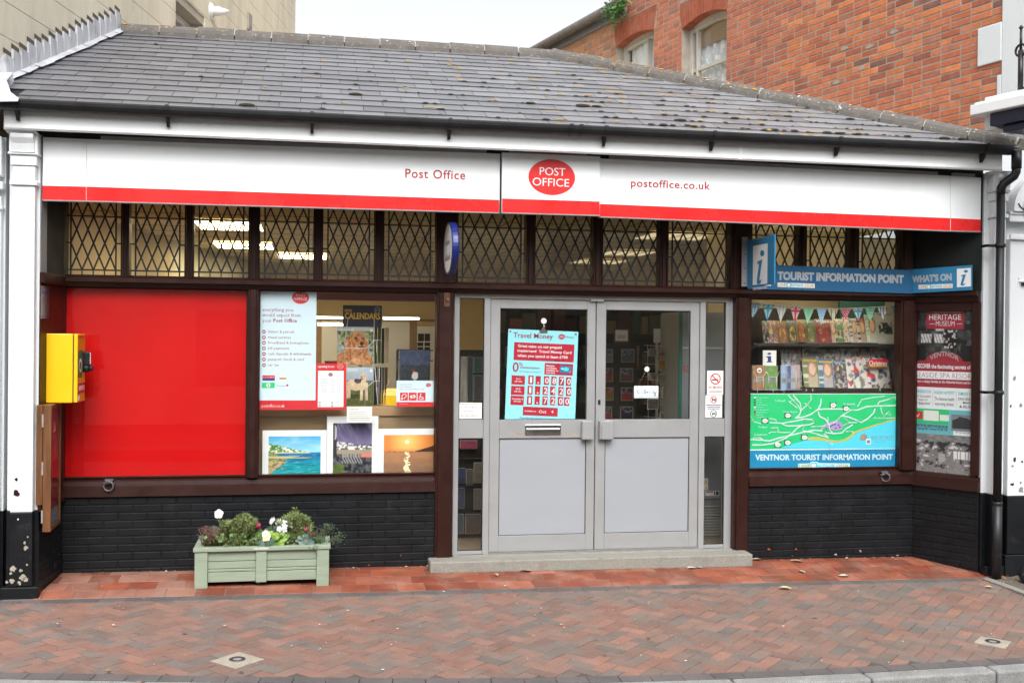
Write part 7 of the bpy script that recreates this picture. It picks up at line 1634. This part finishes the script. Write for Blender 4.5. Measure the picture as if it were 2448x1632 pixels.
RC = [(.15,.23,.055),(.20,.28,.08),(.25,.30,.11),(.09,.15,.04),(.30,.33,.15)]
def stems(cx, n, xr, ys, topx, y_lo, seed):
    rs = random.Random(seed); out = []
    for i in range(n):
        x1 = rs.uniform(*xr); f = abs((x1-topx)/((xr[1]-xr[0])/2)); y1 = ys+(y_lo-ys)*min(1, f*f*rs.uniform(.7,1.3))+rs.uniform(0,150)*(rs.random() < .75)
        out.append((cx+(x1-cx)*.45, rs.uniform(.10,.28), x1, y1, rs.uniform(.04,.30)))
    return out
rosemary('bushy rosemary in the left half of the planter', stems(770,64,(540,1060),290,830,470,3)+[(560,.15,505,345,.14),(560,.15,540,400,.12)]+[(x,.07,x+rnd.uniform(-60,60),y,.03) for x,y in ((640,700),(720,690),(820,700),(900,690),(960,660),(600,620),(680,600),(850,600),(760,640),(990,600))], 92, RC)
rosemary('bushy rosemary with a tall central spire in the right half of the planter', stems(1570,56,(1320,1800),280,1560,400,5)+[(1560,.18,1563,212,.18),(1560,.18,1550,260,.16)]+[(x,.10,x+rnd.uniform(-40,40),y,.08) for x,y in ((1420,560),(1500,600),(1600,590),(1680,560),(1480,680),(1520,690))], 92, RC)
def heather(label, x0, x1, y0, n, cols):
    t = thing('heather', label, 'plant', soilpt((x0+x1)/2, .1), 'plants in the green planter'); b = MB(); g = MB()
    for i in range(n):
        xa = rnd.uniform(x0+.25*(x1-x0), x1-.25*(x1-x0)); a = soilpt(xa, rnd.uniform(.05,.2)); xe = xa+(xa-(x0+x1)/2)*rnd.uniform(.5,1.6)+rnd.uniform(-30,30); e = wpt(xe, y0+rnd.uniform(0,190)*(1 if rnd.random() < .7 else .3), rnd.uniform(.0,.2))
        g.tube([a, (a+e)/2+V((0,0,.01)), e], [.002,.0015,.001], 'varnished_wood', 4)
        for k in range(26):
            q = rnd.uniform(.25,1); p = a+(e-a)*q+V((rnd.gauss(0,.004),rnd.gauss(0,.004),.01*(1-abs(2*q-1)))); c = cols[rnd.randrange(len(cols))] if q > .45 else (.08,.14,.03)
            leafq(b, p, V((rnd.uniform(-1,1),rnd.uniform(-1,1),rnd.uniform(0,1))), rnd.uniform(.006,.012), .005, sc(c, rnd.uniform(.7,1.2)))
    g.build('stem', t); b.build('foliage', t)
heather('mauve heather at the left end of the planter', 200,560,440,64, [(.26,.12,.15),(.34,.17,.20),(.20,.10,.11),(.12,.14,.05)])
heather('brownish heather near the right end of the planter', 1760,1960,480,26, [(.16,.09,.10),(.10,.10,.05),(.08,.12,.05)])
def broad(label, name, spots, cols, L, cat='plant', blooms=()):
    t = thing(name, label, cat, soilpt(spots[0][0], .12), 'plants in the green planter'); b = MB(); st = MB()
    for (x, y, dy, s_) in spots:
        e = wpt(x, y, dy); a = soilpt(x+rnd.uniform(-30,30), dy+.04); st.tube([a, e], [.003,.002], 'map_sand' if False else 'leaf', 5, (.08,.13,.04))
        n = V((rnd.uniform(-.5,.5), -.8, rnd.uniform(.3,.9))).normalized(); u = n.cross(V((0,0,1))).normalized(); v = u.cross(n); k = 12; c = sc(cols[rnd.randrange(len(cols))], rnd.uniform(.8,1.2)); r = L*s_
        rim = [e + u*r*math.cos(i*6.283/k)*rnd.uniform(.85,1.1) + v*r*.85*math.sin(i*6.283/k)*rnd.uniform(.85,1.1) - n*rnd.uniform(0,.25)*r for i in range(k)]
        for i in range(k): b.face([e+n*.1*r, rim[i], rim[(i+1)%k]], 'leaf', sc(c, 1+.15*math.sin(i*2)))
    st.build('stem', t); b.build('foliage', t)
    if blooms:
        f = MB(); s2 = MB()
        for (x, y, dy, r, c, kind) in blooms:
            r *= 1.25
            p = wpt(x, y, dy); s2.tube([soilpt(x+rnd.uniform(-25,25), dy+.05), p+V((0,.004,-.004))], [.002,.0016], 'leaf', 5, (.10,.15,.05))
            if kind == 'cluster':
                for q in range(16):
                    o = V((rnd.gauss(0,.5), rnd.gauss(0,.4), rnd.gauss(0,.42)))*r; n = (o+V((0,-.6*r,.1*r))).normalized(); u = n.cross(V((0,0,1))).normalized(); v = u.cross(n); rr = r*.36
                    for w in range(5):
                        a0 = w*1.257+q; f.face([p+o, p+o+(u*math.cos(a0-.5)+v*math.sin(a0-.5))*rr+n*.002, p+o+(u*math.cos(a0)+v*math.sin(a0))*rr*1.25+n*.003, p+o+(u*math.cos(a0+.5)+v*math.sin(a0+.5))*rr+n*.002], 'petal', sc(c, rnd.uniform(.85,1.05)))
            elif kind == 'pansy':
                n = V((-.2,-.95,.15)).normalized(); u = n.cross(V((0,0,1))).normalized(); v = u.cross(n)
                for w in range(5):
                    a0 = w*1.257+.3; cc = p+(u*math.cos(a0)+v*math.sin(a0))*r*.5+n*.002*w
                    f.face([cc+(u*math.cos(i*.785)+v*math.sin(i*.785))*r*.55+n*rnd.uniform(-.004,.004) for i in range(8)], 'petal', sc(c, rnd.uniform(.9,1.05)))
                f.face([p+n*.013+(u*math.cos(i*1.05)+v*math.sin(i*1.05))*r*.18 for i in range(6)], 'petal', (.65,.38,.03))
            else:
                for w in range(5):
                    a0 = w*1.257; f.face([p, p+V((math.cos(a0)*r*.35-.2*r*math.sin(a0), math.sin(a0)*r*.35, r*.55)), p+V((math.cos(a0)*r*.3, math.sin(a0)*r*.3, r*1.1)), p+V((math.cos(a0)*r*.35+.2*r*math.sin(a0), math.sin(a0)*r*.35, r*.5))], 'petal', sc(c, rnd.uniform(.85,1.1)))
        s2.build('flower_stem', t); f.build('flower', t)
DKG = [(.022,.055,.035),(.03,.075,.04),(.018,.045,.03)]; MDG = [(.04,.12,.02),(.06,.15,.03)]; LIM = [(.16,.27,.03),(.20,.31,.045),(.12,.22,.03)]; GRY = [(.06,.11,.09),(.05,.09,.07),(.09,.14,.11)]
WH = (.82,.82,.84)
broad('white pansy on a tall stem above the left rosemary', 'pansy', [(500,380,.14,.5),(520,420,.14,.5)], [(.10,.17,.04)], .018, 'flower', [(490,280,.14,.030,WH,'pansy')])
broad('white cyclamen with small dark leaves in the middle of the planter', 'cyclamen', [(1160,500,.2,1),(1210,485,.2,1),(1260,490,.18,1),(1300,520,.16,1),(1180,530,.15,1),(1240,530,.14,1),(1310,480,.2,.9)], DKG, .022, 'plant', [(1235,420,.18,.034,WH,'cup'),(1255,405,.18,.036,WH,'cup'),(1225,440,.17,.03,WH,'cup'),(1325,430,.17,.03,WH,'cup'),(1345,415,.18,.03,WH,'cup'),(1305,445,.17,.026,WH,'cup')])
broad('lime leaved white geranium right of the planter centre', 'geranium', [(1280,590,.04,1.3),(1350,560,.05,1.2),(1420,600,.05,1.2),(1350,690,.03,1.2),(1390,640,.04,1.1),(1300,620,.05,1.0),(1210,545,.08,.9),(1450,570,.06,.9),(1340,640,.06,1)], LIM, .030, 'plant', [(1430,475,.1,.05,WH,'cluster')])
broad('cream primrose with broad dark leaves at the planter centre', 'primrose', [(1060,660,.04,1.4),(1110,690,.03,1.5),(1180,660,.02,1.7),(1230,690,.02,1.8),(1090,620,.06,1.2),(1130,640,.05,1.3),(1150,700,.02,1.6),(1260,660,.04,1.3),(1050,560,.12,1.2),(1080,540,.14,1.1)], MDG+DKG[:2], .030, 'plant', [(1150,565,.03,.026,(.80,.76,.50),'pansy'),(1165,600,.025,.026,(.82,.78,.55),'pansy'),(1145,625,.03,.02,(.80,.74,.45),'pansy')])
broad('pink geranium behind the left rosemary', 'geranium', [(990,470,.24,.9),(1060,490,.26,.8),(590,410,.25,1),(440,500,.2,1.2),(460,560,.16,1.2),(410,470,.22,1.0)], [(.05,.10,.05)], .026, 'plant', [(1035,440,.2,.028,(.62,.03,.14),'cluster'),(985,445,.2,.020,(.55,.12,.18),'cluster')])
broad('grey leaved cyclamen with pink buds right of the white geranium', 'cyclamen', [(1640,610,.06,1),(1690,640,.05,1.1),(1740,620,.06,1),(1780,690,.03,1.2),(1660,690,.03,1.1),(1720,580,.08,1),(1610,650,.06,.9),(1750,670,.04,1)], GRY, .028, 'plant', [(1712,530,.08,.03,(.66,.06,.20),'cup'),(1775,590,.08,.022,(.5,.10,.14),'cup'),(1400,585,.06,.018,(.66,.40,.24),'cup')])
broad('low green leaves filling the gaps between the taller planter plants', 'bedding_plant', [(rnd.uniform(210,1960), rnd.uniform(560,705), rnd.uniform(.03,.20), rnd.uniform(.5,1)) for _ in range(95)], MDG+[(.07,.14,.05),(.10,.17,.04)]+GRY[:1], .021)
def ferny(label, spots, cols):
    t = thing('scented_geranium', label, 'plant', soilpt(spots[0][0], .12), 'plants in the green planter'); b = MB(); g = MB()
    for (x0, x1, y1, dy) in spots:
        a = soilpt(x0, .15); e = wpt(x1, y1, dy); m_ = (a+e)/2+V((0,0,.03)); g.tube([a, m_, e], [.003,.0022,.0015], 'leaf', 5, (.14,.13,.06))
        for k in range(34):
            o = V((rnd.gauss(0,.022), rnd.gauss(0,.018), rnd.gauss(0,.017))); leafq(b, e+o, V((rnd.uniform(-1,1),rnd.uniform(-1,.6),rnd.uniform(-.3,1))), rnd.uniform(.012,.024), rnd.uniform(.004,.007), sc(cols[rnd.randrange(len(cols))], rnd.uniform(.7,1.3)))
    g.build('stem', t); b.build('foliage', t)
ferny('feathery grey green plant spilling over the right end of the planter', [(1900,1980,480,.1),(1900,2050,450,.1),(1920,2080,470,.08),(1880,1940,490,.12),(1880,1890,600,.08),(1860,1850,580,.1),(1900,1950,590,.06),(1940,2000,560,.08),(1980,2140,640,.08),(1980,2180,610,.1),(1980,2210,640,.1),(1980,2120,690,.05),(1980,2190,580,.1),(1870,1880,650,.05),(1900,1930,660,.05),(1860,1825,770,.0-.03)], [(.07,.13,.06),(.09,.16,.08),(.05,.10,.05)])
# ================================================================ fern growing from the old gutter
ft = thing('wall_fern', 'green fern growing out of the old gutter above the arched windows', 'plant', RW(5.55,6.72,.15)); b = MB()
for i in range(70):
    a = RW(5.62+rnd.gauss(0,.12), 6.70+rnd.uniform(-.06,.08), .14); d = V((rnd.gauss(-.35,.5), rnd.gauss(-.5,.4), rnd.gauss(-.25,.6))).normalized(); L = rnd.uniform(.16,.40); c = rnd.choice([(.07,.20,.04),(.10,.26,.05),(.04,.13,.03),(.14,.28,.07)])
    for k in range(9):
        q = k/9; p = a+d*L*q+V((0,0,-.25*L*q*q)); s_ = d.cross(V((0,0,1))).normalized()
        for sg in (-1, 1): leafq(b, p, s_*sg+d*.5, L*.24*(1-q*.8), L*.09, sc(c, rnd.uniform(.6,1.3)))
b.build('frond', ft)
# ================================================================ neighbouring shopfronts at the frame edges
rx = FY(0).at(2306,800).x
nb = thing('neighbour_shopfront', 'peeling white painted shopfront with a black base at the right edge of the frame', 'building', (rx+.6,0,0))
zbk = FY(-.02).at(2330,1136).z; gR_ = gz(rx+.3,-.1)
b = MB(); b.box(rx-.02, rx+2.2, .0, .5, zbk, 3.45, 'white_paint'); b.box(rx-.02, rx+2.2, -.006, .5, gR_-.1, zbk-.002, 'black_paint'); b.build('wall', nb)
px0 = FY(-.09).at(2318,800).x
b = MB(); b.box(px0, px0+.5, -.09, -.002, zbk, 3.0, 'white_paint'); b.box(px0-.0, px0+.5, -.093, -.008, gR_+.2, zbk-.002, 'black_paint'); b.box(px0-.03, px0+.55, -.115, -.01, gR_-.1, gR_+.198, 'black_paint')
rs = random.Random(17)
for (x_, y_, r_, m_) in ((2330,868,.018,'ink_grey'),(2322,932,.012,'ink'),(2345,930,.016,'ink_grey'),(2331,1055,.02,'ink'),(2326,1070,.014,'ink_grey'),(2325,1112,.018,'ink'),(2346,1125,.03,'ink_grey'),(2348,1060,.012,'ink'),(2345,1108,.012,'ink_grey'),(2340,640,.006,'ink_grey')):
    q = FY(-.0935).at(x_,y_); b.face([(q.x+r_*math.cos(i*.7)*rs.uniform(.4,1.2), -.0935, q.z+r_*1.3*math.sin(i*.7)*rs.uniform(.4,1.2)) for i in range(9)], m_)
b.build('pilaster', nb, bevel=.006)
b = MB()
for (ya, yb, d) in ((486,494,.03),(494,510,.018),(538,551,.03)): z1_, z0_ = FY(-.1).at(2340,ya).z, FY(-.1).at(2340,yb).z; b.box(px0-.02, px0+.5, -.09-d, -.0905, z0_, z1_, 'white_paint')
cz_ = FY(-.1).at(2340,486).z; n = 14
b.prism([(px0, -.02, cz_)]+[(px0+.30-.30*math.cos(i*math.pi/2/n), -.02, cz_+.34*math.sin(i*math.pi/2/n)) for i in range(n+1)]+[(px0+.5,-.02,cz_+.34),(px0+.5,-.02,cz_)], (0,-.12,0), 'white_paint')
b.prism([(px0+.09,-.141,cz_+.03)]+[(px0+.34-.25*math.cos(i*math.pi/2/n), -.141, cz_+.03+.26*math.sin(i*math.pi/2/n)) for i in range(n+1)]+[(px0+.5,-.141,cz_+.29),(px0+.5,-.141,cz_+.03)], (0,-.02,0), 'white_paint'); b.build('capital', nb, bevel=.008, seg=2)
b = MB(); q = FY(-.1).at(2346,652); b.tube([q+V((0,-.005,0)), q+V((.2,-.005,0))], .014, 'iron_black', 8); b.box(q.x-.02,q.x+.2,-.11,-.095,q.z+.02,q.z+.026,'white_upvc'); b.build('light_bracket', nb)
b = MB(); cpts = [FY(-.03).at(*p) for p in ((2321,470),(2325,478),(2335,486),(2352,497),(2380,515))]; b.tube([V((p.x, -.145, p.z)) for p in cpts], .005, 'iron_black', 6); tag(b.build('cable'), 'thin dark cable drooping across the white shopfront by the downpipe', 'cable')
lx = FY(0).at(12,600).x
nb = thing('neighbour_shopfront', 'white painted shopfront with mouldings and a black base at the left edge of the frame', 'building', (lx-.5,0,0))
zbl = .70; gl_ = gz(lx,-.1)
b = MB(); b.box(lx-2, lx-.005, .02, .5, zbl, 3.56, 'white_paint'); b.box(lx-2, lx-.005, .012, .5, gl_-.1, zbl-.002, 'black_paint'); b.build('wall', nb)
pl_ = FY(-.05).at(11,600).x
b = MB(); b.box(pl_-.5, pl_-.03, -.05, .018, zbl, 3.1, 'white_paint'); b.box(pl_-.5, pl_-.03, -.053, .012, gl_-.1, zbl-.002, 'black_paint'); b.build('pilaster', nb, bevel=.006)
b = MB()
for (ya, yb, d) in ((383,395,.02),(395,405,.01),(418,436,.03),(474,482,.02)): z1_, z0_ = FY(-.06).at(8,ya).z, FY(-.06).at(8,yb).z; b.box(pl_-.5, pl_-.03+d*.6, -.05-d, .0175, z0_, z1_, 'white_paint')
b.box(pl_-.5, pl_-.02, -.09, .016, 3.25, 3.55, 'white_paint'); b.build('capital', nb, bevel=.006)
# ground strip beyond the downpipe, black iron ball, rusty debris
b = MB(); x = 3.49
for i in range(3):
    for j in range(4): slab(b, [(x+i*.5+.004, -.1-j*.42), (x+i*.5+.496, -.1-j*.42), (x+i*.5+.496, -.1-j*.42-.412), (x+i*.5+.004, -.1-j*.42-.412)][::-1], lambda p, q: gz(p, min(q,-.12))+.004, .03, .004, 'paver', sc(srgb(92,84,78), rnd.uniform(.85,1.15)))
b.box(3.38,3.46,-1.6,-.12,-.12,gz(3.4,-.5)+.012,'concrete'); tag(b.build('side_path'), kind='structure')
ip = onG(2352, 1340); b = MB(); R_ = .075; c = ip+V((.035,0,R_)); rows_ = []
b.tube([c+V((0,0,R_*math.sin(a))) for a in [(-1.57+.001)+i*3.138/12 for i in range(13)]], [max(.001,R_*math.cos(-1.57+i*3.138/12)) for i in range(13)], 'iron_black', 20); tag(b.build('iron_ball'), 'black iron ball on the ground at the far right edge', 'ball')
# ================================================================ fallen leaves and litter
def deadleaf(px, py, s, c, label, ang, curl=.35):
    p = onG(px, py); t = MB(); R = Matrix.Rotation(ang, 3, 'Z'); n = 10; zt = .012
    out = [(0,-1),(.28,-.75),(.50,-.2),(.42,.35),(.15,.85),(0,1.05),(-.15,.85),(-.42,.35),(-.50,-.2),(-.28,-.75)]
    P = [p + R@V((x*s, y*s, 0)) + V((0,0,zt+curl*s*(abs(x)*1.3+max(0,y)*.25)+rnd.uniform(0,.1)*s)) for x, y in out]; ce = [p + R@V((0, y*s, 0)) + V((0,0,zt)) for y in (-.6,0,.6)]
    for i in range(n):
        y = out[i][1]; y2 = out[(i+1)%n][1]; k = 0 if (y+y2)/2 < -.3 else 2 if (y+y2)/2 > .3 else 1; k1 = 0 if y < -.3 else 2 if y > .3 else 1; k2 = 0 if y2 < -.3 else 2 if y2 > .3 else 1
        t.face([ce[k1], P[i], P[(i+1)%n]] if k1 == k2 else [ce[k1], P[i], P[(i+1)%n], ce[k2]], 'dead_leaf', sc(c, rnd.uniform(.85,1.1)), True)
    o = t.build('fallen_leaf', None, p); tag(o, label, 'leaf', 'fallen leaves on the ground')
for a in ((1830,1292,.055,(.42,.30,.20),'curled tan fallen leaf against the black base under the map window',1.2),(1842,1316,.042,(.45,.38,.33),'small curled grey leaf on the red tiles under the map window',.3),(1938,1326,.05,(.50,.45,.38),'pale rolled leaf on the red tiles towards the right corner',1.5),(1803,1354,.055,(.55,.50,.26),'yellowish fallen leaf on the dark edging row right of the step',1.0),(2271,1351,.035,(.55,.46,.22),'yellow leaf scrap on the pavement near the downpipe',.8),(1208,1314,.05,(.42,.36,.30),'dry grey leaf under the left front edge of the step',1.4),(1140,1323,.035,(.50,.40,.38),'small pinkish leaf on the tiles below the step',.2),(1589,1308,.05,(.48,.44,.40),'pale leaf pair on the tiles below the right door',1.6),(1738,1288,.05,(.40,.34,.28),'flat brown leaf by the right end of the step',1.55),(1605,1306,.035,(.44,.40,.36),'little grey leaf beside the pale pair under the right door',.9)): deadleaf(*a)
b = MB(); rs = random.Random(31)
def bit(px, py, s, m):
    p = onG(px, py); k = rs.randint(4, 6); b.face([(p.x+s*math.cos(i*6.28/k)*rs.uniform(.5,1.2), p.y+s*math.sin(i*6.28/k)*rs.uniform(.5,1.2), p.z+.010+rs.uniform(0,.004)) for i in range(k)], m)
for i in range(150): bit(rs.uniform(20,2330), rs.triangular(1330,1560,1400), rs.uniform(.003,.009), rs.choice(['paper','limestone','shelf_grey']))
for (x_, y_, s) in ((517,1439,.016),(248,1541,.0),(880,1540,.014),(1290,1436,.014),(1160,1347,.016),(1243,1399,.012),(913,1446,.012),(1800,1440,.012),(1575,1520,.012),(800,1404,.013),(1020,1360,.012),(330,1378,.014),(260,1438,.012)): 
    if s: bit(x_, y_, s, 'paper')
bit(248,1542,.018,'lichen')
for i in range(60): bit(rs.uniform(2290,2340), rs.uniform(1318,1340), rs.uniform(.006,.014), rs.choice(['bare_wood','lichen','limestone']))
for i in range(45): bit(rs.uniform(20,2330), rs.triangular(1340,1555,1440), rs.uniform(.010,.019), 'gum')
for i in range(0): bit(rs.choice([rs.uniform(120,440),rs.uniform(760,980),rs.uniform(1730,2110)]), 0, 0, 'paper') if False else None
for i in range(90):                              # crumbs along the wall foot
    x = rs.choice([rs.uniform(-4.4,-1.5), rs.uniform(1.5,3.1)]); y = .535-abs(rs.gauss(0,.02)); z = gz(x,y)+.009; s = rs.uniform(.004,.012); b.face([(x+s*math.cos(k*1.3)*rs.uniform(.5,1.2), y+s*math.sin(k*1.3), z+rs.uniform(0,.006)) for k in range(5)], rs.choice(['limestone','red_chip' if 'red_chip' in M else 'varnished_wood','paper','moss']))
tag(b.build('litter'), kind='stuff')
# worn paint chips on the black base
b = MB()
